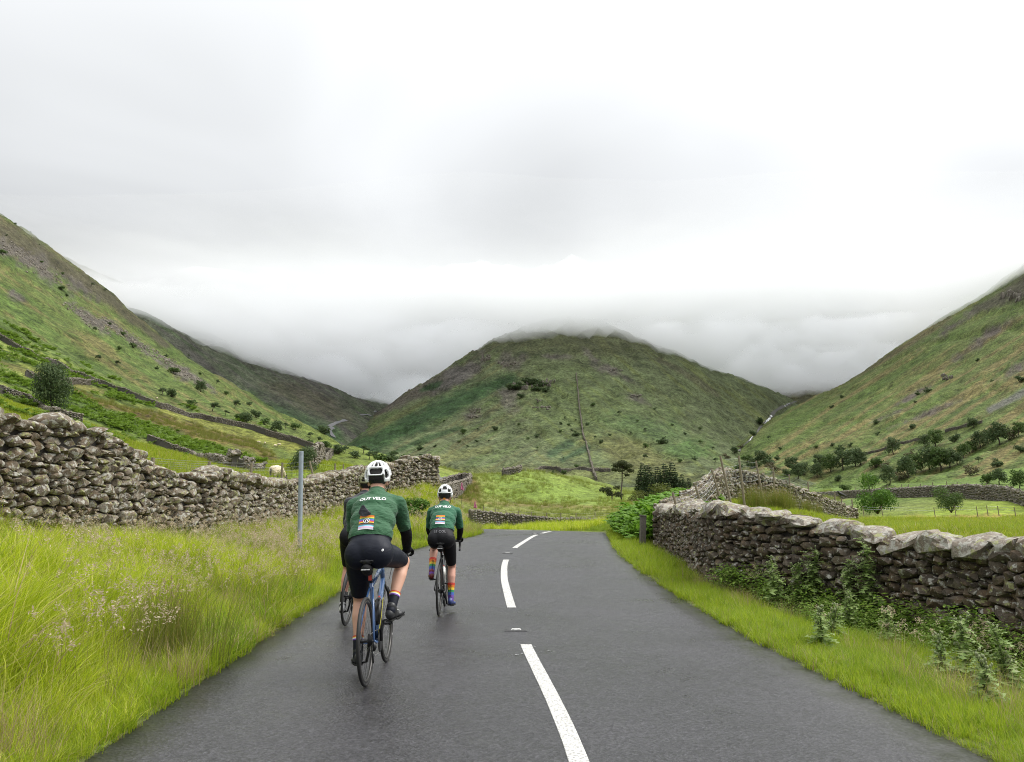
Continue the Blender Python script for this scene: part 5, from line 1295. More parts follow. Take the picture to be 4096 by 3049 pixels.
def leaves(mb, r, blobs, n, ls, flat=0.0):
    tot = sum(b[1] ** 2 for b in blobs)
    for c, rad in blobs:
        c = Vector(c); k = int(n * rad * rad / tot)
        for _ in range(k):
            d = Vector((r.gauss(0, 1), r.gauss(0, 1), r.gauss(0, 1) + .25)).normalized(); q = rad * (r.uniform(.45, 1.06) if r.random() < .8 else r.uniform(.9, 1.25))
            p = c + Vector((d.x * q, d.y * q, d.z * q * (1 - flat)))
            nrm = (d + Vector((r.gauss(0, .7), r.gauss(0, .7), r.gauss(.2, .6)))).normalized(); u, v = frame_of(nrm); s = ls * r.uniform(.6, 1.35); a = r.uniform(0, 6.28)
            e1 = (u * math.cos(a) + v * math.sin(a)) * s; e2 = (v * math.cos(a) - u * math.sin(a)) * s * .62
            mb.add([p - e1, p - e2 * .9 + nrm * s * .25, p + e1, p + e2 + nrm * s * .2], [(0, 1, 2), (0, 2, 3)])
def tree_proto(name, kind, H, seed, n, ls, mat):
    """an upright tree of height H (metres); returns its root with trunk and crown"""
    r = random.Random(seed); root = empty(name); tr = MB(); cr = MB(); blobs = []
    def limb(a, b, r0, r1):
        a, b = Vector(a), Vector(b); m = a.lerp(b, .5) + Vector((r.gauss(0, 1), r.gauss(0, 1), r.gauss(0, .5))) * (b - a).length * .08; tr.tube([a, m, b], [r0, (r0 + r1) / 2, r1], 6)
    if kind == 'broad':
        t0 = Vector((0, 0, -.3)); t1 = Vector((r.gauss(0, .03) * H, r.gauss(0, .03) * H, .36 * H)); t2 = t1 + Vector((r.gauss(0, .03) * H, 0, .3 * H)); limb(t0, t1, .032 * H, .022 * H); limb(t1, t2, .022 * H, .008 * H); blobs.append((t2 + Vector((0, 0, .14 * H)), .19 * H))
        for k in range(9):
            a = k * 2.4 + r.uniform(-.4, .4); z = H * (.16 + .072 * k + r.uniform(-.03, .03)); q = H * r.uniform(.20, .32) * (1.1 - .45 * (z / H)); e = Vector((q * math.cos(a), q * math.sin(a), z + .08 * H)); limb(t1.lerp(t2, max(0, min(1, (z / H - .3) * 1.6))), e, .012 * H, .004 * H); blobs.append((e + Vector((0, 0, .02 * H)), H * r.uniform(.12, .25)))
        leaves(cr, r, blobs, n, ls, .15)
    elif kind == 'shrub':
        for k in range(7):
            a = k * 2.4; q = H * r.uniform(.15, .42); e = Vector((q * math.cos(a), q * math.sin(a), H * r.uniform(.16, .76))); limb((0, 0, -.1), e, .022 * H, .006 * H); blobs.append((e, H * r.uniform(.20, .32)))
        leaves(cr, r, blobs, n, ls, .2)
    elif kind == 'wind':            # thorn tree, leaning crown on a short trunk
        t1 = Vector((.08 * H, 0, .42 * H)); limb((0, 0, -.2), t1, .04 * H, .025 * H)
        for k in range(6):
            e = t1 + Vector((r.uniform(-.22, .5) * H, r.uniform(-.3, .3) * H, r.uniform(.05, .42) * H)); limb(t1, e, .018 * H, .005 * H); blobs.append((e, H * r.uniform(.13, .2)))
        leaves(cr, r, blobs, n, ls, .3)
    elif kind == 'conifer':
        limb((0, 0, -.3), (0, 0, H * .96), .02 * H, .003 * H)
        for k in range(15):
            z = H * (.10 + .058 * k); w = H * .22 * (1 - z / H) ** .75 + .02 * H
            for j in range(5):
                a = j * 1.257 + k * .7 + r.uniform(-.3, .3); e = Vector((w * math.cos(a), w * math.sin(a), z - w * .22)); tr.tube([(0, 0, z), e], [.006 * H, .002 * H], 4); blobs.append((e * .72 + Vector((0, 0, z * .28)), w * .42))
        leaves(cr, r, blobs, n, ls, .45)
    elif kind == 'pine':
        t1 = Vector((-.01 * H, 0, .55 * H)); t2 = Vector((.02 * H, .01 * H, .90 * H)); limb((0, 0, -.3), t1, .024 * H, .018 * H); limb(t1, t2, .018 * H, .008 * H)
        for dx, dy, z, rr in ((.0, 0, .95, .10), (-.14, .03, .90, .085), (.15, -.03, .88, .09), (-.20, -.05, .80, .075), (.22, .05, .78, .07), (.06, .1, .84, .09), (-.05, -.1, .78, .07), (.12, .0, .68, .05)):
            e = Vector((dx * H, dy * H, z * H)); limb((t2.x * .6, 0, z * H - .07 * H), e, .008 * H, .003 * H); blobs.append((e, rr * H * 1.25))
        leaves(cr, r, blobs, n, ls, .55)
    tr.build('trunk', M_bark, root, True); cr.build('crown', mat, root)
    return root
PROTO = {}
def proto(key, *a):
    if key not in PROTO: PROTO[key] = [tree_proto(*a), False]
    return PROTO[key]
KINDS_T = {'oak': ('leafy_tree', 'broad', 8.0, 1300, .33, M_dark), 'ash': ('leafy_tree', 'broad', 8.0, 1300, .33, M_broad), 'pale': ('leafy_tree', 'broad', 7.0, 1200, .30, M_pale), 'thorn': ('hawthorn', 'wind', 4.0, 420, .24, M_dark), 'shrub': ('shrub', 'shrub', 3.0, 420, .26, M_dark),
           'gshrub': ('shrub', 'shrub', 3.0, 420, .26, M_broad), 'brown': ('shrub', 'shrub', 3.5, 420, .22, M_brown), 'fir': ('conifer', 'conifer', 9.0, 1500, .24, M_conif), 'lfir': ('conifer', 'shrub', 7.0, 1100, .26, M_lightc)}
placed = []
TG = {'leafy_tree': 'leafy trees on the fellsides', 'hawthorn': 'hawthorns on the fellsides', 'shrub': 'shrubs dotted over the fells', 'conifer': 'dark conifers in the clump'}
def plant(kind, sx, sy, hpx, label=None, wid=1.0, ymin=20, surfs=None, group=True, cat=None, depth=None):
    nm, k, H, n, ls, mat = KINDS_T[kind]; v = rnd.randrange(3); pr = proto((kind, v), nm, k, H, v * 7 + len(kind) * 13, n, ls, mat)
    if depth: p = at(sx, sy, depth); p[2] = float(top_z(p[0], p[1]))
    else: p = hit(sx, sy, ymin, surfs)
    h = hpx / FPX * p[1] * 1.03; s = h / H
    if pr[1]: o = copy_tree(pr[0])
    else: o = pr[0]; pr[1] = True
    o.location = (p[0], p[1], p[2] - .02 * h); o.scale = (s * wid, s * wid, s); o.rotation_euler = (0, 0, rnd.uniform(-.5, .5) if kind == 'thorn' else rnd.uniform(0, 6.28))
    for key in ('label', 'group', 'category'):
        if key in o: del o[key]
    tag(o, label, cat or {'leafy_tree': 'tree', 'hawthorn': 'tree', 'shrub': 'shrub', 'conifer': 'conifer'}[nm], TG[nm] if group else None)
    placed.append((o, nm, label, sx, sy, kind, hpx)); return o
# the lone tree on the left, finer than the rest
lt = tree_proto('leafy_tree', 'broad', 8.0, 77, 5200, .19, M_dark); p = hit(193, 1660, 40); hh = 170 / FPX * p[1] / 8.0
lt.location = p; lt.scale = (hh * 1.0, hh * 1.0, hh * 1.28); tag(lt, 'lone round crowned leafy tree by the broken wall on the left pasture', 'tree')
gb = tree_proto('gorse_bush', 'shrub', 3.0, 78, 3000, .09, M_dark); p = hit(1210, 1893, 60); hh = 112 / FPX * p[1] / 3.0; gb.location = p; gb.scale = (hh * .95, hh * .95, hh); tag(gb, 'dense dark bush behind the pasture fence, left of the riders', 'bush')
fb1 = tree_proto('field_bush', 'shrub', 3.0, 79, 3400, .085, M_bushy); p = at(3510, 2047, 58); hh = 108 / FPX * 58 / 3.0; fb1.location = (p[0], p[1], p[2] - .05); fb1.scale = (hh * 1.3, hh * 1.2, hh * 1.5); tag(fb1, 'larger bright green bush at the far edge of the right field', 'bush')
fb2 = tree_proto('field_bush', 'shrub', 3.0, 80, 2800, .085, M_broad); p = at(3805, 2045, 64); hh = 80 / FPX * 64 / 3.0; fb2.location = (p[0], p[1], p[2] - .05); fb2.scale = (hh * 1.35, hh * 1.2, hh * 1.35); tag(fb2, 'smaller dark green bush at the far edge of the right field', 'bush')
sp = tree_proto('scots_pine', 'pine', 8.0, 81, 2800, .15, M_pine); p = at(2492, 2000, 150); hh = 154 / FPX * 150 / 8.0; sp.location = (p[0], p[1], float(gz(p[0], p[1])) - .2); sp.scale = (hh,) * 3; sp.scale = (hh, hh, (p[2] + 8 * hh - sp.location.z) / 8.0); tag(sp, 'tall bare trunked pine with a flat crown beside the conifer clump', 'tree')
p = at(2455, 2003, 148); o = tree_proto('scots_pine', 'wind', 4.0, 82, 900, .16, M_pine); hh = 84 / FPX * 148 / 4.0; o.location = (p[0], p[1], float(gz(p[0], p[1])) - .2); o.scale = (hh * 1.05, hh, hh); o.rotation_euler = (0, 0, 2.6); tag(o, 'low spreading pine leaning beside the tall bare pine', 'tree')
for sx, h, k in ((2572, 136, 'fir'), (2596, 156, 'fir'), (2632, 132, 'fir'), (2660, 140, 'fir'), (2690, 150, 'fir'), (2705, 108, 'fir'), (2590, 100, 'fir'), (2730, 96, 'fir'), (2756, 88, 'fir')):
    plant(k, sx, 1985 + rnd.uniform(-4, 4), h, None, 1.12, depth=165 + rnd.uniform(-10, 14))
plant('lfir', 2665, 1985, 88, 'yellow green rounded tree in front of the dark conifers', 1.35, depth=150, group=False, cat='tree'); plant('lfir', 2545, 1995, 62, 'small yellow green tree at the left foot of the conifers', 1.2, depth=148, group=False, cat='tree')
LS = [(379, 1329, 27), (436, 1299, 15), (533, 1392, 24), (476, 1400, 20), (393, 1446, 30), (463, 1462, 28), (626, 1478, 18), (699, 1499, 38), (802, 1569, 55), (865, 1538, 26), (646, 1580, 36), (686, 1589, 40), (905, 1582, 20), (766, 1625, 32), (849, 1645, 48), (939, 1635, 46), (998, 1622, 20), (985, 1699, 60), (952, 1685, 40), (899, 1665, 28), (1105, 1732, 56), (1025, 1672, 40), (1060, 1700, 34), (1178, 1722, 38), (1140, 1715, 30), (1238, 1752, 28), (1298, 1738, 44), (1238, 1782, 30), (1305, 1795, 36), (1270, 1770, 30), (1378, 1815, 40), (1345, 1808, 30), (166, 1053, 12), (250, 1100, 14), (366, 1143, 16), (422, 1166, 14), (266, 1186, 14), (246, 1163, 22), (492, 1343, 18), (140, 1290, 10), (752, 1429, 12), (666, 1430, 14), (10, 1020, 30), (60, 900, 10), (120, 935, 10), (155, 985, 12), (25, 945, 10), (800, 1500, 12)]
for i, (x, y, h) in enumerate(LS): plant(('thorn', 'shrub', 'gshrub', 'gshrub', 'thorn')[i % 5] if h < 50 else 'oak', x, y, h * .85, None, 1.3 if i % 3 else 1.0, 60)
for x, y, h, k in ((1352, 1818, 40, 'shrub'), (1420, 1833, 30, 'shrub'), (1475, 1840, 36, 'thorn'), (1520, 1852, 40, 'gshrub'), (1560, 1848, 45, 'shrub'), (1600, 1858, 40, 'shrub'), (1640, 1852, 30, 'gshrub'), (1450, 1818, 36, 'thorn'), (1500, 1825, 22, 'shrub'), (1580, 1825, 20, 'thorn'), (1680, 1840, 24, 'thorn')): plant(k, x, y, h, None, 1.3, 120)
CS = [(1776, 1687, 10), (2259, 1680, 16), (2244, 1700, 15), (2276, 1705, 14), (2301, 1688, 14), (2349, 1704, 20), (2242, 1730, 16), (2282, 1730, 18), (2305, 1745, 32), (2372, 1625, 20), (2475, 1662, 26), (2148, 1750, 20), (2113, 1760, 14), (1953, 1770, 16), (1907, 1770, 14), (1838, 1772, 14), (1865, 1795, 20), (1979, 1725, 25), (1853, 1735, 25), (1907, 1725, 18), (1681, 1800, 30), (2075, 1702, 12), (2378, 1757, 20), (2404, 1775, 20), (2309, 1875, 25), (2253, 1840, 14), (2209, 1897, 20), (2255, 1899, 22), (2580, 1727, 22), (2648, 1775, 40), (2583, 1792, 25), (2576, 1838, 30), (2740, 1740, 14), (2801, 1775, 18), (2850, 1800, 18), (2690, 1705, 14), (2550, 1690, 14), (2520, 1740, 18), (2440, 1745, 14), (2800, 1720, 14), (2895, 1735, 14), (2780, 1840, 22), (2720, 1850, 18), (2860, 1850, 26), (1740, 1790, 16), (2150, 1795, 10), (2050, 1735, 10), (2620, 1640, 14), (2330, 1720, 14), (1700, 1860, 20)]
for i, (x, y, h) in enumerate(CS): plant(('gshrub', 'thorn', 'shrub')[i % 3], x, y, h * .75, None, 1.25, 300, [C, R, B])
for k in range(13): plant('shrub', 2040 + k * 12 + rnd.uniform(-6, 6), 1543 + rnd.uniform(-18, 16) + abs(k - 6) * 2, rnd.uniform(20, 30), None, 1.4, 300, [C])
plant('shrub', 2085, 1592, 20, None, 1.5, 300, [C])
RS = [(3172, 1886, 58, 'oak'), (3194, 1917, 60, 'oak'), (3266, 1913, 56, 'pale'), (3216, 1900, 50, 'oak'), (3280, 1882, 65, 'oak'), (3324, 1890, 75, 'ash'), (3374, 1882, 85, 'oak'), (3423, 1868, 75, 'oak'), (3445, 1860, 56, 'pale'), (3360, 1805, 28, 'shrub'), (3403, 1787, 16, 'shrub'), (3378, 1967, 32, 'gshrub'), (3352, 1925, 24, 'shrub'), (3490, 1940, 40, 'gshrub'), (3558, 1940, 76, 'pale'), (3504, 1872, 44, 'gshrub'), (3576, 1819, 68, 'pale'), (3630, 1913, 90, 'oak'), (3662, 1895, 80, 'ash'), (3720, 1882, 98, 'oak'), (3764, 1886, 98, 'ash'), (3800, 1872, 80, 'oak'), (3742, 1787, 70, 'ash'), (3700, 1790, 50, 'pale'), (3818, 1770, 34, 'shrub'), (3854, 1832, 58, 'ash'), (3921, 1796, 70, 'oak'), (3953, 1778, 62, 'oak'), (3998, 1782, 95, 'oak'), (4038, 1760, 60, 'brown'), (4078, 1747, 60, 'ash'), (3989, 1868, 38, 'shrub'), (3885, 1904, 46, 'brown'), (3998, 1940, 68, 'oak'), (4079, 1957, 78, 'ash'), (3950, 1935, 44, 'gshrub'), (3912, 1852, 26, 'thorn'), (4085, 1810, 30, 'shrub'), (3640, 1830, 34, 'brown'), (3600, 1925, 44, 'brown'), (3540, 1880, 34, 'brown'), (3830, 1860, 50, 'oak'), (3880, 1815, 50, 'ash'), (4140, 1770, 80, 'oak'), (4170, 1900, 60, 'ash'),
      (3367, 1593, 14, 'shrub'), (3326, 1634, 14, 'shrub'), (3672, 1581, 16, 'shrub'), (3713, 1568, 20, 'shrub'), (3911, 1445, 12, 'shrub'), (4080, 1530, 28, 'shrub'), (3660, 1612, 10, 'shrub'), (3968, 1527, 10, 'shrub'), (3505, 1697, 20, 'shrub'), (3650, 1716, 22, 'shrub'), (3511, 1741, 14, 'shrub'), (3074, 1760, 18, 'thorn'), (3895, 1713, 42, 'oak'), (3040, 1700, 26, 'shrub'), (3014, 1744, 22, 'shrub'), (3046, 1858, 58, 'oak'), (3020, 1870, 40, 'shrub'), (2990, 1850, 34, 'gshrub'), (2940, 1815, 26, 'shrub'), (3075, 1862, 44, 'shrub'), (3090, 1890, 44, 'brown'), (2905, 1838, 26, 'brown'), (2965, 1795, 20, 'brown'), (3110, 1840, 20, 'shrub'), (2955, 1885, 30, 'gshrub'), (3265, 1795, 14, 'gshrub'), (3330, 1785, 14, 'shrub'), (3120, 1800, 12, 'shrub'), (3150, 1905, 30, 'shrub')]
for x, y, h, k in RS: plant(k, x, y, h, None, 1.2 if h < 60 else 1.05, 90, [G, C, R, B])
# labels: size, kind, and the nearest landmark it stands by
LM = [('largest crag of the central fell', 2120, 1545), ('long low crag', 2168, 1634), ('pair of brown crags', 1895, 1660), ('straight fell wall', 2318, 1640), ('knoll wall', 2361, 1842), ('right shoulder crag', 2465, 1482), ('white waterfall', 3072, 1682), ('lowest cascade', 3003, 1758), ('tall bare pine', 2492, 1900), ('conifer clump', 2660, 1915), ('rock knob on the skyline', 1650, 1570), ('pass road', 1330, 1710),
      ('long intake wall', 466, 1567), ('lone leafy tree', 193, 1570), ('broad scree', 345, 1270), ('upper left scree', 120, 1050), ('long lower scree', 640, 1440), ('dark pasture bush', 1210, 1840), ('corner of the intake wall', 1331, 1826), ('middle of the intake wall', 865, 1690), ('tall wall end', 1700, 1850), ('dark outcrop of the right fell', 3792, 1510), ('larger field bush', 3510, 1995), ('smaller field bush', 3805, 2000), ('curving far wall', 3900, 1950), ('grey wall in the woods', 3560, 1795), ('upper grey wall', 3870, 1710), ('rugged right edge crag', 4050, 1190), ('gully foot', 2960, 1800)]
SZ = lambda h: 'tiny' if h < 15 else ('small' if h < 27 else ('middle sized' if h < 50 else 'large'))
LOOK = {'oak': 'dark leafy tree', 'ash': 'mid green leafy tree', 'pale': 'pale grey green tree', 'thorn': 'windswept hawthorn', 'shrub': 'dark shrub', 'gshrub': 'green shrub', 'brown': 'brownish bush', 'fir': 'dark conifer', 'lfir': 'yellow green tree'}
ORD = ['closest', 'second closest', 'third closest', 'fourth closest', 'fifth closest', 'sixth closest', 'seventh closest', 'eighth closest', 'ninth closest', 'tenth closest', 'eleventh closest', 'twelfth closest']
byk = {}
for o, nm, lb, sx, sy, kd, h in placed:
    if lb: continue
    if nm == 'conifer': byk.setdefault('fir', []).append((sx, o, '')); continue
    n_, lx, ly = min(LM, key=lambda q: (q[1] - sx) ** 2 + (1.6 * (q[2] - sy)) ** 2); dx, dy = sx - lx, 1.6 * (sy - ly)
    d_ = ('right of' if dx > 0 else 'left of') if abs(dx) > abs(dy) else ('below' if dy > 0 else 'above')
    byk.setdefault('%s %s %s the %s' % (SZ(h), LOOK[kd], d_, n_), []).append((math.hypot(dx, dy), o, n_))
for k, v in byk.items():
    v.sort(key=lambda q: q[0])
    for i, (d_, o, n_) in enumerate(v):
        if k == 'fir': o['label'] = 'dark conifer, ' + ['leftmost', 'second from the left', 'third from the left', 'fourth from the left', 'fifth and middle', 'fourth from the right', 'third from the right', 'second from the right', 'rightmost'][i] + ' in the clump'
        else: o['label'] = k if len(v) == 1 else k + ', ' + ORD[min(i, 11)]
def crag(label, sx, sy, wpx, hpx, seed, surfs, mat=None, n=16):
    r = random.Random(seed); p = hit(sx, sy, 200, surfs); m = p[1] / FPX; w, h = wpx * m, hpx * m
    root = empty('crag', tuple(p)); tag(root, label, 'crag', 'rocky crags on the fells', 'thing'); items = []
    for k in range(n):
        x = r.uniform(-.5, .5) * w; q = hit(sx + x / m, sy + r.uniform(-.3, .3) * hpx, 200, surfs); d = Vector(q) - Vector(p)
        hh = h * r.uniform(.45, .95) * (1 - .5 * abs(x / w)); ww = max(w / n * 1.8, hh * .35) * r.uniform(.7, 1.3)
        M = Matrix.Translation(d + Vector((0, 0, hh * .15))) @ Euler((r.gauss(.15, .15), r.gauss(0, .15), r.uniform(-.6, .6))).to_matrix().to_4x4() @ Matrix.Diagonal((ww, ww * 1.2, hh, 1))
        items.append((RK_cragset[r.randrange(6)], M))
    tag(joined('rocks', items, M_crag, root, False), kind='stuff')
M_crag = stone_mat('dark_crag_rock', (0.085, 0.078, 0.072), (0.130, 0.120, 0.112), (0.19, 0.178, 0.165), 0.4, 0.35)
RK_cragset = rockset(M_crag, 16, 3.4, 6, 700)
for i, (lb, x, y, w, h, n) in enumerate((('pale columned right end of the largest crag on the central fell', 2192, 1536, 56, 40, 16), ('dark wooded left part of the largest crag on the central fell', 2105, 1552, 120, 34, 22), ('upper of two brown crags left of the central fell wall', 1900, 1648, 46, 24, 10), ('lower of two brown crags left of the central fell wall', 1888, 1670, 40, 18, 9), ('long low crag below the largest one', 2168, 1634, 76, 18, 14),
        ('small crag just under the largest one', 2152, 1606, 28, 14, 7), ('broken crags near the cloud on the central fell', 2025, 1462, 76, 26, 16), ('upper left crag ribs under the cloud', 1938, 1440, 46, 36, 12), ('crag on the right shoulder of the central fell', 2465, 1482, 56, 20, 10), ('knob of rock on the left skyline of the central fell', 1650, 1570, 34, 30, 8), ('small outcrop right of the straight fell wall', 2540, 1588, 46, 16, 8))):
    crag(lb, x, y, w, h, 800 + i, [C], n=n)
crag('dark outcrop halfway up the right fell', 3792, 1512, 56, 30, 820, [R], n=10); crag('rugged dark crag high on the right edge under cloud', 4060, 1190, 110, 60, 821, [R], n=22)
# loose stones on the screes
q = np.random.default_rng(71); pts = []
for cx_, cy_, rx, ry, ang in ((60, 1010, 110, 26, 28), (170, 1080, 140, 32, 32), (345, 1270, 110, 20, 36), (560, 1385, 110, 22, 38), (720, 1480, 110, 18, 33), (470, 1320, 80, 14, 36), (660, 1440, 90, 12, 36)):
    for k in range(110):
        a, b_ = q.normal(0, .5) * rx, q.normal(0, .5) * ry; t = math.radians(ang); pts.append((cx_ + a * math.cos(t) - b_ * math.sin(t), cy_ + a * math.sin(t) + b_ * math.cos(t)))
rock_src = [D.objects.new('scree_stone', RK_far[k][0]) for k in range(4)]
hp = np.array([hit(x, y, 120, [G]) for x, y in pts]); scatter('scree_stones', hp, q.uniform(.5, 2.2, len(hp)), rock_src, 'grey scree stones strewn over the left fell', 72, .6)

# ------------------------------------------------------------------ water and far roads
def ribbon(name, px_pts, width, mat, lift, label, ymin=60, surfs=None, jitter=0.0, seed=0, seg=6):
    r = random.Random(seed); p = []
    for (x0, y0), (x1, y1) in zip(px_pts[:-1], px_pts[1:]):
        for t in np.linspace(0, 1, seg, endpoint=False): p.append(hit(x0 + (x1 - x0) * t, y0 + (y1 - y0) * t, ymin, surfs))
    p = np.array(p); vs, fs = [], []
    for i in range(len(p)):
        t = p[min(i + 1, len(p) - 1)] - p[max(i - 1, 0)]; n_ = np.array((t[1], -t[0])) / (np.hypot(t[0], t[1]) + 1e-6); w = width * (1 + r.uniform(-jitter, jitter)) / 2
        for s in (-1, 1):
            x, y = p[i][0] + n_[0] * w * s, p[i][1] + n_[1] * w * s; vs.append((x, y, max(float(top_z(x, y)), p[i][2] - 1) + lift))
    for i in range(len(p) - 1): fs.append((2 * i, 2 * i + 1, 2 * i + 3, 2 * i + 2))
    return tag(mesh_obj(name, vs, fs, mat), label, kind='structure')
M_foam = simple('white_water', (0.60, 0.61, 0.62), 0.5, noise=0.25, nscale=0.3); M_farroad = simple('pale_wet_road', (0.13, 0.13, 0.135), 0.95); M_bed = simple('stony_stream_bed', (0.065, 0.062, 0.052), 0.8, noise=0.4, nscale=0.4)
ribbon('stream', [(3186, 1604), (3150, 1622), (3103, 1645), (3084, 1668), (3055, 1697), (3027, 1732), (3002, 1760), (2970, 1788), (2950, 1812)], 3.4, M_bed, .25, 'stony stream bed in the gully between the fells', 500, [C, R, B], .4, 2)
ribbon('waterfall', [(3088, 1664), (3080, 1676), (3066, 1690), (3058, 1699)], 2.4, M_foam, .7, 'white waterfall in the gully right of the central fell', 500, [C, R, B], .5, 3)
ribbon('waterfall', [(3160, 1616), (3146, 1624), (3138, 1628)], 1.5, M_foam, .7, 'small white cascade higher up the gully', 500, [C, R, B], .5, 4); ribbon('waterfall', [(3010, 1750), (3002, 1760), (2998, 1768)], 1.5, M_foam, .7, 'short white cascade low in the gully', 500, [C, R, B], .5, 5)
ribbon('mountain_road', [(1335, 1752), (1316, 1724), (1330, 1714), (1318, 1708), (1340, 1696), (1372, 1686), (1388, 1682)], 5, M_farroad, .8, 'pale road winding up to the pass', 300, [F, C], .2, 6)
ribbon('mountain_road', [(1440, 1664), (1464, 1661), (1486, 1667)], 5, M_farroad, 1.2, 'upper stretch of the pale pass road', 300, [F, C], .2, 7)
ribbon('mountain_road', [(1498, 1652), (1512, 1648)], 5, M_farroad, 1.2, 'last bit of pale road at the pass', 300, [F, C], .2, 8)
ribbon('upper_road', [(1690, 1953), (1730, 1945), (1765, 1939), (1800, 1936), (1830, 1934)], 5.5, M_farroad, .3, 'grey stretch of the road beyond the wall end', 60, [G], .05, 9)

# ------------------------------------------------------------------ thistles, foxgloves, dock by the walls
M_thleaf = leafy('thistle_leaf', (0.190, 0.295, 0.080), (0.340, 0.440, 0.150), 0.42, c3=(0.36, 0.40, 0.20)); M_thstem = simple('thistle_stem', (0.10, 0.13, 0.055), 0.8); M_bud = simple('thistle_bud', (0.22, 0.25, 0.13), 0.8)
def thistle(label, sx, ty, by, seed, Y=None):
    r = random.Random(seed); p = hit(sx, by, 4, [G])
    ys = np.linspace(7.2, 20, 600); dx_, dy_, _ = ray(sx, by); df = right_wall_x(ys) - .38 - dx_ / dy_ * ys; ok = np.where(df >= 0)[0]
    ymax = ys[ok[-1]] if len(ok) else 8.0
    if p[1] > ymax: p = np.array((dx_ / dy_ * ymax, ymax, float(gz(dx_ / dy_ * ymax, ymax))))
    H = max(.40, float(at(sx, ty, p[1])[2]) - p[2]); root = empty('thistle', tuple(p)); tag(root, label, 'thistle', 'thistles under the right wall', 'thing')
    st, lf, bd = MB(), MB(), MB(); tips = []
    lean = Vector((r.gauss(0, .05), r.gauss(0, .05), 0)); P = lambda t: lean * H * t * t + Vector((0, 0, H * t))
    st.tube([P(-.05), P(.3), P(.65), P(1)], [.011, .010, .007, .004], 6)
    for k in range(r.randrange(9, 14)):
        t = r.uniform(.25, .95); a = r.uniform(0, 6.283); L = H * r.uniform(.12, .30) * (1.15 - t * .6); e = P(t) + Vector((math.cos(a) * L * .55, math.sin(a) * L * .55, L * .9)); st.tube([P(t), P(t).lerp(e, .5) + Vector((math.cos(a), math.sin(a), 0)) * L * .12, e], [.006, .004, .003], 4); tips.append((P(t), e))
    def leaf(b, d, L, mbx):
        s_ = d.cross(Vector((0, 0, 1)));  s_ = s_.normalized() if s_.length > .01 else Vector((1, 0, 0)); up = s_.cross(d).normalized(); ns = 5
        sp_ = lambda t: b + d * L * t + Vector((0, 0, -.35 * L * t * t))
        for j in range(ns):
            t0, t1 = j / ns, (j + 1) / ns; w = L * .30 * (math.sin(math.pi * (t0 * .8 + .15)) + .1)
            for sg in (-1, 1):
                tip = sp_((t0 + t1) / 2 + .10) + s_ * sg * w + up * r.uniform(-.05, .12) * L; mbx.add([sp_(t0), tip, sp_(t1)], [(0, 1, 2)] if sg > 0 else [(0, 2, 1)])
        mbx.add([sp_(.8) - s_ * L * .04, sp_(1.08), sp_(.8) + s_ * L * .04], [(0, 1, 2)])
    n = int(74 + 70 * H)
    for k in range(n):
        t = (k + r.random()) / n; a = k * 2.4 + r.uniform(-.4, .4); L = (.085 + .18 * (1 - t) ** 1.5) * min(1.1, H + .35) * r.uniform(.5, 1.4); el = r.uniform(-.25, .9); d = Vector((math.cos(a) * math.cos(el), math.sin(a) * math.cos(el), math.sin(el)))
        leaf(P(t * .97), d, L, lf)
    for b, e in tips:
        for k in range(6): 
            a = r.uniform(0, 6.283); leaf(b.lerp(e, r.uniform(.15, 1)), Vector((math.cos(a) * .8, math.sin(a) * .8, .6)), H * r.uniform(.07, .12), lf)
        for k in range(3): bd.ellipsoid(e + Vector((r.gauss(0, .014), r.gauss(0, .014), r.uniform(0, .03))), (.010, .010, .014), None, 6, 4)
    bd.ellipsoid(P(1.01), (.012, .012, .016), None, 6, 4)
    st.build('stem', M_thstem, root, True); tag(lf.build('leaves', M_thleaf, root), kind='stuff'); tag(bd.build('buds', M_bud, root, True), kind='stuff'); return root
TH = [('leftmost small thistle in front of the right wall', 3035, 2285, 2400), ('slim dark thistle second from the left at the right wall', 3107, 2243, 2470), ('bushy thistle left of the tallest one', 3192, 2255, 2480), ('tallest thistle reaching up to the cope stones', 3262, 2188, 2490), ('thin grey thistle right of the tallest one', 3403, 2247, 2500), ('tall thistle rising against the wall top right of centre', 3490, 2187, 2520), ('low leafy thistle between the tall ones', 3335, 2420, 2580), ('spreading low thistle nearest the road', 3290, 2470, 2600), ('leafy thistle under the right middle of the wall', 3560, 2440, 2610), ('slim thistle near the right edge with a bare stem', 3774, 2545, 2745), ('dark thistle in the right corner', 3876, 2472, 2780), ('rightmost tall thistle by the frame edge', 4040, 2506, 2810), ('small thistle at the bottom right corner', 3960, 2640, 2860), ('short dark thistle against the wall on the left', 3068, 2330, 2430), ('ragged thistle behind the low leafy one', 3400, 2370, 2560)]
for i, t in enumerate(TH): thistle(*t, 900 + i)
M_pinkf = simple('foxglove_pink', (0.55, 0.13, 0.28), 0.6)
def foxglove(label, sx, ty, by, Y, seed):
    r = random.Random(seed); t, b0 = at(sx, ty, Y), at(sx, by, Y); root = empty('foxglove', tuple(b0)); tag(root, label, 'foxglove', 'foxgloves on the bank', 'thing'); H = t[2] - b0[2]
    b = MB(); b.tube([(0, 0, -.4), (0.01, 0, H * .6), (0, 0, H)], [.012, .009, .004], 5); b.build('stem', M_thstem, root)
    for k in range(18):
        q_ = k / 18; a = k * 2.1; z = H * (.42 + .55 * q_); L = .075 * (1 - .7 * q_); m = MB(); d = Vector((math.cos(a), math.sin(a), -.55)); m.tube([(0, 0, z), Vector((0, 0, z)) + d * L * .6, Vector((0, 0, z)) + d * L], [.008, .02 * (1 - .5 * q_), .030 * (1 - .6 * q_)], 6, caps=False); m.build('bell', M_pinkf, root)
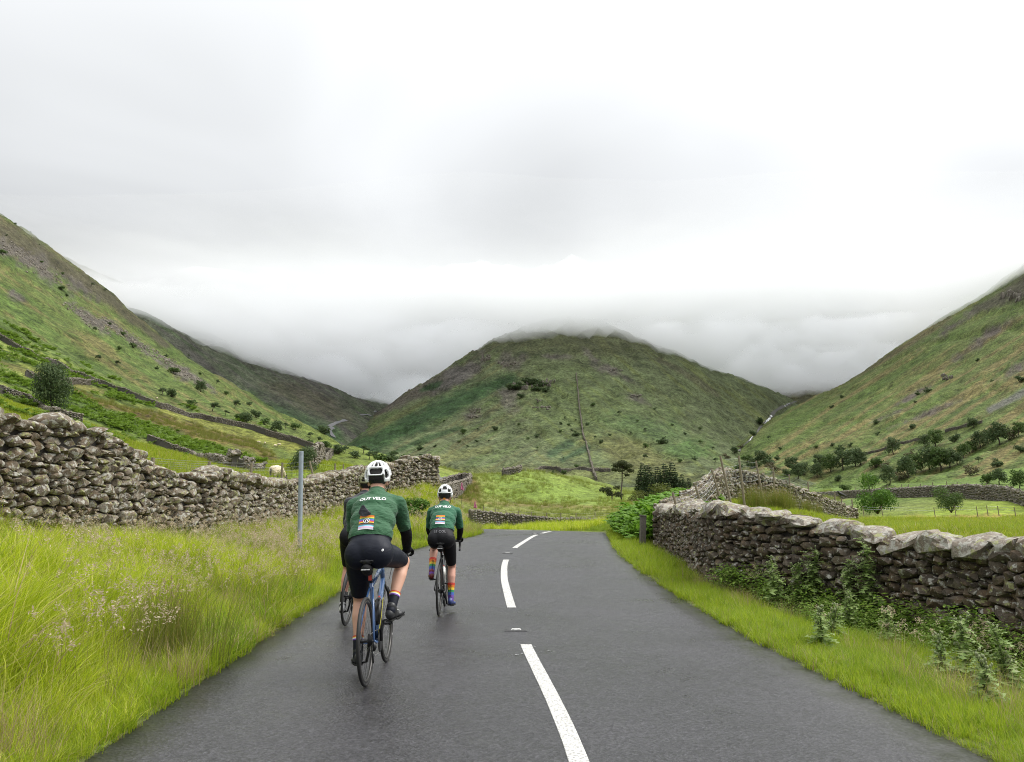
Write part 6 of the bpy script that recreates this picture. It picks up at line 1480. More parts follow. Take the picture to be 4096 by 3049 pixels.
foxglove('pink foxglove on the bank above the right rider', 1847, 1928, 1978, 33.2, 1); foxglove('pink foxglove lower down the bank crest', 1900, 2003, 2048, 32.2, 2)
vs_ = tree_proto('verge_shrub', 'shrub', 1.2, 83, 2600, .045, M_bushy); p = at(1640, 2085, 26); vs_.location = (p[0], p[1], float(gz(p[0], p[1]))); vs_.scale = (1.1, 1.0, .75); tag(vs_, 'leafy green bramble patch on the bank between the two riders', 'shrub')
# ------------------------------------------------------------------ bodies: grown as one smooth skin from tapered limbs
from mathutils.bvhtree import BVHTree
def cloth(name, col, rough=0.75, sheen=0.15, wr=14.0, bump=0.6):
    m = simple(name, col, rough, noise=0.12, nscale=60, spec=0.25); n = m.node_tree.nodes; l = m.node_tree.links; b = n['Principled BSDF']
    t = n.new('ShaderNodeTexNoise'); t.inputs['Scale'].default_value = wr; t.inputs['Detail'].default_value = 2; t.inputs['Distortion'].default_value = 1.2
    tcn = n.new('ShaderNodeTexCoord'); mpn = n.new('ShaderNodeMapping'); mpn.inputs['Scale'].default_value = (1, 1, 2.2); l.new(tcn.outputs['Object'], mpn.inputs[0]); l.new(mpn.outputs[0], t.inputs['Vector'])
    bp = n.new('ShaderNodeBump'); bp.inputs['Strength'].default_value = bump; bp.inputs['Distance'].default_value = 0.02; l.new(t.outputs['Fac'], bp.inputs['Height']); l.new(bp.outputs[0], b.inputs['Normal'])
    b.inputs['Sheen Weight'].default_value = sheen * (0 if max(col) < .03 else 1); b.inputs['Specular IOR Level'].default_value = .18 if max(col) < .03 else .25
    return m
M_skin = simple('skin', (0.60, 0.345, 0.245), 0.55, noise=0.10, nscale=18, bump=0.06, spec=0.4); M_skin2 = simple('ruddy_skin', (0.60, 0.32, 0.24), 0.55, noise=0.12, nscale=18, spec=0.4)
M_hair = simple('dark_hair', (0.030, 0.022, 0.016), 0.6); M_hair2 = simple('reddish_brown_hair', (0.15, 0.065, 0.03), 0.6)
M_green = cloth('green_jersey', (0.030, 0.100, 0.045)); M_green2 = cloth('bright_green_jersey', (0.020, 0.108, 0.055)); M_navy = cloth('black_navy_lycra', (0.010, 0.012, 0.020), 0.55, 0.1, 9, 0.2); M_blk = cloth('black_lycra', (0.009, 0.009, 0.011), 0.6, 0.1, 9, 0.2); M_warm = cloth('black_arm_warmer', (0.007, 0.007, 0.008), 0.8, 0.1, 20, 0.3)
M_jack = cloth('charcoal_jacket', (0.030, 0.032, 0.038), 0.6); M_shoe = simple('black_shoe', (0.022, 0.023, 0.025), 0.45, noise=0.3, nscale=30); M_sole = simple('dark_sole', (0.012, 0.012, 0.012), 0.6)
M_white = simple('white_gloss_plastic', (0.80, 0.81, 0.81), 0.28, coat=0.3); M_blkpl = simple('black_plastic', (0.012, 0.012, 0.013), 0.4); M_olive = simple('olive_helmet_shell', (0.19, 0.185, 0.095), 0.45); M_pad = simple('helmet_liner', (0.022, 0.020, 0.018), 0.8)
def solid(n, c, r=0.6): return simple(n, c, r)
RB = {k: solid(k + '_print', c) for k, c in dict(red=(.62, .05, .03), orange=(.75, .20, .02), yellow=(.78, .55, .04), green=(.03, .26, .08), blue=(.05, .13, .48), purple=(.16, .06, .36), black=(.012, .012, .012), brown=(.14, .075, .04), sky=(.26, .52, .70), pink=(.66, .33, .42), white=(.80, .80, .80), lilac=(.55, .48, .66), teal=(.03, .20, .25)).items()}
M_grey_print = solid('grey_print', (.16, .16, .17)); M_amber = solid('orange_dial', (.75, .28, .02)); M_redlens = solid('red_lamp_lens', (.55, .045, .02), .3); M_reflect = solid('reflective_strip', (.72, .72, .70), .4)

def blob(prims, voxel, infl=0.0, it=8, cuts=(), disp=0.0, seed=0):
    """prims: ('t', points, radii) tapered limb / ('e', centre, radii, rot) -> smooth closed mesh; cuts: (point, normal) planes that keep the side against the normal"""
    mb = MB()
    for p in prims:
        if p[0] == 't':
            pts, rad = [Vector(v) for v in p[1]], [r + infl for r in p[2]]
            mb.tube(pts, rad, 14); mb.ellipsoid(pts[0], (rad[0],) * 3); mb.ellipsoid(pts[-1], (rad[-1],) * 3)
            for q, r in zip(pts[1:-1], rad[1:-1]): mb.ellipsoid(q, (r * .995,) * 3)
        else: mb.ellipsoid(p[1], tuple(r + infl for r in p[2]), p[3] if len(p) > 3 else None, 18, 12)
    me = D.meshes.new('tmp'); me.from_pydata(mb.v, [], mb.f); o = D.objects.new('tmp', me); COL.objects.link(o)
    md = o.modifiers.new('r', 'REMESH'); md.mode = 'VOXEL'; md.voxel_size = voxel; md.use_smooth_shade = True
    ms = o.modifiers.new('s', 'SMOOTH'); ms.factor = .5; ms.iterations = it
    dg = bpy.context.evaluated_depsgraph_get(); out = D.meshes.new_from_object(o.evaluated_get(dg)); D.objects.remove(o); D.meshes.remove(me)
    if disp:
        co = np.zeros(len(out.vertices) * 3); out.vertices.foreach_get('co', co); co = co.reshape(-1, 3); nn = np.zeros(len(co) * 3); out.vertices.foreach_get('normal', nn); nn = nn.reshape(-1, 3)
        w = fbm(co[:, 0] * 14 + co[:, 1] * 6 + seed, co[:, 2] * 26 + co[:, 1] * 9, 3, 5 + seed); co += nn * (w * disp)[:, None]; out.vertices.foreach_set('co', co.ravel())
    if cuts:
        bm = bmesh.new(); bm.from_mesh(out)
        for c in cuts:
            co, no = Vector(c[0]), Vector(c[1]).normalized(); near = c[2] if len(c) > 2 else None
            if near is None: bmesh.ops.bisect_plane(bm, geom=bm.verts[:] + bm.edges[:] + bm.faces[:], plane_co=co, plane_no=no, clear_outer=True)
            else:                # only the limb around the plane point
                fs = [f for f in bm.faces if (f.calc_center_median() - co).length < near]; vs = {v for f in fs for v in f.verts}; es = {e for f in fs for e in f.edges}
                bmesh.ops.bisect_plane(bm, geom=list(vs) + list(es) + fs, plane_co=co, plane_no=no, clear_outer=False)
                kill = [f for f in bm.faces if (f.calc_center_median() - co).dot(no) > 0 and (f.calc_center_median() - co).length < near]; bmesh.ops.delete(bm, geom=kill, context='FACES')
        bm.to_mesh(out); bm.free()
    out.polygons.foreach_set('use_smooth', np.ones(len(out.polygons), bool)); return out
def mobj(name, me, mat, parent):
    me.name = name; me.materials.clear(); me.materials.append(mat); return link(D.objects.new(name, me), parent)
def bvh_of(*objs):
    vs, fs = [], []
    for o in objs:
        k = len(vs); vs += [v.co.copy() for v in o.data.vertices]; fs += [tuple(i + k for i in p.vertices) for p in o.data.polygons]
    return BVHTree.FromPolygons(vs, fs)
def project(bvh, verts, lift=.0035, origin_y=-1.5, d=(0, 1, 0)):
    out = []; d = Vector(d).normalized()
    for x, z in verts:
        o_ = Vector((x, 0, z)) + Vector((d.x, d.y, 0)) * (origin_y); h = bvh.ray_cast(o_, d)
        out.append(h[0] - d * lift if h[0] is not None else None)
    return out
def text_mesh(s, size, bold=.0, sx=1.0, shear=0.0, spacing=1.0):
    cu = D.curves.new('txt', 'FONT'); cu.body = s; cu.size = size; cu.align_x = 'CENTER'; cu.align_y = 'CENTER'; cu.offset = bold; cu.resolution_u = 3; cu.shear = shear; cu.space_character = spacing
    o = D.objects.new('txt', cu); COL.objects.link(o); dg = bpy.context.evaluated_depsgraph_get(); me = D.meshes.new_from_object(o.evaluated_get(dg)); D.objects.remove(o)
    bm = bmesh.new(); bm.from_mesh(me); bmesh.ops.triangulate(bm, faces=bm.faces[:]); bmesh.ops.subdivide_edges(bm, edges=[e for e in bm.edges if e.calc_length() > size * .25], cuts=1); bmesh.ops.triangulate(bm, faces=bm.faces[:])
    v = [(a.co.x * sx, a.co.y) for a in bm.verts]; bm.verts.index_update(); f = [tuple(x.index for x in fc.verts) for fc in bm.faces]; bm.free(); D.meshes.remove(me); return v, f
def decal(name, bvh, verts2, faces, cx, cz, mat, parent, lift=.004, d=(0, 1, 0), arch=0.0):
    P3 = project(bvh, [(cx + a, cz + b - arch * a * a) for a, b in verts2], lift, d=d)
    ok = [f for f in faces if all(P3[i] is not None for i in f)]
    P3 = [p if p is not None else Vector((0, 0, 0)) for p in P3]
    if ok: return mesh_obj(name, P3, ok, mat, parent)
def gridv(w, h, nx, ny):
    v = [((i / nx - .5) * w, (j / ny - .5) * h) for j in range(ny + 1) for i in range(nx + 1)]; f = [(j * (nx + 1) + i, j * (nx + 1) + i + 1, (j + 1) * (nx + 1) + i + 1, (j + 1) * (nx + 1) + i) for j in range(ny) for i in range(nx)]; return v, f
def ringv(r0, r1, n=20, sx=1.0, rot=0.0):
    v = []; 
    for k in range(n):
        a = 2 * math.pi * k / n
        for r in (r0, r1):
            x, y = r * math.cos(a) * sx, r * math.sin(a); v.append((x * math.cos(rot) - y * math.sin(rot), x * math.sin(rot) + y * math.cos(rot)))
    return v, [(2 * k, 2 * k + 1, 2 * ((k + 1) % n) + 1, 2 * ((k + 1) % n)) for k in range(n)]

def helmet(parent, c, pitch, style, shell, r=(.114, .148, .140)):
    """shell with real vents over a dark liner; lon 0 = rear"""
    c = Vector(c); nl, nt = 72, 26; lat0 = -24
    Rm = Euler((pitch, 0, 0)).to_matrix()
    def sp(lon, lat, k=1.0):
        a, b = math.radians(lon), math.radians(lat); return c + Rm @ Vector((r[0] * k * math.cos(b) * math.sin(a), -r[1] * k * math.cos(b) * math.cos(a), r[2] * k * math.sin(b)))
    def vent(lo, la):
        l = abs(lo)
        if style == 'A':
            if l < 38 - (la - 2) * .1 and la < 3: return True
            if l < 31 - (la - 12) * .25 + (8 if la > 20 else 0) and 12 < la < 33: return True
            if 44 < l < 66 and -8 < la < 22 and l < 66 - (4 if la > 14 else 0): return True
            if 80 < l < 100 and 8 < la < 28: return True
            if 43 < la < 70: return l < 8 or 20 < l < 36 or 50 < l < 60 or 76 < l < 86 or 100 < l < 112 or 126 < l < 138 or 150 < l < 162 or l > 172
            if l > 80 and la < -4 + (l - 80) * .16: return True
            return l > 118 and 10 < la < 36 and (int(l / 12) % 2 == 0)
        if style == 'B':
            if l < 62 - (la + 8) * .5 and la < 8: return True
            if l < 26 and 32 < la < 62: return True
            if 30 < l < 66 and 14 < la < 36 and la < 38 - (l - 34) * .3: return True
            if 66 < l < 84 and 2 < la < 9: return True
            if 58 < la < 74: return 32 < l < 52 or 70 < l < 88 or 110 < l < 124 or 150 < l < 164
            if l > 84 and la < -6 + (l - 84) * .16: return True
            return 96 < l < 110 and 12 < la < 34 or 128 < l < 142 and 16 < la < 40
        if l < 42 and la < -2: return True
        if l < 30 and (10 < la < 20 or 23 < la < 32): return True
        if 46 < l < 66 and -4 < la < 20: return True
        if 42 < la < 68: return 14 < l < 28 or 44 < l < 58 or 76 < l < 90 or 110 < l < 124
        return l > 84 and la < -4 + (l - 84) * .16
    vs = [sp(360 * i / nl - 180, lat0 + (90 - lat0 - 1) * j / nt) for j in range(nt + 1) for i in range(nl)]; fs = []
    for j in range(nt):
        for i in range(nl):
            lo = 360 * (i + .5) / nl - 180; la = lat0 + (90 - lat0 - 1) * (j + .5) / nt
            if not vent(lo, la): fs.append((j * nl + i, j * nl + (i + 1) % nl, (j + 1) * nl + (i + 1) % nl, (j + 1) * nl + i))
    vs.append(sp(0, 90)); fs += [(nt * nl + i, nt * nl + (i + 1) % nl, len(vs) - 1) for i in range(nl)]
    bm = bmesh.new(); bv = [bm.verts.new(v) for v in vs]
    for f in fs: bm.faces.new([bv[i] for i in f])
    for v in [v for v in bm.verts if not v.link_faces]: bm.verts.remove(v)
    for _ in range(2): bmesh.ops.smooth_vert(bm, verts=[v for v in bm.verts if v.is_boundary], factor=.5, use_axis_x=True, use_axis_y=True, use_axis_z=True)
    bmesh.ops.recalc_face_normals(bm, faces=bm.faces[:]); me = D.meshes.new('helmet'); bm.to_mesh(me); bm.free()
    o = D.objects.new('tmp', me); COL.objects.link(o); md = o.modifiers.new('s', 'SOLIDIFY'); md.thickness = .020; md.offset = -1; md2 = o.modifiers.new('ss', 'SUBSURF'); md2.levels = 1
    out = D.meshes.new_from_object(o.evaluated_get(bpy.context.evaluated_depsgraph_get())); D.objects.remove(o); out.polygons.foreach_set('use_smooth', np.ones(len(out.polygons), bool))
    h = mobj('helmet', out, shell, parent)
    lb = MB(); n2 = 32
    lv = [sp(360 * i / n2 - 180, -20 + 110 * j / 12, .80) for j in range(13) for i in range(n2)]; lb.add(lv, [(j * n2 + i, j * n2 + (i + 1) % n2, (j + 1) * n2 + (i + 1) % n2, (j + 1) * n2 + i) for j in range(12) for i in range(n2)]); lb.build('liner', M_pad, h, True)
    rb = MB()
    for k in range(-5, 5):
        a, b_ = sp(k * 9, -14, .93), sp((k + 1) * 9, -14, .93); rb.add([a, b_, sp((k + 1) * 9, -30, .88), sp(k * 9, -30, .88)], [(0, 1, 2, 3)])
    rb.build('retention_band', M_blkpl, h, True)
    sb = MB()
    for sg in (-1, 1): sb.tube([sp(sg * 80, -18, .9), c + Vector((sg * .078, .035, -.12)), c + Vector((sg * .03, .06, -.215))], .004, 5)
    sb.build('chin_strap', M_blkpl, h)
    return h, sp

def person(label, loc, s, cfg):
    root = empty('person', loc, (0, cfg.get('roll', 0), cfg.get('yaw', 0)), s); tag(root, label, 'person')
    up = cfg['up']                          # +1: right pedal at the top, -1: left pedal at the top
    lean = cfg.get('lean', 0.0); dl = Vector((0, lean, -lean * .55))
    SH = [Vector((sx * .178, .545, 1.405)) + dl for sx in (-1, 1)]
    legs = []
    for sx in (-1, 1):
        hip = Vector((sx * .092, .215, 1.01))
        if sx == up: knee, ank = Vector((sx * cfg.get('splay', .205), .635, .905)), Vector((sx * .142, .355, .545))
        else: knee, ank = Vector((sx * .130, .500, .610)), Vector((sx * .130, .375, .195))
        legs.append((hip, knee, ank))
    arms = []
    for i, sx in enumerate((-1, 1)):
        el = Vector((sx * .228, .715, 1.135)) + dl * .4; wr = Vector((sx * .207, .865, 1.005)); arms.append((SH[i], el, wr))
    nb = Vector((0, .575, 1.505)) + dl; hd = Vector((0, .665, 1.635)) + dl * 1.05
    torso = [('e', (0, .205, 1.035), (.178, .140, .130), (-.4, 0, 0)), ('e', (-.078, .165, 1.00), (.108, .112, .115)), ('e', (.078, .165, 1.00), (.108, .112, .115)), ('e', (0, .135, 1.02), (.095, .085, .10)),
             ('e', Vector((0, .27, 1.15)) + dl * .3, (.168, .125, .155), (-.5, 0, 0)), ('e', Vector((0, .36, 1.26)) + dl * .55, (.175, .130, .155), (-.6, 0, 0)), ('e', Vector((0, .455, 1.355)) + dl * .8, (.182, .128, .13), (-.7, 0, 0)), ('e', Vector((0, .52, 1.415)) + dl, (.175, .105, .085), (-.7, 0, 0)),
             ('t', [SH[0] + Vector((.03, -.005, .005)), Vector((0, .535, 1.465)) + dl, SH[1] + Vector((-.03, -.005, .005))], [.066, .082, .066])]
    uarm = [('t', [a[0], a[0].lerp(a[1], .35), a[1]], [.062, .056, .043]) for a in arms]
    farm = [('t', [a[1], a[1].lerp(a[2], .3), a[2]], [.042, .042, .029]) for a in arms]
    thigh = [('t', [l[0] + Vector((0, .01, -.02)), l[0].lerp(l[1], .4), l[0].lerp(l[1], .85), l[1]], [.100, .092, .066, .058]) for l in legs]
    shank = []
    for l in legs:
        cdir = Vector((0, -1, -.1)); shank.append(('t', [l[1], l[1].lerp(l[2], .32) + cdir * .022, l[1].lerp(l[2], .7) + cdir * .008, l[2]], [.055, .058, .040, .034]))
    neck = [('t', [nb - Vector((0, .04, .05)), nb.lerp(hd, .45), hd + Vector((0, -.01, -.04))], [.068, .057, .060])]
    head = [('e', hd + Vector((0, 0, .012)), (.077, .097, .105), (-.15, 0, 0)), ('e', hd + Vector((0, .045, -.06)), (.055, .055, .06)), ('t', [hd + Vector((0, .085, .01)), hd + Vector((0, .115, -.025))], [.012, .016]), ('e', hd + Vector((0, .085, -.068)), (.026, .014, .010)),
            ('e', hd + Vector((-.083, .0, -.028)), (.011, .022, .034), (0, 0, .35)), ('e', hd + Vector((.083, .0, -.028)), (.011, .022, .034), (0, 0, -.35)), ('e', hd + Vector((0, .083, .028)), (.05, .016, .012))]
    hands0 = [('t', [a[2], a[2] + Vector((0, .07, -.012))], [.028, .030]) for a in arms]
    body = mobj('body', blob(torso + uarm + farm + thigh + shank + neck + head + hands0, .0105, 0, 5), cfg['skin'], root)
    # eyes
    for sx in (-1, 1):
        eb = MB(); eb.ellipsoid(hd + Vector((sx * .031, .088, .008)), (.012, .008, .008)); eb.build('eye', RB['white'], root, True)
    hb = MB(); hv = blob([('e', hd + Vector((0, -.012, .022)), (.079, .093, .105), (-.15, 0, 0))], .01, .003, 3, [(hd + Vector((0, .03, -.035)), (0, .45, -1)), (hd + Vector((0, .065, 0)), (0, 1, -.1))]); mobj('hair', hv, cfg['hair'], root)
    # jersey, shorts, warmers
    hem = Vector((0, .235, 1.105 + cfg.get('hem', 0))); sl = [a[0].lerp(a[1], cfg.get('sleeve', .78)) for a in arms]
    cuts = [(hem, (0, -.42, -1))] + [(sl[i], arms[i][1] - arms[i][0], .13) for i in (0, 1)] + [(nb.lerp(hd, .22), hd - nb)]
    jersey = mobj('jersey', blob(torso + uarm + neck[:1], .0105, .011, 5, cuts, .0085, cfg.get('seed', 0)), cfg['jersey'], root)
    tl = [l[0].lerp(l[1], .86) for l in legs]
    sh = mobj('cycling_shorts', blob(torso[:6] + thigh, .0105, .0065, 7, [(Vector((0, .25, 1.20)), (0, .42, 1))] + [(tl[i], legs[i][1] - legs[i][0], .12) for i in (0, 1)]), cfg['shorts'], root)
    for i in (0, 1):
        a = arms[i]; mobj('arm_warmer', blob([('t', [a[0].lerp(a[1], .55), a[1]], [.052, .044]), ('t', [a[1], a[1].lerp(a[2], .3), a[2]], [.043, .043, .031])], .009, .005, 4), cfg.get('warm', M_warm), root)
    # gloves: palm on the brake hood, four fingers round it, thumb inside
    for i, sx in enumerate((-1, 1)):
        w = arms[i][2]; g = [('t', [w, w + Vector((0, .045, -.004)), w + Vector((-sx * .002, .085, -.012))], [.030, .036, .034]), ('e', w + Vector((0, .06, -.002)), (.042, .045, .022))]
        for k in range(4):
            b0 = w + Vector((sx * (.034 - .006 * k), .075 + .014 * k, -.010)); ln = (.030, .034, .032, .026)[k]
            b1 = b0 + Vector((sx * .012, ln * .55, -.016)); b2 = b1 + Vector((-sx * .004, ln * .35, -.026)); b3 = b2 + Vector((-sx * .020, -.004, -.016)); g.append(('t', [b0, b1, b2, b3], [.0105, .0100, .0092, .0080]))
        t0 = w + Vector((-sx * .030, .035, -.008)); g.append(('t', [t0, t0 + Vector((-sx * .012, .030, -.014)), t0 + Vector((-sx * .004, .055, -.034))], [.013, .011, .009]))
        mobj('glove', blob(g, .0045, 0, 2), cfg['glove'], root)
    # socks and shoes
    for i, sx in enumerate((-1, 1)):
        hip, knee, ank = legs[i]; L = cfg['sock']; top = ank.lerp(knee, L); cd = Vector((0, -1, -.1)); yaw = sx * cfg.get('toe', .18); low = sx != up
        sk = [('t', [ank - (knee - ank).normalized() * .03, ank, ank.lerp(knee, .3) + cd * .008, ank.lerp(knee, .55) + cd * .018], [.036, .035, .041, .053])]
        so_ = mobj('sock', blob(sk, .008, .0035, 3, [(top, knee - ank)]), cfg['sockm'], root); ax = (knee - ank).normalized(); bv = None
        for (t0, t1, mt) in cfg['bands']:
            a, b_ = ank.lerp(knee, L * t0), ank.lerp(knee, L * t1); mobj('sock_band', blob(sk, .006, .0052, 3, [(b_, ax), (a, -ax)]), mt, so_)
        if cfg.get('letters'):
            bv = bvh_of(so_)
            for k, ch in enumerate(cfg['letters']):
                tv, tf = text_mesh(ch, .034, .0012); q = ank.lerp(knee, L * (.93 - .19 * k)); decal('lettering', bv, tv, tf, q.x - sx * .006, q.z, RB['black'], so_, .006)
        R_ = Euler((.10 if not low else -.06, 0, -yaw)).to_matrix(); T = lambda v: ank + R_ @ Vector(v)
        fo = [('e', T((0, -.035, -.045)), (.036, .042, .045), R_), ('e', T((0, .03, -.058)), (.037, .07, .036), R_), ('e', T((0, .10, -.070)), (.045, .065, .028), R_), ('e', T((0, .155, -.074)), (.040, .045, .022), R_), ('t', [T((0, .0, .012)), T((0, .01, -.03))], [.039, .042])]
        sb_ = mobj('shoe', blob(fo, .0065, 0, 3, [(T((0, 0, -.092)), R_ @ Vector((0, 0, -1)))]), cfg['shoem'][i], root)
        b = MB(); 
        for y0, y1, w0 in ((-.065, .02, .056), (.02, .165, .070)): b.box(T((0, (y0 + y1) / 2, -.095)), (w0, y1 - y0, .012), R_)
        b.build('sole', M_sole, sb_); b = MB(); b.box(T((0, .09, -.106)), (.045, .06, .014), R_); b.build('cleat', M_sole, sb_)
        b = MB(); b.tube([T((-.040, .06, -.035)), T((0, .055, -.020)), T((.040, .06, -.035))], .005, 5); b.build('strap', cfg.get('strapm', M_reflect), sb_)
    hm, sp = helmet(root, hd + Vector((0, -.005, .035)), .10 + cfg.get('hp', 0), cfg['helmet'], cfg['shell'])
    return root, jersey, sh, hm, sp, hd, legs

def pride_panel(root, jersey, cx, cz, w, h, arch=2.2, n=12):
    bv = bvh_of(jersey); order = ('orange', 'orange', 'yellow', 'green', 'blue', 'purple', 'red', 'yellow', 'black', 'brown', 'teal', 'sky', 'pink', 'lilac', 'white'); k = len(order)
    for i, c in enumerate(order):
        z = cz + h / 2 - h * (i + .5) / k; v, f = gridv(w * (1 + .06 * (i / k)), h / k * .98, n, 1); decal('printed_stripe', bv, v, f, cx, z, RB[c], jersey, .005, arch=arch)
    v, f = ringv(0.0001, .021, 20, 1.2); decal('logo_disc', bv, v, f, cx, cz + h * .10, RB['black'], jersey, .008)
    v, f = ringv(.017, .021, 20, 1.2); decal('logo_ring', bv, v, f, cx, cz + h * .10, RB['white'], jersey, .0095)
    v = [(-.012, -.012), (-.004, .014), (.001, .010), (-.006, -.014), (.004, .012), (.014, .002), (.009, -.012), (.006, .002)]; decal('logo_mark', bv, v, [(0, 1, 2, 3), (4, 5, 7), (5, 6, 7)], cx, cz + h * .10, RB['white'], jersey, .0095)

# ------------------------------------------------------------------ bicycles
M_tyre = simple('black_rubber_tyre', (0.014, 0.014, 0.014), 0.65, noise=0.25, nscale=40); M_rim = simple('dark_alloy_rim', (0.055, 0.052, 0.050), 0.38, 0.6); M_steel = simple('bare_steel', (0.34, 0.34, 0.35), 0.35, 0.9); M_dkmetal = simple('black_anodised_metal', (0.030, 0.030, 0.032), 0.4, 0.5)
M_blueframe = simple('blue_frame_paint', (0.06, 0.125, 0.28), 0.25, coat=0.6); M_blackframe = simple('black_frame_paint', (0.016, 0.016, 0.018), 0.28, coat=0.6); M_tape = simple('black_bar_tape', (0.018, 0.018, 0.019), 0.7); M_bottle = simple('white_bottle', (0.70, 0.72, 0.66), 0.4); M_yel = solid('yellow_hose', (.60, .55, .04), .4); M_bag = cloth('black_nylon', (0.014, 0.014, 0.015), 0.7)
def bicycle(label, loc, s, cfg, yaw=0.0, roll=0.0):
    root = empty('bicycle', loc, (0, roll, yaw), s); tag(root, label, 'bicycle'); FR = cfg['frame']; R0 = .338; up = cfg['up']
    fr = MB(); BB = Vector((0, .41, .275)); ST = Vector((0, .258, .765)); HT, HB = Vector((0, .795, .885)), Vector((0, .842, .735)); RA = Vector((0, 0, R0)); FA = Vector((0, .992, R0))
    fr.tube([BB, ST], .0165, 10); fr.tube([ST - Vector((0, -.003, .03)), HT - Vector((0, -.008, .02))], [.017, .021], 10); fr.tube([BB, HB + Vector((0, -.005, .015))], [.024, .024], 10); fr.tube([HB, HT], .021, 12); fr.tube([BB - Vector((.034, 0, 0)), BB + Vector((.034, 0, 0))], .021, 12)
    for sx in (-1, 1):
        fr.tube([ST + Vector((sx * .014, .005, -.04)), Vector((sx * .034, .15, .60)), RA + Vector((sx * .064, 0, 0))], [.009, .009, .008], 8); fr.tube([BB + Vector((sx * .024, -.01, 0)), Vector((sx * .046, .22, .29)), RA + Vector((sx * .064, 0, 0))], [.012, .011, .009], 8)
    fr.build('frame', FR, root, True)
    fk = MB(); fk.tube([HB + Vector((0, .003, .0)), HB + Vector((0, .012, -.03))], [.022, .026], 10)
    for sx in (-1, 1): fk.tube([HB + Vector((sx * .012, .01, -.03)), Vector((sx * .043, .875, .63)), FA + Vector((sx * .052, 0, 0))], [.014, .013, .009], 8)
    fk.build('fork', cfg.get('fork', M_dkmetal), root, True)
    for nm, c in (('rear_wheel', RA), ('front_wheel', FA)):
        wt_ = empty(nm, tuple(c)); wt_.parent = root
        b = MB(); b.torus((0, 0, 0), R0 - .0145, .0145, n=56, m=9, rx=.0135); b.build('tyre', M_tyre, wt_, True)
        b = MB(); dp = cfg.get('rim', .024)
        n_ = 56
        prof = [(-.0105, R0 - .027), (-.012, R0 - .030 - dp * .4), (-.004, R0 - .028 - dp), (.004, R0 - .028 - dp), (.012, R0 - .030 - dp * .4), (.0105, R0 - .027)]; vs = []; fs = []
        for i in range(n_):
            a = 2 * math.pi * i / n_; vs += [(x, q * math.cos(a), q * math.sin(a)) for x, q in prof]
        for i in range(n_):
            for k in range(6): fs.append((i * 6 + k, i * 6 + (k + 1) % 6, ((i + 1) % n_) * 6 + (k + 1) % 6, ((i + 1) % n_) * 6 + k))
        b.add(vs, fs); b.build('rim', M_rim, wt_, True)
        b = MB()
        for k in range(24):
            a = 2 * math.pi * k / 24; a2 = a + (.35 if k % 2 else -.35); sx = .028 if k % 4 < 2 else -.028; q = R0 - .03 - dp; b.tube([(sx, .02 * math.cos(a2), .02 * math.sin(a2)), (0, q * math.cos(a), q * math.sin(a))], .0011, 3, caps=False)
        b.build('spokes', M_dkmetal, wt_)
        b = MB(); b.tube([(-.062, 0, 0), (-.03, 0, 0), (-.02, 0, 0), (.02, 0, 0), (.03, 0, 0), (.062, 0, 0)], [.007, .020, .013, .013, .020, .007], 12); b.build('hub', M_dkmetal, wt_, True)
        b = MB(); b.tube([(-.046, 0, 0), (-.044, 0, 0)], [.07, .07], 24); b.build('brake_disc', M_steel, wt_)
        b = MB(); b.box((0.0125, .27, -.135), (.001, .03, .012), (.46, 0, 0)); b.build('rim_reflector', M_reflect, wt_)
    cs_ = MB()
    for k in range(8): cs_.tube([(.022 + .0042 * k, 0, R0), (.0242 + .0042 * k, 0, R0)], [.058 - .0045 * k] * 2, 22)
    cs_.build('cassette', M_dkmetal, root)
    cr = MB(); cr.tube([(.040, .41, .275), (.044, .41, .275)], [.095, .095], 32)
    for sx in (-1, 1):
        tip = BB + Vector((sx * .075, .0, (.168 if sx == up else -.168))); cr.tube([BB + Vector((sx * .05, 0, 0)), BB.lerp(tip, .5) + Vector((sx * .018, 0, 0)), tip], [.017, .012, .012], 8)
    cr.build('crankset', M_dkmetal, root, True)
    for sx in (-1, 1):
        tip = BB + Vector((sx * .075, 0, (.168 if sx == up else -.168))); b = MB(); b.box(tip + Vector((sx * .055, 0, 0)), (.07, .06, .016)); b.tube([tip, tip + Vector((sx * .06, 0, 0))], .007, 8); b.box(tip + Vector((sx * .055, .035, .004)), (.03, .016, .012)); b.build('pedal', M_dkmetal, root)
    ch = MB(); ch.tube([(.042, .41, .37), (.036, .2, .385), (.036, 0, R0 + .05)], .004, 4); ch.tube([(.042, .41, .18), (.040, .15, .20), (.040, .02, .245)], .004, 4); ch.build('chain', M_steel, root)
    rd = MB(); rd.tube([(.064, -.004, R0 - .01), (.072, -.012, R0 - .05), (.062, .012, R0 - .075)], [.010, .016, .010], 8); rd.box((.050, .022, R0 - .125), (.012, .022, .10), (.35, 0, 0)); rd.tube([(.044, .012, R0 - .085), (.052, .012, R0 - .085)], .016, 12); rd.tube([(.044, .035, R0 - .155), (.052, .035, R0 - .155)], .016, 12); rd.build('rear_derailleur', M_dkmetal, root, True)
    spt = MB(); spt.tube([ST - Vector((0, -.015, .05)), Vector((0, .208, .925))], .0138, 10); spt.build('seatpost', cfg.get('post', M_dkmetal), root, True)
    me = blob([('t', [(0, .10, .950), (0, .20, .951), (0, .36, .945)], [.045, .034, .020]), ('e', (-.045, .115, .952), (.035, .06, .022)), ('e', (.045, .115, .952), (.035, .06, .022))], .007, 0, 4, [(Vector((0, .2, .925)), (0, 0, -1))]); mobj('saddle', me, M_blkpl, root)
    sr = MB()
    for sx in (-1, 1): sr.tube([(sx * .022, .07, .935), (sx * .022, .15, .915), (sx * .022, .26, .915), (sx * .018, .34, .935)], .0035, 5)
    sr.build('saddle_rails', M_steel, root)
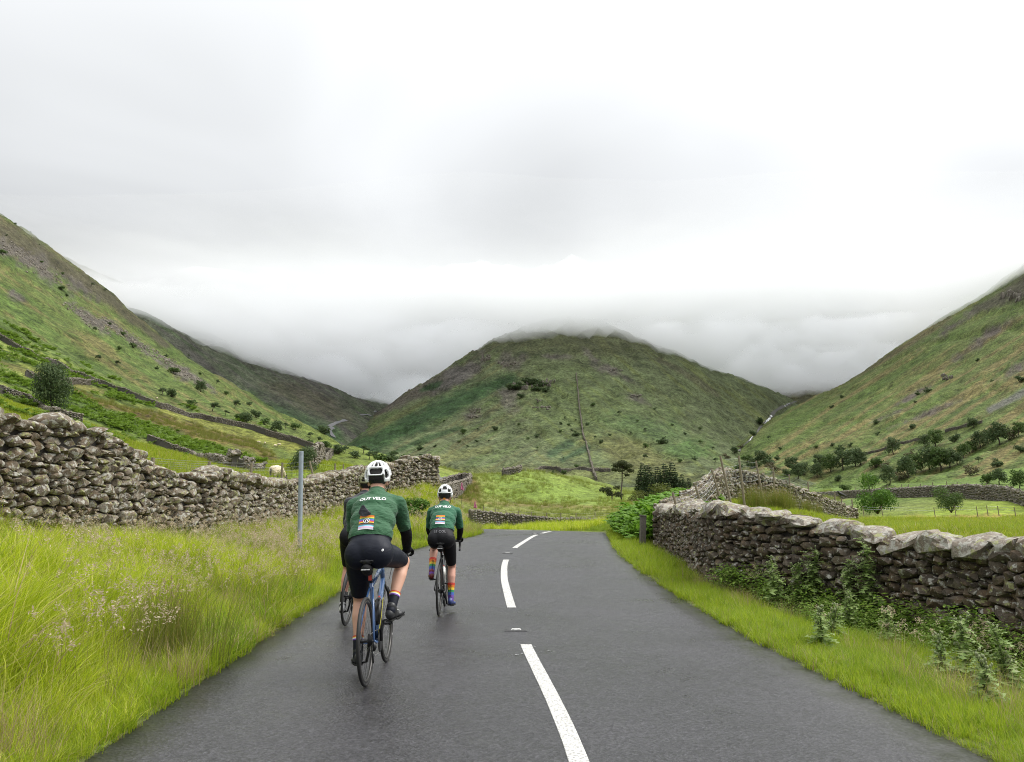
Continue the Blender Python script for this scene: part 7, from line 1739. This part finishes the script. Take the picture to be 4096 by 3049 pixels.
    bg = blob([('e', (0, .085, .885), (.048, .066, .042)), ('e', (0, .12, .865), (.042, .06, .036)), ('e', (0, .055, .89), (.044, .045, .038))], .007, 0, 3, disp=.002); bag = mobj('saddle_bag', bg, M_bag, root)
    b = MB()
    for k in (-1, 0, 1): b.box((k * .024, .008, .888), (.021, .006, .008))
    b.build('reflective_strip', M_reflect, bag)
    lp = MB(); lz = cfg.get('lampz', .815); ly = .258 - .306 * (lz - .765) - .028; lp.box((0, ly, lz), (.026, .018, .056), taper=.9); lp.build('rear_light', M_redlens, root); lc = MB(); lc.box((0, ly + .016, lz), (.03, .016, .064)); lc.build('light_mount', M_blkpl, root)
    hb_ = MB(); hb_.tube([HT + Vector((0, -.006, .02)), HT + Vector((0, -.012, .045))], .018, 10); hb_.tube([HT + Vector((0, -.01, .04)), Vector((0, .885, .955))], [.017, .018], 10); hb_.tube([(-.205, .885, .955), (0, .885, .957), (.205, .885, .955)], .0145, 10); hb_.build('stem', M_dkmetal, root, True)
    for sx in (-1, 1):
        b = MB(); b.tube([(sx * .08, .885, .956), (sx * .200, .885, .955), (sx * .205, .91, .955), (sx * .205, .955, .945), (sx * .207, .985, .915), (sx * .210, .985, .875), (sx * .212, .95, .838), (sx * .214, .89, .828), (sx * .215, .815, .826)], .0158, 10); b.build('handlebar_drop', M_tape, root, True)
        b = MB(); b.tube([(sx * .205, .930, .958), (sx * .205, .975, .970), (sx * .203, 1.005, .985), (sx * .203, 1.012, 1.005)], [.019, .019, .018, .012], 10); b.build('brake_hood', M_blkpl, root, True)
        b = MB(); b.tube([(sx * .205, 1.010, .975), (sx * .208, 1.030, .93), (sx * .212, 1.018, .875)], [.007, .006, .007], 6); b.build('brake_lever', M_dkmetal, root, True)
        b = MB(); b.tube([(sx * .215, .8145, .826), (sx * .215, .806, .826)], [.0145, .012], 10); b.build('bar_end_plug', M_blkpl, root)
    cb = MB(); cb.tube([(.06, .90, .95), (.075, .955, .88), (.05, .90, .74), (.02, .80, .70)], .0025, 4); cb.tube([(-.06, .90, .95), (-.05, .93, .86), (-.01, .86, .76)], .0025, 4); cb.build('brake_hose', M_blkpl, root)
    if cfg.get('hose'):
        b = MB(); b.tube([(.03, .41, .33), (.034, .52, .45), (.03, .66, .60)], .004, 5); b.build('yellow_frame_line', M_yel, root)
    if cfg.get('bottle'):
        d0, d1 = BB.lerp(HB, .22) + Vector((0, -.045, .04)), BB.lerp(HB, .62) + Vector((0, -.045, .04)); b = MB(); b.tube([d0, d0.lerp(d1, .72), d0.lerp(d1, .8), d0.lerp(d1, .86), d1.lerp(d0, .02)], [.036, .036, .028, .034, .02], 14); bo = b.build('bottle', cfg['bottle'], root, True); b = MB(); b.tube([d1, d1.lerp(d0, -.08)], [.012, .009], 8); b.build('nozzle', RB['red'], bo)
    return root

A_loc = (-1.142, 6.345, road_z(-1.142, 6.345)); B_loc = (-.930, 10.131, road_z(-.930, 10.131)); C_loc = (-1.965, 9.443, road_z(-1.965, 9.443))
bicycle('blue framed road bicycle under the nearest rider', A_loc, 1.0, dict(frame=M_blueframe, up=1, hose=True, bottle=M_blkpl), 0.0, -0.042)
bicycle('black road bicycle with a white bottle under the right rider', B_loc, .945, dict(frame=M_blackframe, up=-1, bottle=M_bottle, rim=.045, lampz=.855), 0.0, .0)
bicycle('dark road bicycle half hidden at the grass edge', C_loc, 1.0, dict(frame=M_blackframe, up=1), 0.0, 0.045)
multi = simple('blue_purple_shoe', (0.06, 0.10, 0.34), 0.4, noise=1.0, nscale=16, col2=(.02, .02, .03)); multi2 = simple('black_red_shoe', (0.02, 0.02, 0.022), 0.4, noise=1.0, nscale=12, col2=(.30, .03, .02))
bandsA = [(.72, .80, RB['purple']), (.80, .86, RB['white']), (.86, .92, RB['yellow']), (.92, .99, RB['red'])]
bandsB = [(.0, .18, RB['purple']), (.18, .36, RB['blue']), (.36, .52, RB['green']), (.52, .68, RB['yellow']), (.68, .84, RB['orange']), (.84, .995, RB['red'])]
ra = person('rider in green jersey and white helmet nearest the camera, black cape in the back pocket', A_loc, 1.0, dict(roll=-.042, up=1, skin=M_skin, hair=M_hair, jersey=M_green, shorts=M_navy, glove=M_blk, sock=.30, sockm=M_navy, bands=bandsA, shoem=(M_shoe, M_shoe), helmet='A', shell=M_white, seed=1, splay=.205, toe=.30, hem=.02))
rb = person('rider in brighter green jersey with rainbow socks, further right', B_loc, .945, dict(up=-1, skin=M_skin2, hair=M_hair2, jersey=M_green2, shorts=M_blk, glove=M_blk, sock=.46, sockm=RB['purple'], bands=bandsB, letters='QUEER', shoem=(multi2, multi), helmet='B', shell=M_white, seed=7, splay=.135, toe=.15, lean=.05, hem=.025, sleeve=.85, strapm=RB['yellow']))
rc = person('rider in charcoal jacket and olive helmet, mostly hidden behind the nearest rider', C_loc, 1.02, dict(roll=.045, up=1, skin=M_skin2, hair=M_hair, jersey=M_jack, shorts=M_blk, glove=M_blk, sock=.32, sockm=M_blk, bands=[], shoem=(RB['white'], M_shoe), helmet='C', shell=M_olive, seed=3, sleeve=.98))
# prints on the nearest rider
ra[0].scale.x = 1.06
root, jersey, sh, hm, sp, hd, legs = ra; bv = bvh_of(jersey)
tv, tf = text_mesh('OUT VELO', .031, .0008, 1.45); decal('lettering', bv, tv, tf, .0, 1.462, RB['white'], jersey, .005, arch=1.0)
pride_panel(root, jersey, -.022, 1.265, .118, .115)
bvs = bvh_of(sh); v, f = ringv(.004, .0105, 18, .75, -.3); decal('logo_ring', bvs, v, f, .125, 1.035, RB['white'], sh, .004)
cape = MB(); r = random.Random(4); q = [(-.055, .0, .0), (-.075, -.012, .035), (-.04, -.03, .03), (-.03, -.02, .09), (-.018, -.015, .125), (.0, -.03, .075), (.012, -.045, .03), (.04, -.03, .028), (.05, -.012, .0), (.0, -.05, -.02), (-.03, -.055, -.012), (.0, .01, .06)]
pz = project(bv, [(-.03, 1.325)])[0]; q = [Vector((a[0] * .95, a[1] * .8, a[2] * .85)) + pz for a in q]
cape.add(q, [(0, 1, 2), (1, 3, 2), (1, 4, 3), (3, 4, 5), (2, 3, 5), (2, 5, 6), (5, 11, 7), (5, 7, 6), (6, 7, 8), (6, 8, 9), (2, 6, 9), (2, 9, 10), (0, 2, 10), (4, 11, 5), (1, 11, 4)]); co = cape.build('folded_cape', M_jack, root)
md = co.modifiers.new('s', 'SUBSURF'); md.levels = 2; md.render_levels = 2
bh = bvh_of(hm)
tv, tf = text_mesh('poc', .034, .0012, 1.1); decal('lettering', bvh_of(hm.children[1]), tv, tf, 0, hd.z - .035, RB['white'], hm, .004)
tv, tf = text_mesh('poc', .030, .001, 1.0); decal('lettering', bh, tv, tf, .062, hd.z + .042, RB['black'], hm, .003, d=(-.5, 1, 0)) if False else decal('lettering', bh, tv, tf, .078, hd.z + .040, RB['black'], hm, .003)
# prints on the right rider
root, jersey, sh, hm, sp, hd, legs = rb; bv = bvh_of(jersey)
tv, tf = text_mesh('OUT VELO', .037, .0012, 1.3); decal('lettering', bv, tv, tf, -.01, 1.455, RB['white'], jersey, .005, arch=.3)
pride_panel(root, jersey, -.022, 1.275, .128, .118, .9)
bvs = bvh_of(sh); tv, tf = text_mesh('LE COL', .042, .0008, 1.1, 0, 1.15); decal('lettering', bvs, tv, tf, -.012, 1.112, M_grey_print, sh, .004)
b = MB(); b.tube([hd + Vector((0, -.105, -.035)), hd + Vector((0, -.120, -.036))], .017, 14); b.build('fit_dial', M_amber, hm)
# red and white bits on the hidden rider's pocket
root, jersey, sh, hm, sp, hd, legs = rc; bv = bvh_of(jersey)
v, f = gridv(.05, .06, 4, 4); decal('printed_patch', bv, v, f, -.125, 1.33, RB['white'], jersey, .005); v, f = gridv(.04, .07, 4, 4); decal('printed_patch', bv, v, f, -.115, 1.262, RB['red'], jersey, .005)

# ------------------------------------------------------------------ sheep and crow
M_wool = simple('cream_wool', (0.62, 0.53, 0.38), 0.95, noise=0.22, nscale=22, bump=0.9); M_face = simple('dark_sheep_face', (0.07, 0.06, 0.055), 0.8)
def sheep(fine=True):
    root = empty('sheep'); v = .018 if fine else .05
    body = [('t', [(0, -.30, .52), (0, .0, .54), (0, .30, .55)], [.215, .24, .20]), ('e', (0, -.36, .50), (.19, .14, .19)), ('t', [(0, .34, .55), (0.05, .52, .42), (.08, .62, .30)], [.15, .10, .075])]
    for sx in (-1, 1):
        body.append(('t', [(sx * .11, -.34, .44), (sx * .12, -.31, .30), (sx * .11, -.41, .21), (sx * .11, -.39, .02)], [.11, .06, .030, .026])); body.append(('t', [(sx * .10, .26, .42), (sx * .10, .27, .24), (sx * .10, .26, .02)], [.08, .034, .026]))
    body.append(('t', [(.08, .60, .31), (.10, .70, .20), (.11, .76, .11)], [.075, .062, .045]))
    me = blob(body, v, 0, 3, disp=.02 if fine else 0); o = mobj('body', me, M_wool, root); me.materials.append(M_face)
    for p_ in me.polygons:
        c = p_.center
        if c.z < .26 and (c.y < .5) or c.y > .60: p_.material_index = 1
    for sx in (-1, 1):
        b = MB(); b.ellipsoid((.09 + sx * .085, .63, .30), (.05, .018, .026), (0, sx * .4, 0)); b.build('ear', M_face, root, True)
    b = MB(); b.tube([(0, -.48, .58), (0, -.525, .45), (0, -.53, .26)], [.05, .042, .02], 8); b.build('tail', M_face if fine else M_wool, root, True)
    return root
s0 = sheep(); p = at(1104, 1937, 40); s0.location = (p[0], p[1], float(gz(p[0], p[1])) - .02); kk = (1937 - 1876) / FPX * 40 / .76; s0.scale = (kk,) * 3; s0.rotation_euler = (0, 0, -.28); tag(s0, 'cream sheep seen from behind, grazing by the left fence', 'sheep')
s1_ = sheep(False); first = True
for x, y, h, a, lb in ((1034, 1776, 9, 1.4, 'leftmost of the four sheep by the rushes on the left slope'), (1059, 1779, 9, .3, 'second of the four sheep by the rushes on the left slope'), (1101, 1789, 6, -.5, 'third and smallest of the four sheep on the left slope'), (1116, 1786, 7, 1.5, 'rightmost of the four sheep by the rushes on the left slope'), (215, 1447, 9, 1.5, 'single white sheep above the intake wall, far left'), (628, 1598, 9, .2, 'sheep standing just above the intake wall, middle of the left slope'), (430, 1323, 7, 1.2, 'white sheep high among the screes of the left slope')):
    o = s1_ if first else copy_tree(s1_); first = False; p = hit(x, y, 40); kk = max(.9, h / FPX * p[1] / .76); o.location = (p[0], p[1], p[2] - .03); o.scale = (kk,) * 3; o.rotation_euler = (0, 0, a); tag(o, lb, 'sheep', 'sheep far up the left slope')
p = at(3366, 1992, 40); cr = empty('crow', (p[0], p[1], p[2])); tag(cr, 'black crow perched on a fence stake in the right field', 'bird'); cr.rotation_euler = (0, 0, 1.9); cr.scale = (1.35,) * 3
mobj('body', blob([('t', [(0, -.12, .10), (0, .02, .14), (0, .10, .19)], [.035, .065, .045]), ('e', (0, .14, .235), (.035, .042, .036)), ('t', [(0, .17, .235), (0, .23, .222)], [.014, .005]), ('t', [(0, -.10, .10), (0, -.26, .05)], [.034, .018])], .009, 0, 3), simple('black_feathers', (.010, .010, .012), .5), cr)
b = MB()
for sx in (-1, 1): b.tube([(sx * .02, .0, .09), (sx * .02, .01, 0)], .006, 4)
b.build('legs', M_blkpl, cr)
